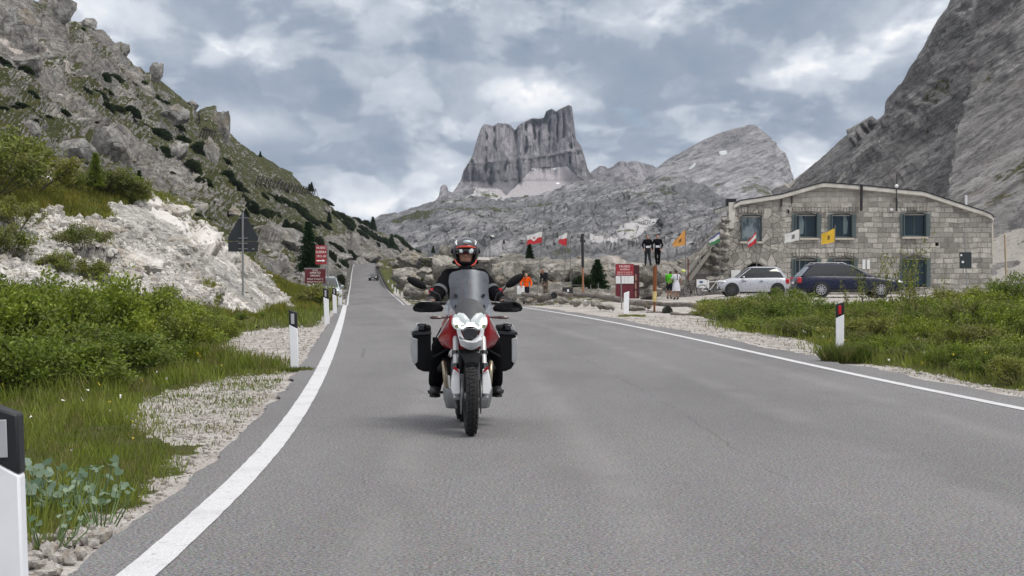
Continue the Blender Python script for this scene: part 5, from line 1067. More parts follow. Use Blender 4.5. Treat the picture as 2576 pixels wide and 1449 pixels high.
# ---------------------------------------------------------------- poles and flags
def cloth_mat(name, col, rough=.8): return simple(name, col, rough, var=.08, scale=4)
RED, WHT, ORG, YEL, GRN, BLU, MAR = [cloth_mat(*a) for a in (('flag_red', (.48, .03, .04)), ('flag_white', (.66, .66, .65)), ('flag_orange', (.62, .30, .08)), ('flag_yellow', (.66, .42, .035)), ('flag_green', (.05, .20, .08)), ('flag_blue', (.06, .09, .25)), ('flag_emblem', (.05, .04, .035)))]
POLE = simple('grey_pole', (.20, .20, .19), .6, .3)
def flag(u_top, v_top, u_bot, v_bot, d, uf, v0, v1, bands, lab, emblem=None, droop=.35, skew=0.0, taper=.35, polemat=None, chevron=False, d2=None):
    a = Vector(W(u_bot, v_bot, d)); b = Vector(W(u_top, v_top, d)); root = empty('flagpole', a, 0, lab, 'flag'); t = b - a
    mb = MB(); mb.cyl((0, 0, 0), t, .028, 8, .02); mb.build('pole', polemat or POLE, root, smooth=True)
    k = d / FD; zt, zb_ = W(CU, v0, d).z - a.z, W(CU, v1, d).z - a.z; xp = t.x * ((zt + zb_) / 2 / t.z); Lf = (uf - u_top) * k; n = 16; H = zt - zb_
    fl = None
    def surf(s, q, off=0.0):   # s along fly 0..1, q 0 bottom..1 top
        sh = H * (1 - taper * s); zc = zb_ + H * q * (1 - taper * s) + skew * s * H - droop * s * s * H * .4
        return (xp + Lf * s * (1 - .06 * math.sin(3 * q)), .10 * math.sin(7 * s + 2 * q) * s + off, zc + .02 * math.sin(9 * s))
    for i, (q0, q1, mt) in enumerate(bands):
        g = MB(); g.grid([[surf(j / n, q0 + (q1 - q0) * r_ / 4) for j in range(n + 1)] for r_ in range(5)]); 
        if i == 0: fl = g.build('flag', mt, root, smooth=True)
        else: g.build('stripe', mt, fl, smooth=True)
    if chevron:
        g = MB(); 
        for s0, s1, qa, qb in ((.25, .55, .62, .30), (.55, .85, .30, .62)): g.grid([[surf(s0 + (s1 - s0) * j / 6, qa + (qb - qa) * j / 6 + w_, -.008) for j in range(7)] for w_ in (-.02, .2)])
        g.build('chevron', WHT, fl)
    if emblem:
        g = MB(); s0, q0, sw, qh = emblem
        for ang in range(0, 360, 45):   # spread wing like blot
            a1, a2 = R(ang), R(ang + 28); rr_ = 1.0 if ang % 90 else .75
            g.add([surf(s0, q0, -.012), surf(s0 + sw * math.cos(a1) * rr_, q0 + qh * math.sin(a1) * rr_, -.012), surf(s0 + sw * .6 * math.cos(a2), q0 + qh * .6 * math.sin(a2), -.012)], [(0, 1, 2)])
        g.build('emblem', RED if chevron else MAR, fl)
flag(1366, 580, 1351, 742, 96, 1326, 583, 612, [(0, .52, RED), (.52, 1, WHT)], 'white and red flag with a chevron flying nearest the rider', (.55, .62, .12, .14), taper=.25, chevron=True)
flag(1429, 583, 1415, 732, 96, 1407, 586, 621, [(0, .6, RED), (.6, 1, WHT)], 'small drooping red and white flag left of the dark pole', None, taper=.5, skew=.35)
flag(1725, 570, 1725, 735, 100, 1692, 577, 617, [(0, 1, ORG)], 'orange flag with a dark emblem beside the two standing figures', (.45, .5, .18, .24), taper=.75, skew=-.0)
flag(1811, 566, 1811, 735, 100, 1783, 583, 611, [(0, .4, GRN), (.4, .8, WHT), (.8, 1, BLU)], 'green white and blue flag in front of the stairs', None, taper=.45, skew=-.15)
flag(1903, 578, 1904, 720, 95.5, 1881, 583, 612, [(0, .45, RED), (.45, .8, WHT), (.8, 1, RED)], 'red white red flag in front of the leftmost fort window', None, taper=.4, skew=-.3)
flag(2012, 566, 2011, 735, 95, 1973, 577, 605, [(0, 1, WHT)], 'white flag with a black eagle emblem before the fort', (.45, .5, .18, .34), taper=.25, skew=-.12)
flag(2101, 566, 2099, 735, 95, 2066, 575, 610, [(0, 1, YEL)], 'yellow flag with a black emblem before the fort', (.5, .5, .16, .28), taper=.25, skew=-.05)
flag(1232, 588, 1233, 680, 110, 1244, 590, 600, [(0, .5, BLK), (.5, 1, WHT)], 'tiny white flag right above the rider shoulder', None, taper=.1)
RUST = simple('rusty_iron', (.25, .085, .03), .85, .2, scale=16, var=.5, bump=.5); 
def pole(u0, v0, u1, v1, d, r_, mat, lab, name='pole', parts=None):
    a, b = Vector(W(u0, v0, d)), Vector(W(u1, v1, d)); mb = MB(); root = empty(name, a, 0, lab, 'pole') if parts else None; mb.cyl((0, 0, 0), b - a, r_, 10); o = mb.build('shaft' if parts else name, mat, root, smooth=True)
    if not parts: o.location = a; tag(o, lab, 'pole'); return o
    for t0, t1, rr_, mt, nm_ in parts: q = MB(); q.cyl((b - a) * t0, (b - a) * t1, rr_, 10); q.build(nm_, mt, root, smooth=True)
    return root
pole(1467, 742, 1465, 588, 92, .05, simple('orange_rust', (.33, .15, .08), .8, scale=9, var=.4), 'tall pole dark above and rusty orange below', parts=[(.45, 1.0, .075, BLK, 'sleeve')])
rp_ = pole(1646, 788, 1648, 668, 66, .04, RUST, 'rusty iron post standing in a black base by the logs', 'post', parts=[(.28, .985, .075, RUST, 'jacket'), (.24, .46, .082, simple('yellow_white_band', (.6, .48, .22), .7, scale=8, var=.4), 'band')])
bb = MB(); bb.box((0, 0, .0), (.62, .5, .12)); bb.build('base', BLK, rp_, bevel=.02)
pole(1564, 779, 1562, 690, 71, .025, GALV, 'thin metal stake in front of the maroon box'); pole(1436, 742, 1435, 596, 100, .018, POLE, 'thin pole between the red flag and the dark pole'); pole(1505, 740, 1505, 712, 92, .02, POLE, 'short thin stake left of the maroon box'); pole(1486, 748, 1486, 716, 92, .02, POLE, 'short thin stake beside the wall boulders')
pole(2531, 694, 2528, 590, 108, .06, simple('beige_post', (.45, .36, .25), .8), 'beige post standing right of the fort'); pole(1296, 745, 1296, 660, 100, .02, POLE, 'thin pole right beside the rider shoulder')
# small railing by the log barrier
RA = empty('railing', W(1300, 745, 94), 0, 'thin grey metal railing behind the left logs', 'railing'); k = 94 / FD
for i, du in enumerate((0, 34, 68, 102, 136, 170)): q = MB(); q.cyl((du * k, 0, 0), (du * k, 0, .62), .014, 6); q.build('post', POLE, RA)
for z in (.32, .6): q = MB(); q.cyl((0, 0, z), (170 * k, 0, z), .012, 6); q.build('rail', POLE, RA)
q = MB(); p = W(1310, 740, 93); q.box((0, 0, .22), (.40, .3, .44)); o = q.build('box', WHITEP, bevel=.02); o.location = p; tag(o, 'small white box beside the orange shirted person', 'box')
q = MB(); p = W(1428, 738, 91); q.box((0, 0, .16), (.56, .12, .32)); o = q.build('board', BLK); o.location = p; tag(o, 'low black board behind the logs', 'board'); q = MB(); q.box((.02, -.07, .15), (.10, .01, .14)); q.build('paper', WHITEP, o)

# ---------------------------------------------------------------- lettering and signs
def text(body, size, mat, parent, loc, rot=(R(90), 0, 0), ext=.004, sx=1.0, name='lettering'):
    cu = bpy.data.curves.new(name, 'FONT'); cu.body = body; cu.size = size; cu.extrude = ext; cu.align_x = 'CENTER'; cu.align_y = 'CENTER'; cu.offset = size * .018
    t = bpy.data.objects.new('tmp', cu); COL.objects.link(t); me = bpy.data.meshes.new_from_object(t.evaluated_get(bpy.context.evaluated_depsgraph_get())); bpy.data.objects.remove(t)
    o = obj_from(name, me, None, parent); me.materials.clear(); me.materials.append(mat); o.location = loc; o.rotation_euler = rot; o.scale = (sx, 1, 1); return o
MAROON = simple('maroon_paint', (.115, .008, .018), .5, scale=3, var=.15, dirt=.15); MAROON2 = simple('red_brown_sign', (.30, .018, .03), .5, scale=3); LETW = simple('letter_white', (.70, .64, .62), .6)
d = 74.0; k = d / FD; S1 = empty('sign', W(825, 735, d), 0, 'tall maroon museum sign with a white arrow on a grey pole', 'sign'); zb = S1.location.z
q = MB(); q.cyl((0, 0, -.6), (0, 0, W(CU, 610, d).z - zb), .035, 10); q.build('pole', GALV, S1, smooth=True)
x0, x1, z0, z1 = (794 - 825) * k, (822 - 825) * k, W(CU, 665, d).z - zb, W(CU, 617, d).z - zb; q = MB(); q.box(((x0 + x1) / 2, -.05, (z0 + z1) / 2), (x1 - x0, .03, z1 - z0)); pn = q.build('panel', MAROON2, S1, bevel=.005)
for i, (tx, f) in enumerate((('MUSEO', .86), ('GUERRA', .64), ('1915-18', .42))): text(tx, .135, LETW, pn, ((x0 + x1) / 2, -.072, z0 + (z1 - z0) * f), sx=.9)
zc = z0 + (z1 - z0) * .19; xc = (x0 + x1) / 2; q = MB(); q.prism([(xc - .19, zc - .025), (xc + .07, zc - .025), (xc + .07, zc - .065), (xc + .19, zc), (xc + .07, zc + .065), (xc + .07, zc + .025), (xc - .19, zc + .025)], -.08, -.068); q.build('arrow', simple('arrow_white', (.85, .84, .82), .5), pn)
S2 = empty('sign', W(793, 740, 75), 0, 'wide maroon opening hours sign below the tall museum sign', 'sign'); zb = S2.location.z; k = 75 / FD
x0, x1, z0, z1 = -26 * k, 26 * k, W(CU, 713, 75).z - zb, W(CU, 677, 75).z - zb; q = MB(); q.box((0, 0, (z0 + z1) / 2), (x1 - x0, .03, z1 - z0)); pn = q.build('panel', MAROON, S2, bevel=.005)
for i, (tx, f, sz) in enumerate((('MUSEO', .92, .07), ('APERTO', .74, .12), ('ORARIO', .54, .11), ('DALLE 10 ALLE 12', .31, .085), ('DALLE 14 ALLE 17', .11, .085))): text(tx, sz, LETW, pn, (0, -.02, z0 + (z1 - z0) * f), sx=1.05)
q = MB()
for x in (x0 + .05, x1 - .05): q.cyl((x, .03, -.5), (x, .03, z1 + .02), .025, 8)
q.build('leg', GALV, S2); q = MB(); q.box((0, .02, z1 + .03), (x1 - x0 + .06, .05, .05)); q.build('cap', GALV, S2)
# maroon information box right of the road
d = 94.0; k = d / FD; K = empty('information_box', W(1579, 751, d), 0, 'maroon museum information box standing before the rock wall', 'information box'); H = W(CU, 664, d).z - K.location.z; w = 61 * k
q = MB(); q.box((w * .16, .35, H / 2), (w * .66 + 0 * w, .7, H)); 
q = MB(); fw = 46 * k; q.box((-w / 2 + fw / 2, .04, H / 2), (fw, .08, H)); q.build('front_panel', MAROON, K, bevel=.01)
q = MB(); q.box((w / 2 - 8 * k, .3, H / 2 - .03), (14.6 * k, .5, H - .06)); q.build('side_panel', simple('dark_maroon', (.05, .006, .012), .6), K, bevel=.01)
q = MB(); q.box((-w / 2 + fw / 2, -.02, H - .33), (fw * .98, .03, .60)); pn = q.build('sign_panel', MAROON2, K)
xc = -w / 2 + fw / 2
for tx, zz, sz in (('MUSEO', H - .14, .17), ('GUERRA', H - .30, .13), ('DALLE 10 ALLE 12', H - .45, .095), ('DALLE 14 ALLE 17', H - .56, .095)): text(tx, sz, simple('pink_white', (.75, .55, .55), .6), pn, (xc, -.04, zz), sx=1.1)
q = MB(); q.box((xc, -.02, H - .86), (fw * .98, .03, .42)); pn = q.build('notice_panel', WHITEP, K)
q = MB(); [q.box((xc + x, -.038, H - .86), (.012, .004, .40)) for x in (-.18, .0, .18)]; q.build('sheet_edge', GALV, pn)
q = MB(); [q.prism([(xc + fw / 2 + .06 + a, z0), (xc + fw / 2 + .15 + a, z0 + .05), (xc + fw / 2 + .13 + a, z0 + .4), (xc + fw / 2 + .05 + a, z0 + .35)], -.03, -.01) for z0, a in ((.05, 0), (.5, .0), (.95, .01))]; q.build('peeled_paint', simple('peeling_wood', (.32, .17, .12), .8), K)
# sign in front of the fort
d = 98; S4 = empty('sign', W(2432, 722, d), 0, 'small dark panel on a post before the right end of the fort', 'sign'); zb = S4.location.z; k = d / FD
q = MB(); q.cyl((0, 0, 0), ((2426 - 2432) * k, 0, W(CU, 578, d).z - zb), .035, 8); q.build('pole', GALV, S4); q = MB(); q.box(((2428 - 2432) * k, -.06, W(CU, 655, d).z - zb), (30 * k, .03, 41 * k)); pn = q.build('panel', simple('dark_panel', (.02, .03, .035), .4), S4)
q = MB(); q.box(((2417 - 2432) * k, -.09, W(CU, 642, d).z - zb), (.1, .01, .1)); q.box(((2421 - 2432) * k, -.09, W(CU, 659, d).z - zb), (.12, .01, .12)); q.build('sticker', WHITEP, pn)
# triangular warning sign seen from behind
d = 62; k = d / FD; S3 = empty('road_sign', W(611, 792, d), 0, 'triangular road sign with a plate below seen from behind', 'road sign'); zb = S3.location.z; zz = lambda v: W(CU, v, d).z - zb
SGB = simple('grey_sign_back', (.018, .024, .030), .55, scale=3); q = MB(); q.cyl((0, 0, -.2), (0, 0, zz(535)), .038, 10); q.build('pole', GALV, S3, smooth=True)
q = MB(); q.prism([(0, zz(530)), (-4 * k, zz(537)), (-38 * k, zz(597)), (-38 * k, zz(606)), (38 * k, zz(606)), (38 * k, zz(597)), (4 * k, zz(537))], .05, .07); tp = q.build('triangle_plate', SGB, S3, bevel=.006)
q = MB(); q.box((0, .06, (zz(607.5) + zz(633)) / 2), (75 * k, .02, zz(607.5) - zz(633))); q.build('lower_plate', SGB, S3, bevel=.006)
q = MB(); [q.box((0, .035, zz(v)), (.34, .03, .03)) for v in (548, 599, 612, 626)]; q.build('bracket', GALV, S3); q = MB(); q.box((26 * k, .045, zz(626)), (.07, .01, .05)); q.build('label', GALV, tp)

# ---------------------------------------------------------------- roadside posts
PBLK = simple('post_black', (.012, .013, .016), .55, var=.2); PWH = simple('post_white', (.82, .84, .88), .55, var=.05, dirt=.15, scale=6); REFL = simple('reflector_grey', (.42, .42, .45), .35, var=.05); REFR = simple('reflector_red', (.55, .01, .02), .35)
def post(u, v, h, lab, tilt=0.0, red=False, plain=False, d=None, w=.13, z=None, group=None, rz=0.0):
    p = G(u, v) if d is None else Vector(W(u, v, d)); root = empty('marker_post', p, rz, lab, 'marker post', group); root.rotation_euler = (0, tilt, rz)
    t = .10; cap = .27 * h; sl = .035
    sec = lambda z0, z1l, z1r, wf: None
    def blk(name, z0l, z0r, z1l, z1r, mat, s=1.0, par=root):
        q = MB(); W_ = w / 2 * s; T_ = t / 2 * s
        q.add([(-W_, -T_, z0l), (W_, -T_, z0r), (W_ * .8, T_, z0r), (-W_ * .8, T_, z0l), (-W_, -T_, z1l), (W_, -T_, z1r), (W_ * .8, T_, z1r), (-W_ * .8, T_, z1l)], [(0, 1, 2, 3), (4, 7, 6, 5), (0, 4, 5, 1), (1, 5, 6, 2), (2, 6, 7, 3), (3, 7, 4, 0)]); return q.build(name, mat, par, bevel=.012)
    sg = 1 if red or plain else -1
    if plain: blk('shaft', -.1, -.1, h - sl * 2, h, PWH); return root
    blk('shaft', -.1, -.1, h - cap - sl * sg, h - cap + sl * sg, PWH); c_ = blk('cap', h - cap - sl * sg + .002, h - cap + sl * sg + .002, h - sl * sg * .6, h + sl * sg * .6, PBLK, 1.03)
    q = MB(); q.box((-.006, -t / 2 - .006, h - cap * .5), (.052, .008, cap * .66)); q.build('reflector', REFR if red else REFL, c_, bevel=.003); return root
post(36, 1560, .885, 'nearest white marker post cut by the left edge of the picture', tilt=-.035, rz=-.1); post(742, 927, .88, 'white marker post with black cap standing on the gravel left of the road', tilt=-.03); post(823, 815, 1.02, 'white marker post with black cap before the pale parked car', tilt=-.04, w=.15); post(843, 788, .92, 'white marker post just right of the one before the pale car', tilt=-.03, w=.15)
post(2112, 884, .90, 'white marker post with red reflector in the tall grass', red=True, tilt=.0, w=.155); post(1575, 787, .80, 'plain white marker post in front of the log barrier', plain=True, tilt=.02, w=.20)
for i, (u, v, d, h) in enumerate([(852, 775, 86, .9), (858, 771, 100, 1.0)]): post(u, v, h, ['small white post where the left edge line reaches the crest', 'smaller white post just beyond the crest on the left'][i], d=d, plain=True)
for i, (u, v) in enumerate([(869, 748), (871, 740), (876, 724), (878, 716), (879, 709), (882, 695), (884, 685), (886, 675)]):
    d = float(np.interp(v, [668, 716, 742, 764], [495, 325, 262, 208])); post(u, v, 1.0, 'one of the tiny white posts along the left edge of the far road', d=d, plain=True, w=.22, group='posts left of the far road')
for i, (u, v) in enumerate([(1021, 758), (1033, 760), (1047, 762), (1011, 752), (1001, 745), (994, 738), (987, 729), (977, 718), (969, 708), (962, 697)]):
    d = float(np.interp(v, [668, 700, 716, 740, 762], [480, 380, 325, 262, 215])); post(u, v, 1.0, 'one of the tiny white posts along the right edge of the far road', d=d, plain=True, w=.24, group='posts right of the far road')

# ---------------------------------------------------------------- snow fences on the hillside
def snow_fence(u0, v0, u1, v1, n, hpx, lab):
    a, _ = HS.at(u0, v0); b, _ = HS.at(u1, v1); root = empty('snow_fence', a, 0, lab, 'snow fence'); t = b - a; h = hpx * a.y / FD
    FW = simple('dark_fence_wood', (.06, .05, .04), .9)
    for i in range(n + 1):
        p = t * (i / n); q = MB(); q.bar(p + Vector((0, 0, -.5)), p + Vector((h * .45, -.3, h)), .16, .16); q.bar(p + Vector((h * .9, -.2, -.8)), p + Vector((h * .45, -.25, h * .9)), .10, .10); q.build('post', FW, root)
    for f in (.25, .5, .75, .98): q = MB(); q.bar(Vector((h * .45 * f, -.35, h * f)), t + Vector((h * .45 * f, -.35, h * f)), .1, .16); q.build('rail', FW, root)
snow_fence(645, 462, 792, 488, 18, 23, 'long dark wooden snow fence on the upper right of the hillside'); snow_fence(500, 345, 532, 352, 5, 24, 'short dark snow fence below the overhanging outcrop')

# ---------------------------------------------------------------- vehicles
TYRE = simple('tyre_rubber', (.018, .018, .019), .85, scale=30, var=.2); RIMS = simple('alloy', (.48, .48, .50), .35, .8); CGLASS = None
m = NT('car_glass'); m.b.inputs['Base Color'].default_value = (.012, .016, .018, 1); m.b.inputs['Roughness'].default_value = .06; m.b.inputs['Coat Weight'].default_value = .5; CGLASS = m.m
def paint(name, col, metal=.3): m_ = simple(name, col, .30, metal, var=.05, coat=.25, spec=.3); return m_
def car(name, loc, rz, L_, Wd, Hh, wb, paintm, prof, gh, lab, rimm, wr=.31, plastic=False, rails=False):
    """local X forward; prof = [(x, z top of lower body)], gh = greenhouse [(x belt rear, x roof rear, x roof front, x belt front)]"""
    root = empty(name, loc, rz, lab, 'car'); hw = Wd / 2; b = MB(); secs = []
    xs = np.linspace(-L_ / 2, L_ / 2, 26)
    for x in xs:
        zt = float(np.interp(x, [p[0] for p in prof], [p[1] for p in prof])); e = abs(x) / (L_ / 2); ww = hw * (1 - .16 * max(0, (e - .78) / .22) ** 2); zb = .20 + .12 * max(0, (e - .8) / .2)
        zt = max(zt, zb + .1); sec = []
        for sy in (1, -1):
            h = [(0, zb), (ww * .85, zb), (ww * .97, zb + .10), (ww, zb + .3 * (zt - zb)), (ww * .99, zb + .62 * (zt - zb)), (ww * .95, zb + .9 * (zt - zb)), (ww * .86, zt), (0, zt + .03)]
            if sy == 1: sec += [(x, y, z) for y, z in h]
            else: sec += [(x, -y, z) for y, z in h[::-1][1:-1]]
        secs.append(sec)
    b.loft(secs); body = b.build('body', paintm, root, smooth=True, angle=R(55))
    x0, x1, x2, x3 = gh; zb_ = lambda x: float(np.interp(x, [p[0] for p in prof], [p[1] for p in prof])) - .03; g = MB(); lv = []
    for t in (0, .35, .7, 1.0):
        z_ = lambda x: zb_(x) * (1 - t) + (Hh - .06) * t; xr = x0 + (x1 - x0) * t; xf = x3 + (x2 - x3) * t; yw = hw * (.90 - .20 * t ** 1.3)
        lv.append([(xr, -yw * .9, z_(x0)), (xr + .12, -yw, z_(x0)), (xf - .25, -yw, z_(x3)), (xf, -yw * .75, z_(x3)), (xf + .04, 0, z_(x3)), (xf, yw * .75, z_(x3)), (xf - .25, yw, z_(x3)), (xr + .12, yw, z_(x0)), (xr, yw * .9, z_(x0)), (xr - .04, 0, z_(x0))])
    g.loft(lv); g.build('window', CGLASS, root, smooth=True, angle=R(35))
    rf = MB(); yw = hw * .71; rf.loft([[(x1 - .10, -yw * .9, Hh - .10), (x1 + .1, -yw, Hh - .09), (x2 - .3, -yw, Hh - .09), (x2 + .03, -yw * .8, Hh - .12), (x2 + .03, yw * .8, Hh - .12), (x2 - .3, yw, Hh - .09), (x1 + .1, yw, Hh - .09), (x1 - .10, yw * .9, Hh - .10)],
                                     [(x1, -yw * .8, Hh - .03), (x1 + .2, -yw * .86, Hh), (x2 - .4, -yw * .86, Hh), (x2 - .1, -yw * .7, Hh - .04), (x2 - .1, yw * .7, Hh - .04), (x2 - .4, yw * .86, Hh), (x1 + .2, yw * .86, Hh), (x1, yw * .8, Hh - .03)]]); rf.build('roof', paintm, root, smooth=True, angle=R(50))
    for sy in (-1, 1):
        for (xa, xb_, w_) in ((x0 + .06, x1 + .04, .20 if plastic else .13), (x3 - .1, x2 - .12, .07), ((x0 + x3) / 2 - .1, (x1 + x2) / 2 - .05, .06)):
            q = MB(); za, zc = zb_(xa), Hh - .09; ya, yc = sy * hw * .905, sy * hw * .715; q.add([(xa - w_ / 2, ya, za), (xa + w_ / 2, ya, za), (xb_ + w_ / 2, yc, zc), (xb_ - w_ / 2, yc, zc), (xa - w_ / 2, ya - sy * .05, za), (xa + w_ / 2, ya - sy * .05, za), (xb_ + w_ / 2, yc - sy * .05, zc), (xb_ - w_ / 2, yc - sy * .05, zc)], [(0, 1, 2, 3), (4, 7, 6, 5), (0, 4, 5, 1), (1, 5, 6, 2), (2, 6, 7, 3), (3, 7, 4, 0)]); q.build('pillar', paintm if w_ != .06 else BLK, root)
        q = MB(); zm = zb_(x3 - .3) + .06; q.ball((x3 - .42, sy * (hw + .09), zm), (.07, .10, .07), 10, 6); q.build('mirror', paintm, root, smooth=True)
        for xx in (-.35, .55): q = MB(); q.box((xx, sy * (hw + .005), zb_(0) - .16), (.2, .03, .03)); q.build('handle', BLK, root, bevel=.008)
        q = MB(); q.box((0, sy * (hw - .005), .27), (wb - 2 * wr - .15, .05, .10)); q.build('sill_trim', BLK if not plastic else RIMS, root, bevel=.01)
        q = MB(); q.ball((L_ / 2 - .22, sy * hw * .72, zb_(L_ / 2 - .3) - .05), (.22, .20, .09), 12, 8); q.build('headlight', simple('headlight_glass', (.6, .62, .63), .15, .3), root, smooth=True)
        q = MB(); q.box((-L_ / 2 + .10, sy * hw * .84, zb_(-L_ / 2 + .2) - .17), (.2, .22, .26)); q.build('tail_light', simple('tail_light_red', (.42, .012, .02), .2, coat=.5), root, bevel=.04)
        for xw in (wb / 2, -wb / 2 ):
            q = MB(); q.cyl((xw, sy * (hw - .25), wr), (xw, sy * (hw + .004), wr), wr * 1.16, 28); q.build('wheel_arch', BLK, root, smooth=True)
            wroot = MB(); wroot.torus((xw, sy * (hw - .07), wr), wr * .82, wr * .18, 'y', 36, 12, .10); wo_ = wroot.build('wheel', TYRE, root, smooth=True)
            q = MB(); q.cyl((xw, sy * (hw - .03), wr), (xw, sy * (hw - .01), wr), wr * .70, 28); q.build('wheel_back', simple('brake_dark', (.03, .03, .03), .7), wo_)
            q = MB()
            for a in range(0, 360, 36): q.bar((xw + .05 * math.cos(R(a)), sy * (hw + .012), wr + .05 * math.sin(R(a))), (xw + wr * .68 * math.cos(R(a)), sy * (hw + .012), wr + wr * .68 * math.sin(R(a))), .02, .045)
            q.torus((xw, sy * (hw + .008), wr), wr * .68, .018, 'y', 32, 6); q.cyl((xw, sy * hw, wr), (xw, sy * (hw + .03), wr), .07, 12); q.build('rim', rimm, wo_)
    q = MB(); q.box((L_ / 2 - .03, 0, .40), (.10, Wd * .78, .20)); q.build('front_bumper', BLK, root, bevel=.04); q = MB(); q.box((-L_ / 2 + .03, 0, .38), (.10, Wd * .80, .22)); q.build('rear_bumper', BLK if plastic else paintm, root, bevel=.04)
    for s_, zz_ in ((1, .44), (-1, .62)): q = MB(); q.box((s_ * (L_ / 2 + .035), 0, zz_), (.012, .50, .11)); q.build('number_plate', WHITEP, root)
    if rails:
        for sy in (-1, 1): q = MB(); q.tube([(x1 + .1, sy * hw * .66, Hh - .02), (x1 + .2, sy * hw * .66, Hh + .035), (x2 - .4, sy * hw * .66, Hh + .035), (x2 - .25, sy * hw * .66, Hh - .03)], .016, 8); q.build('roof_rail', RIMS, root, smooth=True)
    return root
car('parked_car', W(1893.5, 744, 92.5), math.pi + .0, 3.70, 1.66, 1.56, 2.43, paint('silver_paint', (.46, .48, .52)), [(-1.85, .80), (-1.7, .98), (-1.2, 1.0), (.3, .98), (.95, .95), (1.5, .86), (1.75, .70), (1.85, .55)], (-1.70, -1.28, .32, 1.02), 'silver small crossover car parked before the fort', simple('dark_alloy', (.08, .08, .085), .4, .6), .33, True)
car('parked_car', W(2130, 746, 77.0), .03, 4.75, 1.80, 1.47, 2.66, paint('navy_paint', (.006, .010, .035), .0), [(-2.38, .75), (-2.25, .93), (-1.5, .96), (.6, .93), (1.2, .90), (1.9, .80), (2.25, .66), (2.38, .5)], (-2.22, -1.72, .10, 1.05), 'dark navy blue estate car parked before the fort', RIMS, .32, False, True)
zc = float(zroad(355)) ; car('car', (W(940, 717, 355).x, 355, zc + .0), -R(90), 4.3, 1.8, 1.5, 2.6, paint('black_paint', (.006, .006, .010), .0), [(-2.15, .8), (-2.0, .95), (.7, .92), (1.3, .88), (1.9, .75), (2.15, .55)], (-2.0, -1.5, .1, 1.0), 'small dark car driving on the far road', RIMS)
pc = W(819, 760, 104); car('parked_car', pc, -R(90) + .12, 4.2, 1.78, 1.55, 2.55, paint('pale_blue_paint', (.42, .50, .55), .2), [(-2.1, .8), (-2.0, .95), (.7, .95), (1.3, .90), (1.9, .78), (2.1, .55)], (-1.95, -1.5, .2, 1.1), 'pale blue white car parked behind the roadside posts on the left', RIMS)
# bicycles
def bicycle(u, v, d, rz, framem, lab, lean=0.0):
    root = empty('bicycle', W(u, v, d), rz, lab, 'bicycle'); root.rotation_euler = (lean, 0, rz)
    for x in (-.52, .52):
        q = MB(); q.torus((x, 0, .34), .325, .018, 'y', 32, 8); w_ = q.build('wheel', TYRE, root, smooth=True); q = MB(); q.torus((x, 0, .34), .30, .010, 'y', 32, 6)
        for a in range(0, 180, 20): q.bar((x + .3 * math.cos(R(a)), 0, .34 + .3 * math.sin(R(a))), (x - .3 * math.cos(R(a)), 0, .34 - .3 * math.sin(R(a))), .003, .003)
        q.build('rim', RIMS, w_)
    q = MB(); A, B_, C_, D__ = (-.52, 0, .34), (-.08, 0, .30), (-.22, 0, .82), (.34, 0, .86)
    for a, b in ((A, B_), (A, C_), (B_, C_), (C_, D__), (B_, D__), ((.33, 0, .92), (.52, 0, .34))): q.cyl(a, b, .019, 8)
    q.build('frame', framem, root, smooth=True); q = MB(); q.cyl(C_, (-.25, 0, .96), .013, 8); q.ball((-.25, 0, .98), (.13, .06, .03), 10, 6); q.build('saddle', BLK, root, smooth=True)
    q = MB(); q.tube([(.30, -.22, 1.0), (.33, -.1, .99), (.33, 0, .95), (.33, .1, .99), (.30, .22, 1.0)], .014, 8); q.build('handlebar', BLK, root, smooth=True); q = MB(); q.cyl((-.08, -.05, .30), (-.08, .05, .30), .08, 14); q.bar((-.08, .05, .30), (.02, .07, .18), .02, .02); q.build('crank', BLK, root); return root
bicycle(1786, 745, 99, .25, WHITEP, 'white bicycle leaning in front of the silver car', .2); bicycle(1742, 748, 103, .8, BLK, 'black bicycle held by the person in white', -.1)
q = MB(); p = W(1768, 722, 102.5); q.box((0, 0, .2), (.75, .06, .50)); o = q.build('information_board', WHITEP, bevel=.01); o.location = p; tag(o, 'white board leaning on the wall behind the white bicycle', 'board'); q = MB(); q.box((-.1, -.035, .3), (.2, .006, .12)); q.box((.1, -.035, .12), (.35, .006, .03)); q.build('print', simple('blue_print', (.05, .12, .25), .6), o)
# ---------------------------------------------------------------- people
def fabric(name, col, rough=.85): return simple(name, col, rough, var=.22, scale=9, bump=.5, bs=26, spec=.04)
SKIN = simple('skin', (.42, .22, .15), .55, var=.08, scale=12); HAIR = simple('dark_hair', (.02, .015, .012), .7, var=.3, scale=40)
FBLK = fabric('black_fabric', (.007, .007, .0085)); FBLK2 = fabric('charcoal_fabric', (.030, .032, .036)); FGREY = fabric('grey_reflective', (.12, .13, .14), .6); FRED = fabric('red_fabric', (.42, .015, .03)); FORN = fabric('orange_shirt', (.75, .10, .012)); FGRN = fabric('bright_green_shirt', (.10, .50, .03)); FWHT = fabric('white_cloth', (.62, .62, .68)); FNAV = fabric('dark_shorts', (.02, .022, .03)); FBRN = fabric('brown_cloth', (.16, .12, .085)); GLOVE = simple('black_leather', (.015, .015, .016), .55, bump=.4, bs=40)
BONES = {'hip': (0, 0, .93), 'waist': (0, 0, 1.08), 'chest': (0, 0, 1.28), 'neck': (0, 0, 1.47), 'head': (0, -.01, 1.62),
         'shL': (-.18, 0, 1.42), 'elL': (-.24, .02, 1.14), 'wrL': (-.25, -.05, .90), 'shR': (.18, 0, 1.42), 'elR': (.24, .02, 1.14), 'wrR': (.25, -.05, .90),
         'hiL': (-.09, 0, .92), 'knL': (-.10, -.01, .50), 'anL': (-.11, .02, .09), 'hiR': (.09, 0, .92), 'knR': (.10, -.01, .50), 'anR': (.11, .02, .09)}
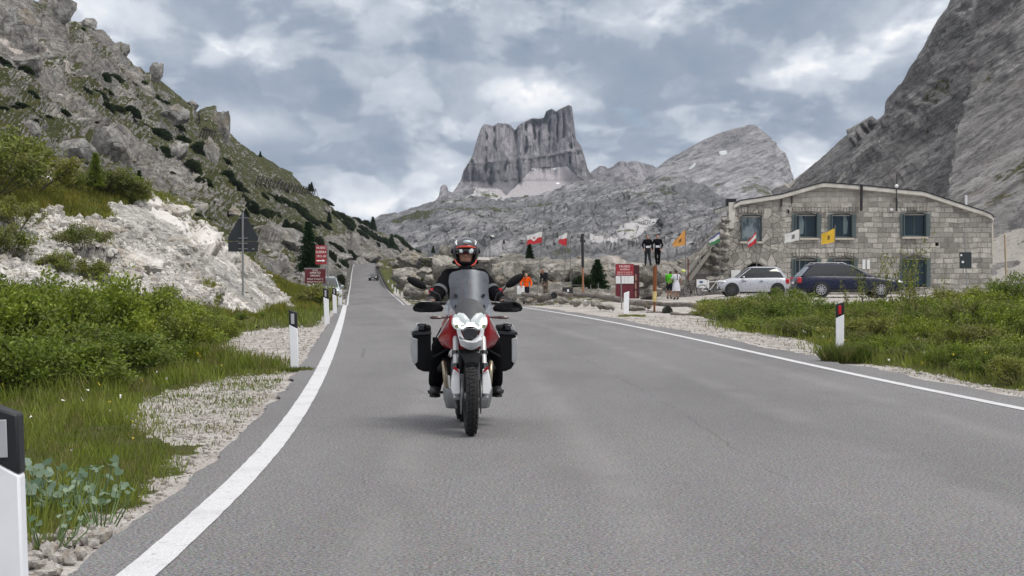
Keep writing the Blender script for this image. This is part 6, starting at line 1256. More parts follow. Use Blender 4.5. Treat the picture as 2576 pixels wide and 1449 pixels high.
def limb(mb, a, b, ra, rb, seg=12):
    a, b = Vector(a), Vector(b); mid = a.lerp(b, .35); mb.tube([a, mid, b], [ra, ra * 1.04, rb], seg); mb.ball(a, ra * 1.0, 12, 8); mb.ball(b, rb * 1.0, 12, 8)
def person(loc, rz, lab, shirt, trousers, pose={}, sleeves='long', legs='long', extra=None, scale=1.0, hair=HAIR, shoes=FBLK, vox=.013, hatm=None, skinm=SKIN, cat='person'):
    B = dict(BONES); B.update(pose); B = {k: Vector(v) for k, v in B.items()}; root = empty('person', loc, rz, lab, cat); root.scale = (scale,) * 3
    b = MB(); hd = B['head']; b.ball(hd, (.075, .095, .115), 18, 12); b.ball(hd + Vector((0, -.03, -.06)), (.055, .06, .055), 12, 8); b.ball(hd + Vector((0, -.10, -.015)), (.014, .022, .022), 8, 6)
    for sx in (-1, 1): b.ball(hd + Vector((sx * .078, .005, -.01)), (.012, .022, .032), 8, 6)
    limb(b, B['neck'] - Vector((0, 0, .06)), hd - Vector((0, -.01, .08)), .056, .052)
    b.ball(B['chest'], (.15, .10, .17)); b.ball(B['waist'], (.125, .09, .15)); b.ball(B['hip'], (.14, .10, .12)); limb(b, B['shL'], B['shR'], .06, .06)
    for s in 'LR':
        limb(b, B['sh' + s], B['el' + s], .05, .038); limb(b, B['el' + s], B['wr' + s], .038, .026); limb(b, B['hi' + s], B['kn' + s], .078, .052); limb(b, B['kn' + s], B['an' + s], .055, .036)
        w, e = B['wr' + s], B['el' + s]; d = (w - e).normalized(); pc = w + d * .055; b.ball(pc, (.036, .036, .05)); si = 1 if s == 'R' else -1
        side = d.cross(Vector((0, 1, 0))); side = side.normalized() if side.length > .1 else Vector((0, 0, 1))
        for k in range(4): o = side * ((k - 1.5) * .019); L_ = (.075, .085, .08, .062)[k]; b.tube([pc + o + d * .02, pc + o + d * (.03 + L_ * .5) + Vector((0, -.006, 0)), pc + o + d * (.03 + L_ * .9) + Vector((0, -.02, 0))], [.0115, .0105, .009], 8)
        b.tube([pc - side * .03 - d * .02, pc - side * .05 + d * .015, pc - side * .05 + d * .045], [.013, .012, .010], 8)
        f = B['an' + s]; b.ball(f + Vector((0, -.07, -.045)), (.042, .11, .032), 12, 8)
    b.build('body', skinm, root, remesh=vox, smooths=2)
    c = MB(); c.ball(B['chest'] + Vector((0, .005, 0)), (.178, .125, .20)); c.ball(B['waist'], (.152, .115, .18)); c.ball(B['hip'] + Vector((0, 0, .05)), (.162, .122, .13)); limb(c, B['shL'], B['shR'], .078, .078); limb(c, B['neck'] - Vector((0, 0, .05)), B['neck'] - Vector((0, 0, -.005)), .075, .066)
    for s in 'LR':
        if sleeves == 'long': limb(c, B['sh' + s], B['el' + s], .070, .052); limb(c, B['el' + s], B['wr' + s], .052, .036)
        else: limb(c, B['sh' + s], B['sh' + s].lerp(B['el' + s], .6), .070, .058)
    c.build('shirt', shirt, root, remesh=vox, smooths=3)
    t = MB(); t.ball(B['hip'], (.168, .125, .13))
    for s in 'LR':
        if legs == 'long': limb(t, B['hi' + s], B['kn' + s], .098, .070); limb(t, B['kn' + s], B['an' + s], .072, .056)
        else: limb(t, B['hi' + s], B['hi' + s].lerp(B['kn' + s], .85), .10, .082)
    t.build('trousers' if legs == 'long' else 'shorts', trousers, root, remesh=vox, smooths=3)
    for s in 'LR': q = MB(); f = B['an' + s]; q.ball(f + Vector((0, -.065, -.045)), (.052, .135, .042), 14, 8); q.ball(f + Vector((0, .01, 0)), (.050, .06, .06), 12, 8); q.build('shoe', shoes, root, remesh=.012)
    q = MB(); q.ball(hd + Vector((0, .022, .03)), (.086, .096, .10), 18, 12); q.build('hair' if hatm is None else 'cap', hatm or hair, root, smooth=True)
    if extra: extra(root, B)
    return root
def belt(root, B): q = MB(); q.torus(B['waist'] + Vector((0, 0, -.03)), .0, .0, 'z') if 0 else q.box(B['waist'] + Vector((0, -.125, -.02)), (.22, .04, .12)); q.build('belt', FWHT, root, bevel=.015)
p = W(1629, 668, 98.5); person(p, 0.05, 'left of two people in black with white waist bands standing on the rock wall', FBLK, FBLK2, {'elL': (-.30, .0, 1.18), 'wrL': (-.22, -.08, .98), 'anL': (-.12, .02, .09), 'anR': (.16, -.1, .09), 'elR': (.26, 0, 1.15), 'wrR': (.30, -.02, .92)}, extra=belt)
p = W(1654, 667, 98.7); person(p, -.05, 'right of two people in black with white waist bands standing on the rock wall', FBLK, FBLK, {'elL': (-.30, .0, 1.18), 'wrL': (-.34, -.05, .97), 'elR': (.28, .05, 1.15), 'wrR': (.22, -.06, .95), 'anL': (-.04, .02, .09), 'hiL': (-.07, 0, .92), 'anR': (.08, .02, .09)}, extra=belt)
for k, (u, v, w, h, lab) in enumerate([(1628, 690, 60, 52, 'big rock carrying the left standing person'), (1662, 692, 56, 50, 'big rock carrying the right standing person'), (1600, 695, 50, 50, 'rock left of the two standing people'), (1636, 738, 60, 34, 'low block below the two standing people')]):
    d = 99.0; boulder(W(u, v + h / 2, d + .5), w * d / FD, h * d / FD * 1.02, RK_FORT, k + 3, lab, None, dep=2.0)
p = W(1323, 765, 93); person(p, .1, 'person in an orange shirt leaning over a table behind the logs', FORN, FNAV, {'head': (0, -.12, 1.58), 'neck': (0, -.06, 1.45), 'elL': (-.30, -.02, 1.16), 'wrL': (-.26, -.20, 1.0), 'elR': (.30, -.02, 1.16), 'wrR': (.26, -.20, 1.0)}, scale=.98, hair=simple('light_hair', (.30, .22, .15), .7))
p = W(1372, 750, 97); person(p, -.7, 'stooping person in dark clothes and a brown cap behind the hollow log', FBLK2, FBRN, {'head': (.0, -.32, 1.52), 'neck': (0, -.20, 1.42), 'chest': (0, -.10, 1.25), 'shL': (-.18, -.14, 1.38), 'shR': (.18, -.14, 1.38), 'elL': (-.22, -.12, 1.08), 'wrL': (-.18, -.22, .86), 'elR': (.22, -.12, 1.08), 'wrR': (.18, -.22, .86)}, hatm=FBRN, skinm=simple('tanned_skin', (.30, .14, .09), .6))
p = W(1684, 752, 97); person(p, R(150), 'cyclist in a bright green jersey seen from behind', FGRN, FNAV, {'head': (.0, -.18, 1.56), 'neck': (0, -.10, 1.44), 'elR': (.26, -.10, 1.15), 'wrR': (.22, -.28, 1.0), 'elL': (-.26, -.08, 1.13), 'wrL': (-.24, -.22, .95)}, legs='short', hair=simple('brown_hair', (.06, .04, .03), .8), scale=.93)
def robe(root, B):
    q = MB(); q.loft([[(.24 * s * math.cos(a), .20 * s * math.sin(a), z) for a in np.linspace(0, 2 * math.pi, 20)[:-1]] for z, s in ((1.05, .72), (.9, .86), (.7, 1.0), (.52, 1.08))], cap=False); q.build('skirt', FWHT, root, smooth=True)
    q = MB(); q.box(B['chest'] + Vector((0, .13, .06)), (.05, .03, .34)); q.build('hair_plait', HAIR, root, bevel=.02)
p = W(1701, 754, 96.5); person(p, R(205), 'person in loose white clothes with a dark plait seen from behind', FWHT, FNAV, {'elL': (-.36, -.10, 1.22), 'wrL': (-.46, -.28, 1.05), 'elR': (.32, -.05, 1.18), 'wrR': (.34, -.22, 1.0)}, legs='short', extra=robe, sleeves='short', scale=.95)
q = MB(); pp = W(1719, 682, 97); q.ball((0, 0, 0), (.14, .16, .10), 14, 8); o = q.build('bicycle_helmet', simple('lime_helmet', (.55, .62, .20), .4), smooth=True); o.location = pp; tag(o, 'pale lime bicycle helmet held up beside the person in white', 'helmet')

# ---------------------------------------------------------------- the motorcycle
g = G(1184.5, 1095); MC0 = (g.x, g.y, 0); DM = g.y
MOTO = empty('motorcycle', (g.x, g.y, 0), R(4.2), 'red and white adventure motorcycle with side cases coming head on', 'motorcycle')
def sc(y): return FD / (DM + y)
def hz(v, y): return CAMH - (v - 688.6) / sc(y)
MRED = paint('deep_red_paint', (.36, .006, .016), .15); MWH = paint('pearl_white_paint', (.68, .69, .71), .0); MBLK = simple('matt_black_plastic', (.010, .0105, .012), .6, bump=.3, bs=80, spec=.12); MGLB = simple('gloss_black', (.012, .012, .014), .25, coat=.5); ALU = simple('case_aluminium', (.50, .51, .52), .38, .6, scale=6); ENG = simple('engine_grey', (.23, .24, .25), .5, .5, scale=8, var=.2); EXH = simple('exhaust_steel', (.42, .36, .26), .35, .8, scale=6, var=.25)
m = NT('tinted_screen'); tr = m.N('ShaderNodeBsdfTransparent'); tr.inputs[0].default_value = (.40, .43, .48, 1); gl = m.N('ShaderNodeBsdfGlossy'); gl.inputs[0].default_value = (.8, .85, .9, 1); gl.inputs['Roughness'].default_value = .35
df = m.N('ShaderNodeBsdfDiffuse'); df.inputs[0].default_value = (.30, .32, .36, 1); m1 = m.N('ShaderNodeMixShader'); m.put(m1.inputs[0], m.mr(m.noise(m.co(), 6, 4),   .3, .7, .14, .30)); m.L(tr.outputs[0], m1.inputs[1]); m.L(df.outputs[0], m1.inputs[2]); m2 = m.N('ShaderNodeMixShader'); m2.inputs[0].default_value = .05; m.L(m1.outputs[0], m2.inputs[1]); m.L(gl.outputs[0], m2.inputs[2]); m.L(m2.outputs[0], m.out.inputs[0]); SCREEN = m.m
m = NT('clear_shield'); tr = m.N('ShaderNodeBsdfTransparent'); tr.inputs[0].default_value = (.86, .88, .9, 1); gl = m.N('ShaderNodeBsdfGlossy'); gl.inputs['Roughness'].default_value = .05; m2 = m.N('ShaderNodeMixShader'); m2.inputs[0].default_value = .28; m.L(tr.outputs[0], m2.inputs[1]); m.L(gl.outputs[0], m2.inputs[2]); m.L(m2.outputs[0], m.out.inputs[0]); CLEARS = m.m
m = NT('lamp_glow'); m.b.inputs['Base Color'].default_value = (.9, .92, .92, 1); m.b.inputs['Emission Color'].default_value = (.93, 1.0, .98, 1); m.b.inputs['Emission Strength'].default_value = 2.0; LAMP = m.m
m = NT('lamp_reflector'); m.b.inputs['Base Color'].default_value = (.40, .43, .44, 1); m.b.inputs['Metallic'].default_value = .4; m.b.inputs['Roughness'].default_value = .25; m.b.inputs['Emission Color'].default_value = (.93, 1.0, .98, 1); m.b.inputs['Emission Strength'].default_value = .32; LREF = m.m
def mpart(mb, name, mat, par=None, **k): return mb.build(name, mat, par or MOTO, **k)
def wheel(y, R_, wid, lab):
    q = MB(); rt = wid * .52; q.torus((0, y, R_ - rt * .9), R_ - rt * 0 - rt * .0 - .0 if 0 else 0, 0) if 0 else None
    secs = 72; prof = [(-.42, -.62), (-.50, -.30), (-.50, .05), (-.40, .50), (-.20, .82), (0, .92), (.20, .82), (.40, .50), (.50, .05), (.50, -.30), (.42, -.62)]
    q = MB(); ring = []
    for i in range(secs):
        a = 2 * math.pi * i / secs; r0 = R_ - wid * .5; ring.append([(px * wid, y + (r0 + pz * wid * .54) * math.sin(a), R_ + (r0 + pz * wid * .54) * math.cos(a)) for px, pz in prof])
    ring.append(ring[0]); q.loft(ring, cap=False); t = q.build('tyre', TYRE, w0(y), smooth=True); par = t.parent
    q = MB()
    for i in range(60):
        a = 2 * math.pi * i / 60
        for px, pz, sk in ((-.33, .62, .02), (-.11, .90, -.01), (.11, .90, .01), (.33, .62, -.02)):
            aa = a + (sk if i % 2 else -sk) + (.05 if abs(px) < .2 else 0); rr = R_ - wid * .5 + pz * wid * .54; q.box((px * wid, y + rr * math.sin(aa), R_ + rr * math.cos(aa)), (wid * .16, .022, .014), Euler((-aa, px * 1.5, 0)))
    q.build('tread', TYRE, t); q = MB(); q.torus((0, y, R_), R_ - wid * .80, .016, 'x', 48, 8, wid * .34); q.build('rim', MGLB, par, smooth=True)
    q = MB(); q.cyl((-wid * .55, y, R_), (wid * .55, y, R_), .045, 16); 
    for i in range(28): a = 2 * math.pi * i / 28; q.cyl(((-1) ** i * wid * .35, y + .04 * math.sin(a), R_ + .04 * math.cos(a)), ((-1) ** i * wid * .1, y + (R_ - wid * .8) * math.sin(a + .25), R_ + (R_ - wid * .8) * math.cos(a + .25)), .003, 5)
    q.build('spokes', GALV, par); return par
WR = []
def w0(y): e = empty('wheel'); e.parent = MOTO; WR.append(e); return e
wf = wheel(0, .345, .112, ''); wr_ = wheel(1.53, .335, .15, '')
for s in (-1, 1):
    q = MB(); q.cyl((s * .085, 0, .345), (s * .09, 0, .345), .155, 32); q.cyl((s * .08, 0, .345), (s * .095, 0, .345), .09, 24); q.build('brake_disc', GALV, wf, smooth=True)
    q = MB(); q.box((s * .105, .10, .43), (.05, .09, .13)); mpart(q, 'brake_caliper', simple('caliper_gold', (.16, .13, .09), .5, .4), bevel=.012)
    q = MB(); q.cyl((s * .128, .0, .33), (s * .128, .16, .64), .030, 16); q.cyl((s * .126, .15, .62), (s * .126, .34, .98), .026, 16); mpart(q, 'fork', simple('fork_silver', (.62, .62, .63), .35, .3), smooth=True)
    q = MB(); q.tube([(s * .128, .10, .50), (s * .128, .155, .63)], [.036, .036], 16); q.cyl((s * .128, .20, .72), (s * .128, .21, .745), .036, 16); mpart(q, 'fork_collar', MGLB, smooth=True)
    # white fork guards with red top
    q = MB(); q.loft([[(s * .10, -.03, .60), (s * .155, -.025, .60), (s * .16, .06, .58), (s * .11, .06, .58)], [(s * .098, -.05, .52), (s * .175, -.04, .50), (s * .18, .05, .49), (s * .11, .05, .50)], [(s * .096, -.07, .42), (s * .185, -.05, .43), (s * .18, .03, .42), (s * .11, .03, .41)], [(s * .095, -.075, .375), (s * .165, -.06, .365), (s * .16, .01, .365), (s * .11, .01, .365)]]); fg = mpart(q, 'fork_guard', MWH, bevel=.012)
    q = MB(); q.prism([(s * .102, .56), (s * .158, .60), (s * .156, .625), (s * .12, .60)], -.058, -.048); q.build('stripe', MRED, fg)
# front fenders
q = MB(); q.loft([[(x * w_, y, z + .02 * (1 - abs(x) ** 2)) for x in (-1, -.6, -.2, .2, .6, 1)] + [(x * w_ * .95, y, z - .03) for x in (1, .6, .2, -.2, -.6, -1)] for y, z, w_ in ((-.20, .655, .06), (-.12, .715, .080), (0, .735, .092), (.12, .725, .095), (.24, .66, .09), (.33, .56, .08))]); mpart(q, 'low_fender', MBLK, smooth=True, bevel=.006)
q = MB()
for s in (-1, 1): q.loft([[(s * .075, -.03, .72), (s * .105, .0, .72), (s * .105, .12, .72), (s * .085, .12, .72)], [(s * .085, .0, .56), (s * .10, .02, .55), (s * .10, .12, .54), (s * .088, .12, .54)]])
mpart(q, 'fender_stay', MBLK, bevel=.005)
q = MB(); n = 9; top = [(-1, .845), (-.86, .80), (-.62, .795), (-.35, .775), (0, .765), (.35, .775), (.62, .795), (.86, .80), (1, .845)]
q.loft([[(x * .105, .02 - .10 * (1 - x * x), z) for x, z in top] + [(x * .100, .12, z + .02) for x, z in top[::-1]], [(x * .118, .0 - .16 * (1 - x * x), z + .075 - .02 * abs(x)) for x, z in top] + [(x * .112, .13, z + .085) for x, z in top[::-1]]]); mpart(q, 'beak', MWH, bevel=.01)
for s in (-1, 1): q = MB(); q.add([(s * .118, .02, .90), (s * .060, -.02, .86), (s * .100, .0, .955), (s * .125, .06, .955), (s * .118, .10, .90), (s * .060, .10, .86), (s * .100, .12, .955), (s * .125, .14, .955)], [(0, 1, 2, 3), (4, 7, 6, 5), (0, 4, 5, 1), (1, 5, 6, 2), (2, 6, 7, 3), (3, 7, 4, 0)]); mpart(q, 'beak_wing', MWH, bevel=.006)
q = MB(); q.prism([(-.075, .935), (-.050, .86), (.050, .86), (.075, .935), (.035, .960), (-.035, .960)], .06, .16); mpart(q, 'oil_cooler', MGLB, bevel=.006)
# headlights
def headcurve(s):
    """outline of one headlight lobe, centre towards outside"""
    return [(s * x, z) for x, z in ((.006, 1.035), (.03, 1.062), (.058, 1.088), (.100, 1.096), (.138, 1.075), (.158, 1.035), (.160, .995), (.140, .958), (.105, .940), (.070, .945), (.040, .965), (.006, .985))]
for s in (-1, 1):
    q = MB(); c = headcurve(s); cx, cz = s * .09, 1.02; q.loft([[(cx + (x - cx) * f, y + .10 * (abs(x) / .16) ** 2, cz + (z - cz) * f) for x, z in c] for y, f in ((.20, 1.05), (.12, 1.06), (.09, 1.0), (.075, .86), (.07, .5))]); hl = mpart(q, 'headlight', LREF, smooth=True, angle=R(60))
    q = MB(); c2 = [(s * x, z) for x, z in ((.0, .975), (.0, 1.008), (.020, 1.012), (.055, 1.000), (.095, 1.008), (.128, 1.050), (.148, 1.045), (.150, 1.01), (.142, .985), (.120, .990), (.100, .965), (.070, .955), (.040, .972))]; q.add([(x, .066 + .10 * (abs(x) / .16) ** 2, z) for x, z in c2], [tuple(range(len(c2)))]); q.build('daylight_strip', LAMP, hl)
    q = MB(); q.cyl((s * .122, .135, .975), (s * .122, .112, .975), .020, 16); q.build('projector', simple('projector_lens', (.25, .27, .16), .1, coat=.6), hl, smooth=True)
    q = MB(); q.loft([[(cx + (x - cx) * f, y + .10 * (abs(x) / .16) ** 2, cz + (z - cz) * f) for x, z in c] for y, f in ((.25, 1.10), (.14, 1.12))], cap=False); q.build('bezel', MGLB, hl, smooth=True)
# red tank / side fairings
for s in (-1, 1):
    q = MB(); q.loft([[(s * .165, .22, 1.06), (s * .185, .30, 1.07), (s * .16, .60, 1.12), (s * .02, .66, 1.14), (s * .02, .26, 1.08)],
                      [(s * .185, .22, .99), (s * .208, .34, .99), (s * .19, .75, 1.07), (s * .02, .80, 1.10), (s * .02, .24, 1.0)],
                      [(s * .18, .25, .92), (s * .255, .40, .905), (s * .23, .85, .99), (s * .02, .90, 1.0), (s * .02, .25, .93)],
                      [(s * .17, .27, .86), (s * .288, .46, .855), (s * .24, .85, .90), (s * .02, .9, .90), (s * .02, .26, .86)],
                      [(s * .16, .30, .80), (s * .245, .50, .79), (s * .22, .80, .82), (s * .02, .85, .82), (s * .02, .30, .80)],
                      [(s * .15, .33, .755), (s * .19, .48, .75), (s * .18, .70, .77), (s * .02, .75, .77), (s * .02, .33, .76)]]); fa = mpart(q, 'fairing', MRED, bevel=.022, seg=3, angle=R(60))
    q = MB(); q.bar((s * .19, .245, 1.04), (s * .286, .445, .862), .006, .010); q.build('edge_trim', MWH, fa)
    q = MB(); q.tube([(s * .17, .30, 1.05), (s * .24, .30, 1.05), (s * .27, .29, 1.05)], [.008, .010, .012], 8); q.loft([[(s * x, .29 + dy * r_, 1.05 + dz * r_) for dy, dz in ((-1, 0), (-.6, .7), (.6, .7), (1, 0), (.6, -.7), (-.6, -.7))] for x, r_ in ((.25, .010), (.27, .019), (.34, .020), (.36, .010))]); mpart(q, 'indicator', simple('smoked_indicator', (.06, .02, .02), .3), smooth=True)
# windscreen: curved sheet with thickness
def screen_w(z): return float(np.interp(z, [1.03, 1.06, 1.12, 1.17, 1.22, 1.30, 1.38, 1.44, 1.475, 1.488], [.03, .09, .150, .180, .182, .176, .186, .180, .140, .06]))
def sheet(zs, wf, y0, rake, curve, th, name, mat, par=None):
    q = MB(); A = []; B_ = []
    for z in zs:
        w_ = wf(z); A.append([(w_ * t, y0 + rake * (z - 1.03) + curve * t * t * (w_ / .18) ** 2, z) for t in np.linspace(-1, 1, 17)]); B_.append([(x * .985, y + th, z2) for x, y, z2 in A[-1]])
    q.grid(A); q.grid([b[::-1] for b in B_]); n = 17; m_ = len(zs); off = n * m_
    edge = [i for i in range(n)] + [r_ * n + n - 1 for r_ in range(1, m_)] + [(m_ - 1) * n + i for i in range(n - 2, -1, -1)] + [r_ * n for r_ in range(m_ - 2, 0, -1)]
    tb = lambda i: off + (i // n) * n + (n - 1 - i % n); q.f += [(edge[k], edge[(k + 1) % len(edge)], tb(edge[(k + 1) % len(edge)]), tb(edge[k])) for k in range(len(edge))]
    return mpart(q, name, mat, par, smooth=True, angle=R(50))
sheet(np.linspace(1.03, 1.488, 22), screen_w, .12, .50, .07, .004, 'windscreen', SCREEN)
sheet(np.linspace(1.045, 1.215, 12), lambda z: float(np.interp(z, [1.045, 1.10, 1.16, 1.20, 1.215], [.18, .222, .218, .195, .17])), .20, .45, .10, .004, 'side_deflector', CLEARS)
sheet(np.linspace(1.02, 1.225, 14), lambda z: float(np.interp(z, [1.02, 1.05, 1.09, 1.12, 1.17, 1.20, 1.225], [.02, .07, .14, .135, .115, .08, .02])), .095, .50, .05, .02, 'instrument_cowl', simple('cowl_grey', (.055, .06, .068), .5))
for x, v in ((-.128, 743), (.128, 743), (-.125, 771), (.125, 771)): z = hz(v, .3); q = MB(); y = .12 + .5 * (z - 1.03) + .03; q.cyl((x, y - .02, z), (x, y + .03, z), .016, 14); mpart(q, 'screen_bolt', MGLB, smooth=True)
q = MB(); q.prism([(-.10, 1.10), (.10, 1.10), (.11, 1.20), (-.11, 1.20)], .42, .46); mpart(q, 'instrument_display', MGLB, bevel=.01)
# handlebar, guards, mirrors, grips
HBZ, HBY = 1.165, .56
q = MB(); q.tube([(-.42, HBY + .04, HBZ), (-.26, HBY - .01, HBZ + .015), (-.10, HBY, HBZ + .02), (.10, HBY, HBZ + .02), (.26, HBY - .01, HBZ + .015), (.42, HBY + .04, HBZ)], .014, 12); mpart(q, 'handlebar', MGLB, smooth=True)
for s in (-1, 1):
    q = MB(); q.cyl((s * .30, HBY + .01, HBZ + .01), (s * .425, HBY + .042, HBZ), .019, 14); mpart(q, 'grip', MBLK, smooth=True)
    zc = HBZ - .015; f = 1.0 if s < 0 else .96
    outer = [(.225, -.02), (.26, .028), (.34, .045), (.44, .045), (.49, .02), (.515, -.020), (.50, -.048), (.45, -.058), (.32, -.058), (.24, -.050)]
    q = MB(); q.loft([[(s * (x - (.37 if e < 1 else 0)) * 1.0 * e + s * (.37 if e < 1 else 0), y + .07 * ((x - .3) / .2) ** 2 * (1 if x > .3 else .3), zc + dz * e) for x, dz in outer] for y, e in ((HBY - .05, 1.0), (HBY - .095, .98), (HBY - .115, .82), (HBY - .12, .4))]); mpart(q, 'hand_guard', MBLK, bevel=.010, smooth=True)
    q = MB(); q.tube([(s * .33, HBY - .01, HBZ + .02), (s * .33, HBY - .06, HBZ + .03), (s * .44, HBY - .08, HBZ + .025)], [.008, .006, .006], 8); mpart(q, 'lever', MGLB, smooth=True)
    mx = .475 if s < 0 else .435; mz = 1.365 if s < 0 else 1.385
    q = MB(); q.tube([(s * .25, HBY - .01, HBZ + .02), (s * .27, HBY - .02, HBZ + .09), (s * .34, HBY - .02, mz - .075), (s * (mx - .06), HBY - .02, mz - .02)], [.010, .0085, .008, .010], 10); mi = mpart(q, 'mirror', MGLB, smooth=True)
    e = Euler((0, -s * (.48 if s < 0 else .62), 0)); q = MB(); q.ball((s * mx, HBY - .02, mz), (.100, .028, .040), 24, 12, e); q.build('mirror_housing', MBLK, mi, smooth=True); q = MB(); q.ball((s * mx, HBY + .002, mz), (.086, .010, .036), 20, 8, e); q.build('mirror_glass', simple('mirror_silver', (.6, .6, .62), .05, 1.0), mi, smooth=True)
q = MB(); q.tube([(-.10, .45, 1.14), (-.20, .42, 1.06), (-.19, .36, .98), (-.13, .34, .92)], .007, 8); q.tube([(.10, .45, 1.14), (.17, .40, 1.08), (.16, .34, .98)], .006, 8); mpart(q, 'cable', MGLB, smooth=True)
# frame, engine, tank, seat, exhaust
q = MB(); q.loft([[(x * w_, y, z + h_ * (1 - x * x * .8)) for x in (-1, -.7, -.3, .3, .7, 1)] + [(x * w_, y, z - .12) for x in (1, -1)] for y, z, w_, h_ in ((.50, 1.02, .14, .06), (.65, 1.02, .19, .12), (.85, 1.00, .19, .13), (1.02, .93, .15, .08))]); mpart(q, 'tank', MRED, smooth=True, bevel=.02)
q = MB(); q.loft([[(x * w_, y, z + .03 * (1 - x * x)) for x in (-1, -.5, 0, .5, 1)] + [(x * w_ * .9, y, z - .07) for x in (1, 0, -1)] for y, z, w_ in ((1.0, .88, .10), (1.2, .87, .15), (1.45, .89, .16), (1.75, .93, .14), (1.85, .94, .10))]); mpart(q, 'seat', MBLK, smooth=True, bevel=.015)
q = MB(); q.box((0, .85, .50), (.30, .42, .34)); q.box((0, .80, .34), (.26, .50, .10)); mpart(q, 'engine', ENG, bevel=.04)
for s in (-1, 1):
    q = MB(); q.cyl((s * .12, .84, .56), (s * .25, .82, .62), .085, 20, .075); 
    for i in range(5): q.cyl((s * (.15 + .02 * i), .835, .575 + .009 * i), (s * (.155 + .02 * i), .835, .577 + .009 * i), .10, 20)
    mpart(q, 'cylinder', simple('dark_fins', (.05, .05, .052), .6, .4), smooth=True)
    q = MB(); q.tube([(s * .22, .68, .62), (s * .215, .60, .56), (s * .205, .58, .45), (s * .19, .62, .32), (s * .16, .80, .24)], .023, 12); mpart(q, 'exhaust_pipe', EXH, smooth=True)
    q = MB(); q.loft([[(s * .12, .50, .37), (s * .20, .52, .385), (s * .232, .60, .40), (s * .22, .80, .38), (s * .12, .80, .36)], [(s * .12, .49, .28), (s * .19, .50, .29), (s * .225, .58, .29), (s * .21, .80, .28), (s * .12, .80, .27)], [(s * .10, .52, .20), (s * .165, .54, .195), (s * .20, .60, .20), (s * .19, .80, .19), (s * .10, .80, .19)]]); mpart(q, 'skid_plate', simple('skid_aluminium', (.26, .27, .28), .45, .5, scale=5), bevel=.012)
    q = MB(); q.cyl((s * .16, .98, .32), (s * .36, .98, .32), .014, 10); q.box((s * .31, .98, .335), (.11, .05, .014)); mpart(q, 'foot_peg', MGLB)
    # side cases
    y0, y1 = 1.20, 1.62; xo, xi = .505, .325; q = MB()
    def ring(y, k): 
        return [(s * x, y, z) for x, z in ((xi, .50 + k), (.40, .505 + k), (xo - .05, .53 + k), (xo - .008, .60), (xo + .004, .70), (xo - .002, .82), (xo - .03, .93 - k), (xo - .055, .958 - k), (xi, .945 - k))]
    q.loft([ring(y0, .02), ring(y0 + .03, 0), ring(y1 - .03, 0), ring(y1, .02)]); ca = mpart(q, 'side_case', MBLK, bevel=.008, seg=2)
    q = MB(); q.loft([[(s * x, y, z) for x, z in ((xi - .004, .862), (xo + .008, .855), (xo + .004, .89), (xi - .004, .892))] for y in (y0 - .008, y1 + .008)]); q.build('lid_band', MGLB, ca, bevel=.004)
    q = MB(); q.loft([[(s * x, y, z) for x, z in ((xo - .058, .900), (xo - .002, .893), (xo - .045, .963), (xo - .075, .966))] for y in (y0 - .010, y1 + .01)]); q.build('lid_corner', ALU, ca, bevel=.006)
    q = MB(); q.add([(s * (xo - .052), y0 - .012, .82), (s * (xo + .002), y0 - .010, .835), (s * (xo + .010), y0 - .008, .74), (s * (xo + .008), y0 - .008, .66), (s * (xo - .02), y0 - .010, .57), (s * (xo - .052), y0 - .012, .60), (s * (xo - .052), y1, .82), (s * (xo + .006), y1, .835), (s * (xo + .014), y1, .74), (s * (xo + .012), y1, .66), (s * (xo - .016), y1, .57), (s * (xo - .052), y1, .60)], [(0, 1, 2, 3, 4, 5), (11, 10, 9, 8, 7, 6)] + [(i, i + 6, (i + 1) % 6 + 6, (i + 1) % 6) for i in range(6)]); q.build('side_plate', ALU, ca, bevel=.006)
    q = MB(); q.box((s * (xi + .09), y0 + .02, .955), (.085, .07, .03)); q.box((s * (xi + .09), y0 - .012, .93), (.06, .02, .05)); q.build('latch', MGLB, ca, bevel=.008)
q = MB(); q.box((0, 1.60, .80), (.60, .05, .05)); q.box((0, 1.32, .62), (.56, .04, .04)); q.box((0, 1.75, .96), (.24, .30, .03)); mpart(q, 'rack', MGLB, bevel=.008)
q = MB(); q.box((0, .42, .86), (.20, .06, .26)); mpart(q, 'radiator_guard', MGLB, bevel=.01)
q = MB(); q.bar((.11, 1.53, .335), (.12, .95, .42), .07, .07); q.bar((0, 1.0, .78), (0, 1.95, .80), .18, .14); q.loft([[(-.1, 1.72, .62), (.1, 1.72, .62), (.1, 1.9, .80), (-.1, 1.9, .80)], [(-.09, 1.78, .52), (.09, 1.78, .52), (.09, 1.98, .60), (-.09, 1.98, .60)]]); mpart(q, 'frame', MGLB, bevel=.01)
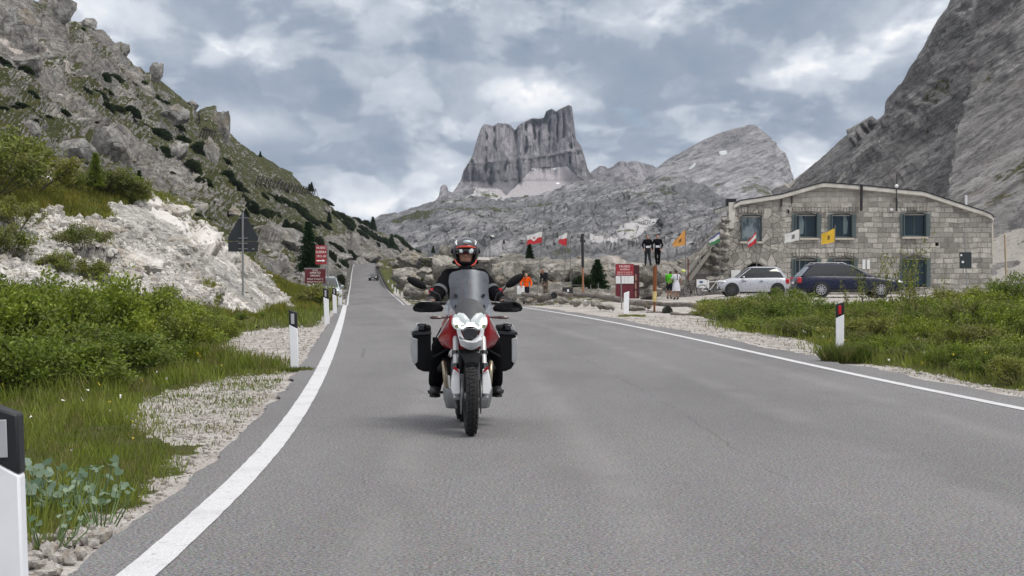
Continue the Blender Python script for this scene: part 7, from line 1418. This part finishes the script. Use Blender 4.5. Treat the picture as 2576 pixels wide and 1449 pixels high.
# ---------------------------------------------------------------- the rider
RD = empty('person', (g.x, g.y, 0), R(4.2), 'motorcycle rider in black jacket and dark open helmet with orange trim', 'person')
Bn = {k: Vector(v) for k, v in {'hip': (0, 1.25, .97), 'waist': (0, 1.20, 1.12), 'chest': (0, 1.13, 1.30), 'neck': (0, 1.07, 1.455), 'head': (0, 1.03, 1.645), 'shL': (-.155, 1.12, 1.42), 'shR': (.155, 1.12, 1.42),
      'elL': (-.272, .90, 1.255), 'elR': (.272, .90, 1.255), 'wrL': (-.335, .67, 1.195), 'wrR': (.335, .67, 1.195), 'hiL': (-.10, 1.22, .93), 'hiR': (.10, 1.22, .93), 'knL': (-.245, .80, .755), 'knR': (.245, .80, .755), 'anL': (-.285, 1.0, .40), 'anR': (.285, 1.0, .40)}.items()}
b = MB(); hd = Bn['head']; b.ball(hd, (.076, .096, .115), 24, 16); b.ball(hd + Vector((0, -.035, -.065)), (.055, .058, .05), 16, 10); b.ball(hd + Vector((0, -.10, -.02)), (.013, .022, .026), 10, 8); b.ball(hd + Vector((0, -.088, -.058)), (.026, .012, .008), 10, 6); limb(b, Bn['neck'] - Vector((0, 0, .05)), hd - Vector((0, -.01, .07)), .058, .055); b.ball(Bn['chest'], (.15, .10, .16)); b.ball(Bn['waist'], (.13, .10, .14)); b.ball(Bn['hip'], (.14, .11, .11)); limb(b, Bn['shL'], Bn['shR'], .055, .055)
for s in 'LR':
    limb(b, Bn['sh' + s], Bn['el' + s], .048, .036); limb(b, Bn['el' + s], Bn['wr' + s], .036, .026); limb(b, Bn['hi' + s], Bn['kn' + s], .075, .052); limb(b, Bn['kn' + s], Bn['an' + s], .052, .034); b.ball(Bn['an' + s] + Vector((0, -.06, -.06)), (.036, .10, .03), 12, 8); b.ball(Bn['wr' + s] + Vector((0, -.05, 0)), (.034, .05, .02), 12, 8)
b.build('body', SKIN, RD, remesh=.009, smooths=2)
c = MB(); c.ball(Bn['chest'] + Vector((0, 0, -.01)), (.172, .145, .20), 24, 16); c.ball(Bn['waist'], (.165, .14, .19), 24, 16); c.ball(Bn['hip'], (.18, .15, .14), 24, 16); limb(c, Bn['shL'], Bn['shR'], .082, .082, 16); limb(c, Bn['neck'] - Vector((0, 0, .05)), Bn['neck'] + Vector((0, 0, .02)), .085, .070, 16)
for s in 'LR':
    limb(c, Bn['sh' + s], Bn['el' + s], .076, .062, 16); limb(c, Bn['el' + s], Bn['wr' + s], .060, .045, 16); c.ball(Bn['el' + s] + Vector((0, .02, -.01)), (.064, .066, .062), 14, 10)
    for k in range(5): t = (k + .5) / 5; P_ = Bn['sh' + s].lerp(Bn['el' + s], t); c.ball(P_, (.077 - .012 * t,) * 3, 12, 8); 
ja = c.build('jacket', FBLK, RD, remesh=.011, smooths=3)
for s, sg in (('L', -1), ('R', 1)):
    a, e = Bn['sh' + s], Bn['el' + s]; q = MB(); t = (e - a).normalized(); ce = a.lerp(e, .80); q.tube([ce - t * .018, ce + t * .018], [.0735, .0715], 24, cap=False); q.build('reflective_band', FGREY, ja, smooth=True)
    q = MB(); q.ball(e + Vector((sg * .045, .035, .03)), (.042, .045, .028), 14, 8); q.build('elbow_patch', FRED, ja, smooth=True)
    q = MB(); zz_ = [1.40, 1.32, 1.22, 1.12]; q.tube([(sg * .033, 1.13 - .148 + .02 * abs(z - 1.3) * 0, z) for z in zz_], .007, 6); q.build('red_zip', FRED, ja)
q = MB(); q.tube([(0, .978, 1.44), (0, .975, 1.32), (0, .985, 1.12)], .010, 6); q.build('zip_flap', FGREY, ja)
t = MB(); t.ball(Bn['hip'], (.185, .155, .13), 20, 12)
for s in 'LR': limb(t, Bn['hi' + s], Bn['kn' + s], .105, .088, 16); t.ball(Bn['kn' + s] + Vector((0, -.01, 0)), (.09, .09, .10), 16, 10); limb(t, Bn['kn' + s], Bn['an' + s] + Vector((0, 0, .02)), .085, .072, 16)
tr_ = t.build('trousers', FBLK, RD, remesh=.011, smooths=3)
for s, sg in (('L', -1), ('R', 1)):
    q = MB(); k_ = Bn['kn' + s]; q.tube([(k_.x - sg * .10, k_.y - .06, k_.z + .01), (k_.x - sg * .02, k_.y - .105, k_.z - .035), (k_.x + sg * .07, k_.y - .07, k_.z - .085)], .010, 8); q.build('knee_seam', FBLK2, tr_, smooth=True)
    q = MB(); a = Bn['an' + s]; q.tube([a + Vector((0, .01, .10)), a + Vector((0, .01, .0)), a + Vector((0, 0, -.05))], [.066, .058, .056], 16); q.ball(a + Vector((sg * .01, -.05, -.065)), (.056, .15, .046), 20, 12); q.ball(a + Vector((0, .03, -.06)), (.05, .06, .05), 14, 10); bo = q.build('boot', GLOVE, RD, remesh=.009, smooths=2)
    q = MB(); q.loft([[(a.x + sg * .01 + .052 * math.cos(w_), a.y - .045 + .15 * math.sin(w_), z) for w_ in np.linspace(0, 2 * math.pi, 20)[:-1]] for z in (a.z - .118, a.z - .098)]); q.build('sole', TYRE, bo)
    # gloved hand round the grip: palm behind, four fingers over the top, thumb below
    G0 = Vector((sg * .30, HBY + .01, HBZ + .01)); G1 = Vector((sg * .425, HBY + .042, HBZ)); ax = (G1 - G0).normalized(); cc = G0.lerp(G1, .5); q = MB()
    q.ball(cc + Vector((0, .045, .012)), (.048, .038, .026), 16, 10); q.tube([Bn['wr' + s] + Vector((0, .02, 0)), Bn['wr' + s] + Vector((0, -.03, 0)), cc + Vector((0, .05, .012))], [.046, .042, .036], 16)
    for k in range(4):
        f0 = cc + ax * ((k - 1.5) * .0215); L_ = (1.0, 1.08, 1.03, .88)[k]; rr = .0095 - .0006 * abs(k - 1.2); pts = []
        for an in (150, 110, 70, 25, -20, -60 * L_): pts.append(f0 + Vector((0, .030 * math.cos(R(an)) * -1 * -1 if 0 else -.030 * math.cos(R(180 - an)) * -1, .031 * math.sin(R(an)))))
        pts = [f0 + Vector((0, -.030 * math.cos(R(180 - an)) * -1 * -1, .031 * math.sin(R(an)))) for an in (155, 115, 75, 35, -5, -45 * L_)]
        pts = [Vector((p_.x, 2 * f0.y - p_.y if (p_.y - f0.y) * 1 < 0 and i == 0 else p_.y, p_.z)) for i, p_ in enumerate(pts)]
        pts = [f0 + Vector((0, .030 * math.cos(R(t_)), .031 * math.sin(R(t_)))) for t_ in (20, 60, 100, 145, 185, 215 + 12 * L_)]
        q.tube(pts, [rr * 1.25, rr * 1.2, rr * 1.15, rr * 1.1, rr, rr * .9], 10)
    q.tube([cc - ax * .05 + Vector((0, .045, .0)), cc - ax * .055 + Vector((0, .025, -.022)), cc - ax * .045 + Vector((0, -.012, -.030))], [.016, .0135, .011], 10)
    q.build('glove', GLOVE, RD, remesh=.0065, smooths=1)
# helmet
hc = hd + Vector((0, .015, .015)); HM = empty('helmet'); HM.parent = RD
def hshell(r, y_cut=None, open_=True):
    n, mm = 40, 26; V_ = []; F_ = []; q = MB()
    for i in range(mm + 1):
        th = math.pi * (.0 + .80 * i / mm)
        for k in range(n):
            ph = 2 * math.pi * k / n; q.v.append((hc.x + r[0] * math.sin(th) * math.sin(ph), hc.y - r[1] * math.sin(th) * math.cos(ph), hc.z + r[2] * math.cos(th)))
    for i in range(mm):
        for k in range(n):
            ph = (k + .5) / n * 360; ph = ph if ph < 180 else ph - 360; thd = 144 * (i + .5) / mm
            if open_ and abs(ph) < 52 and thd > 72: continue
            q.f.append((i * n + k, i * n + (k + 1) % n, (i + 1) * n + (k + 1) % n, (i + 1) * n + k))
    return q
HELM = simple('helmet_dark_graphite', (.035, .036, .042), .28, coat=.7, var=.3, scale=10); q = hshell((.132, .152, .142)); o = q.build('shell', HELM, HM, smooth=True); md = o.modifiers.new('t', 'SOLIDIFY'); md.thickness = .018; md.offset = -1
q = hshell((.116, .134, .126)); q.build('lining', FBLK, HM, smooth=True)
HOR = simple('helmet_orange', (.62, .065, .035), .35, coat=.4)
q = MB(); q.grid([[(hc.x + .118 * math.sin(a), hc.y - (.148 + e) * math.cos(a) + .01, hc.z + .058 - .012 * (1 - math.cos(a)) * 2 - dz) for a in np.linspace(-1.05, 1.05, 17)] for e, dz in ((.0, 0), (.022, .004), (.024, .016), (.0, .020))]); q.build('peak_trim', HOR, HM, smooth=True)
q = MB(); q.grid([[(hc.x + .122 * math.sin(a), hc.y - .140 * math.cos(a) + .005, z) for a in np.linspace(-.95, .95, 19)] for z in (hc.z + .040, hc.z + .01, hc.z - .025)]); o = q.build('sun_visor', simple('visor_black', (.01, .01, .012), .08, coat=.9), HM, smooth=True); md = o.modifiers.new('t', 'SOLIDIFY'); md.thickness = .003
q = MB(); 
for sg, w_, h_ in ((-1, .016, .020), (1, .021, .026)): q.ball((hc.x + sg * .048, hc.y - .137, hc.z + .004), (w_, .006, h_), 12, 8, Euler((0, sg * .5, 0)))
q.build('visor_reflection', simple('visor_glint_paint', (.75, .80, .82), .12, .2), HM, smooth=True)  # pale solid ovals imitate reflections on the sun visor
q = MB(); q.tube([(hc.x + .112 * math.sin(a), hc.y - .135 * math.cos(a) + .01, hc.z - .098 - .014 * math.cos(a)) for a in np.linspace(-1.5, 1.5, 15)], [.017] * 15, 10); q.build('chin_rim', FBLK, HM, smooth=True)
for sg in (-1, 1): q = MB(); q.tube([(hc.x + sg * .105, hc.y - .085, hc.z - .075), (hc.x + sg * .085, hc.y - .112, hc.z - .115), (hc.x + sg * .05, hc.y - .128, hc.z - .135)], [.005, .008, .005], 8); q.build('chin_trim', HOR, HM, smooth=True); q = MB(); q.cyl((hc.x + sg * .126, hc.y - .02, hc.z + .01), (hc.x + sg * .140, hc.y - .02, hc.z + .01), .030, 18); q.build('visor_pivot', MGLB, HM, smooth=True)
q = MB(); q.ball((hc.x + .012, hc.y - .128, hc.z + .088), (.044, .024, .020), 18, 10, Euler((-.5, 0, 0))); q.build('forehead_badge', simple('badge_silver_blue', (.50, .62, .66), .3, .3, var=.3, scale=60), HM, smooth=True)
for sg in (-1, 1): q = MB(); q.tube([(hc.x + sg * .088, hc.y - .118, hc.z + .062), (hc.x + sg * .096, hc.y - .095, hc.z + .09), (hc.x + sg * .084, hc.y - .085, hc.z + .112)], [.006, .010, .003], 6, flat=.6); q.build('graphic_streak', WHITEP, HM, smooth=True)
q = MB(); q.ball(Bn['neck'] + Vector((0, -.045, .06)), (.062, .05, .05), 16, 10); q.build('neck_tube', FBLK2, RD, smooth=True)
# ---------------------------------------------------------------- air
hz_ = MB(); hz_.box((0, 1950, 120), (9600, 4300, 420)); ho = hz_.build('haze', None); tag(ho, 'thin bluish mountain haze', kind='stuff')
m = bpy.data.materials.new('haze_air'); m.use_nodes = True; nt = m.node_tree; nt.nodes.clear(); o_ = nt.nodes.new('ShaderNodeOutputMaterial'); pv = nt.nodes.new('ShaderNodeVolumePrincipled')
pv.inputs['Density'].default_value = .00006; pv.inputs['Color'].default_value = (.74, .84, 1.0, 1); nt.links.new(pv.outputs[0], o_.inputs['Volume']); ho.data.materials.clear(); ho.data.materials.append(m)
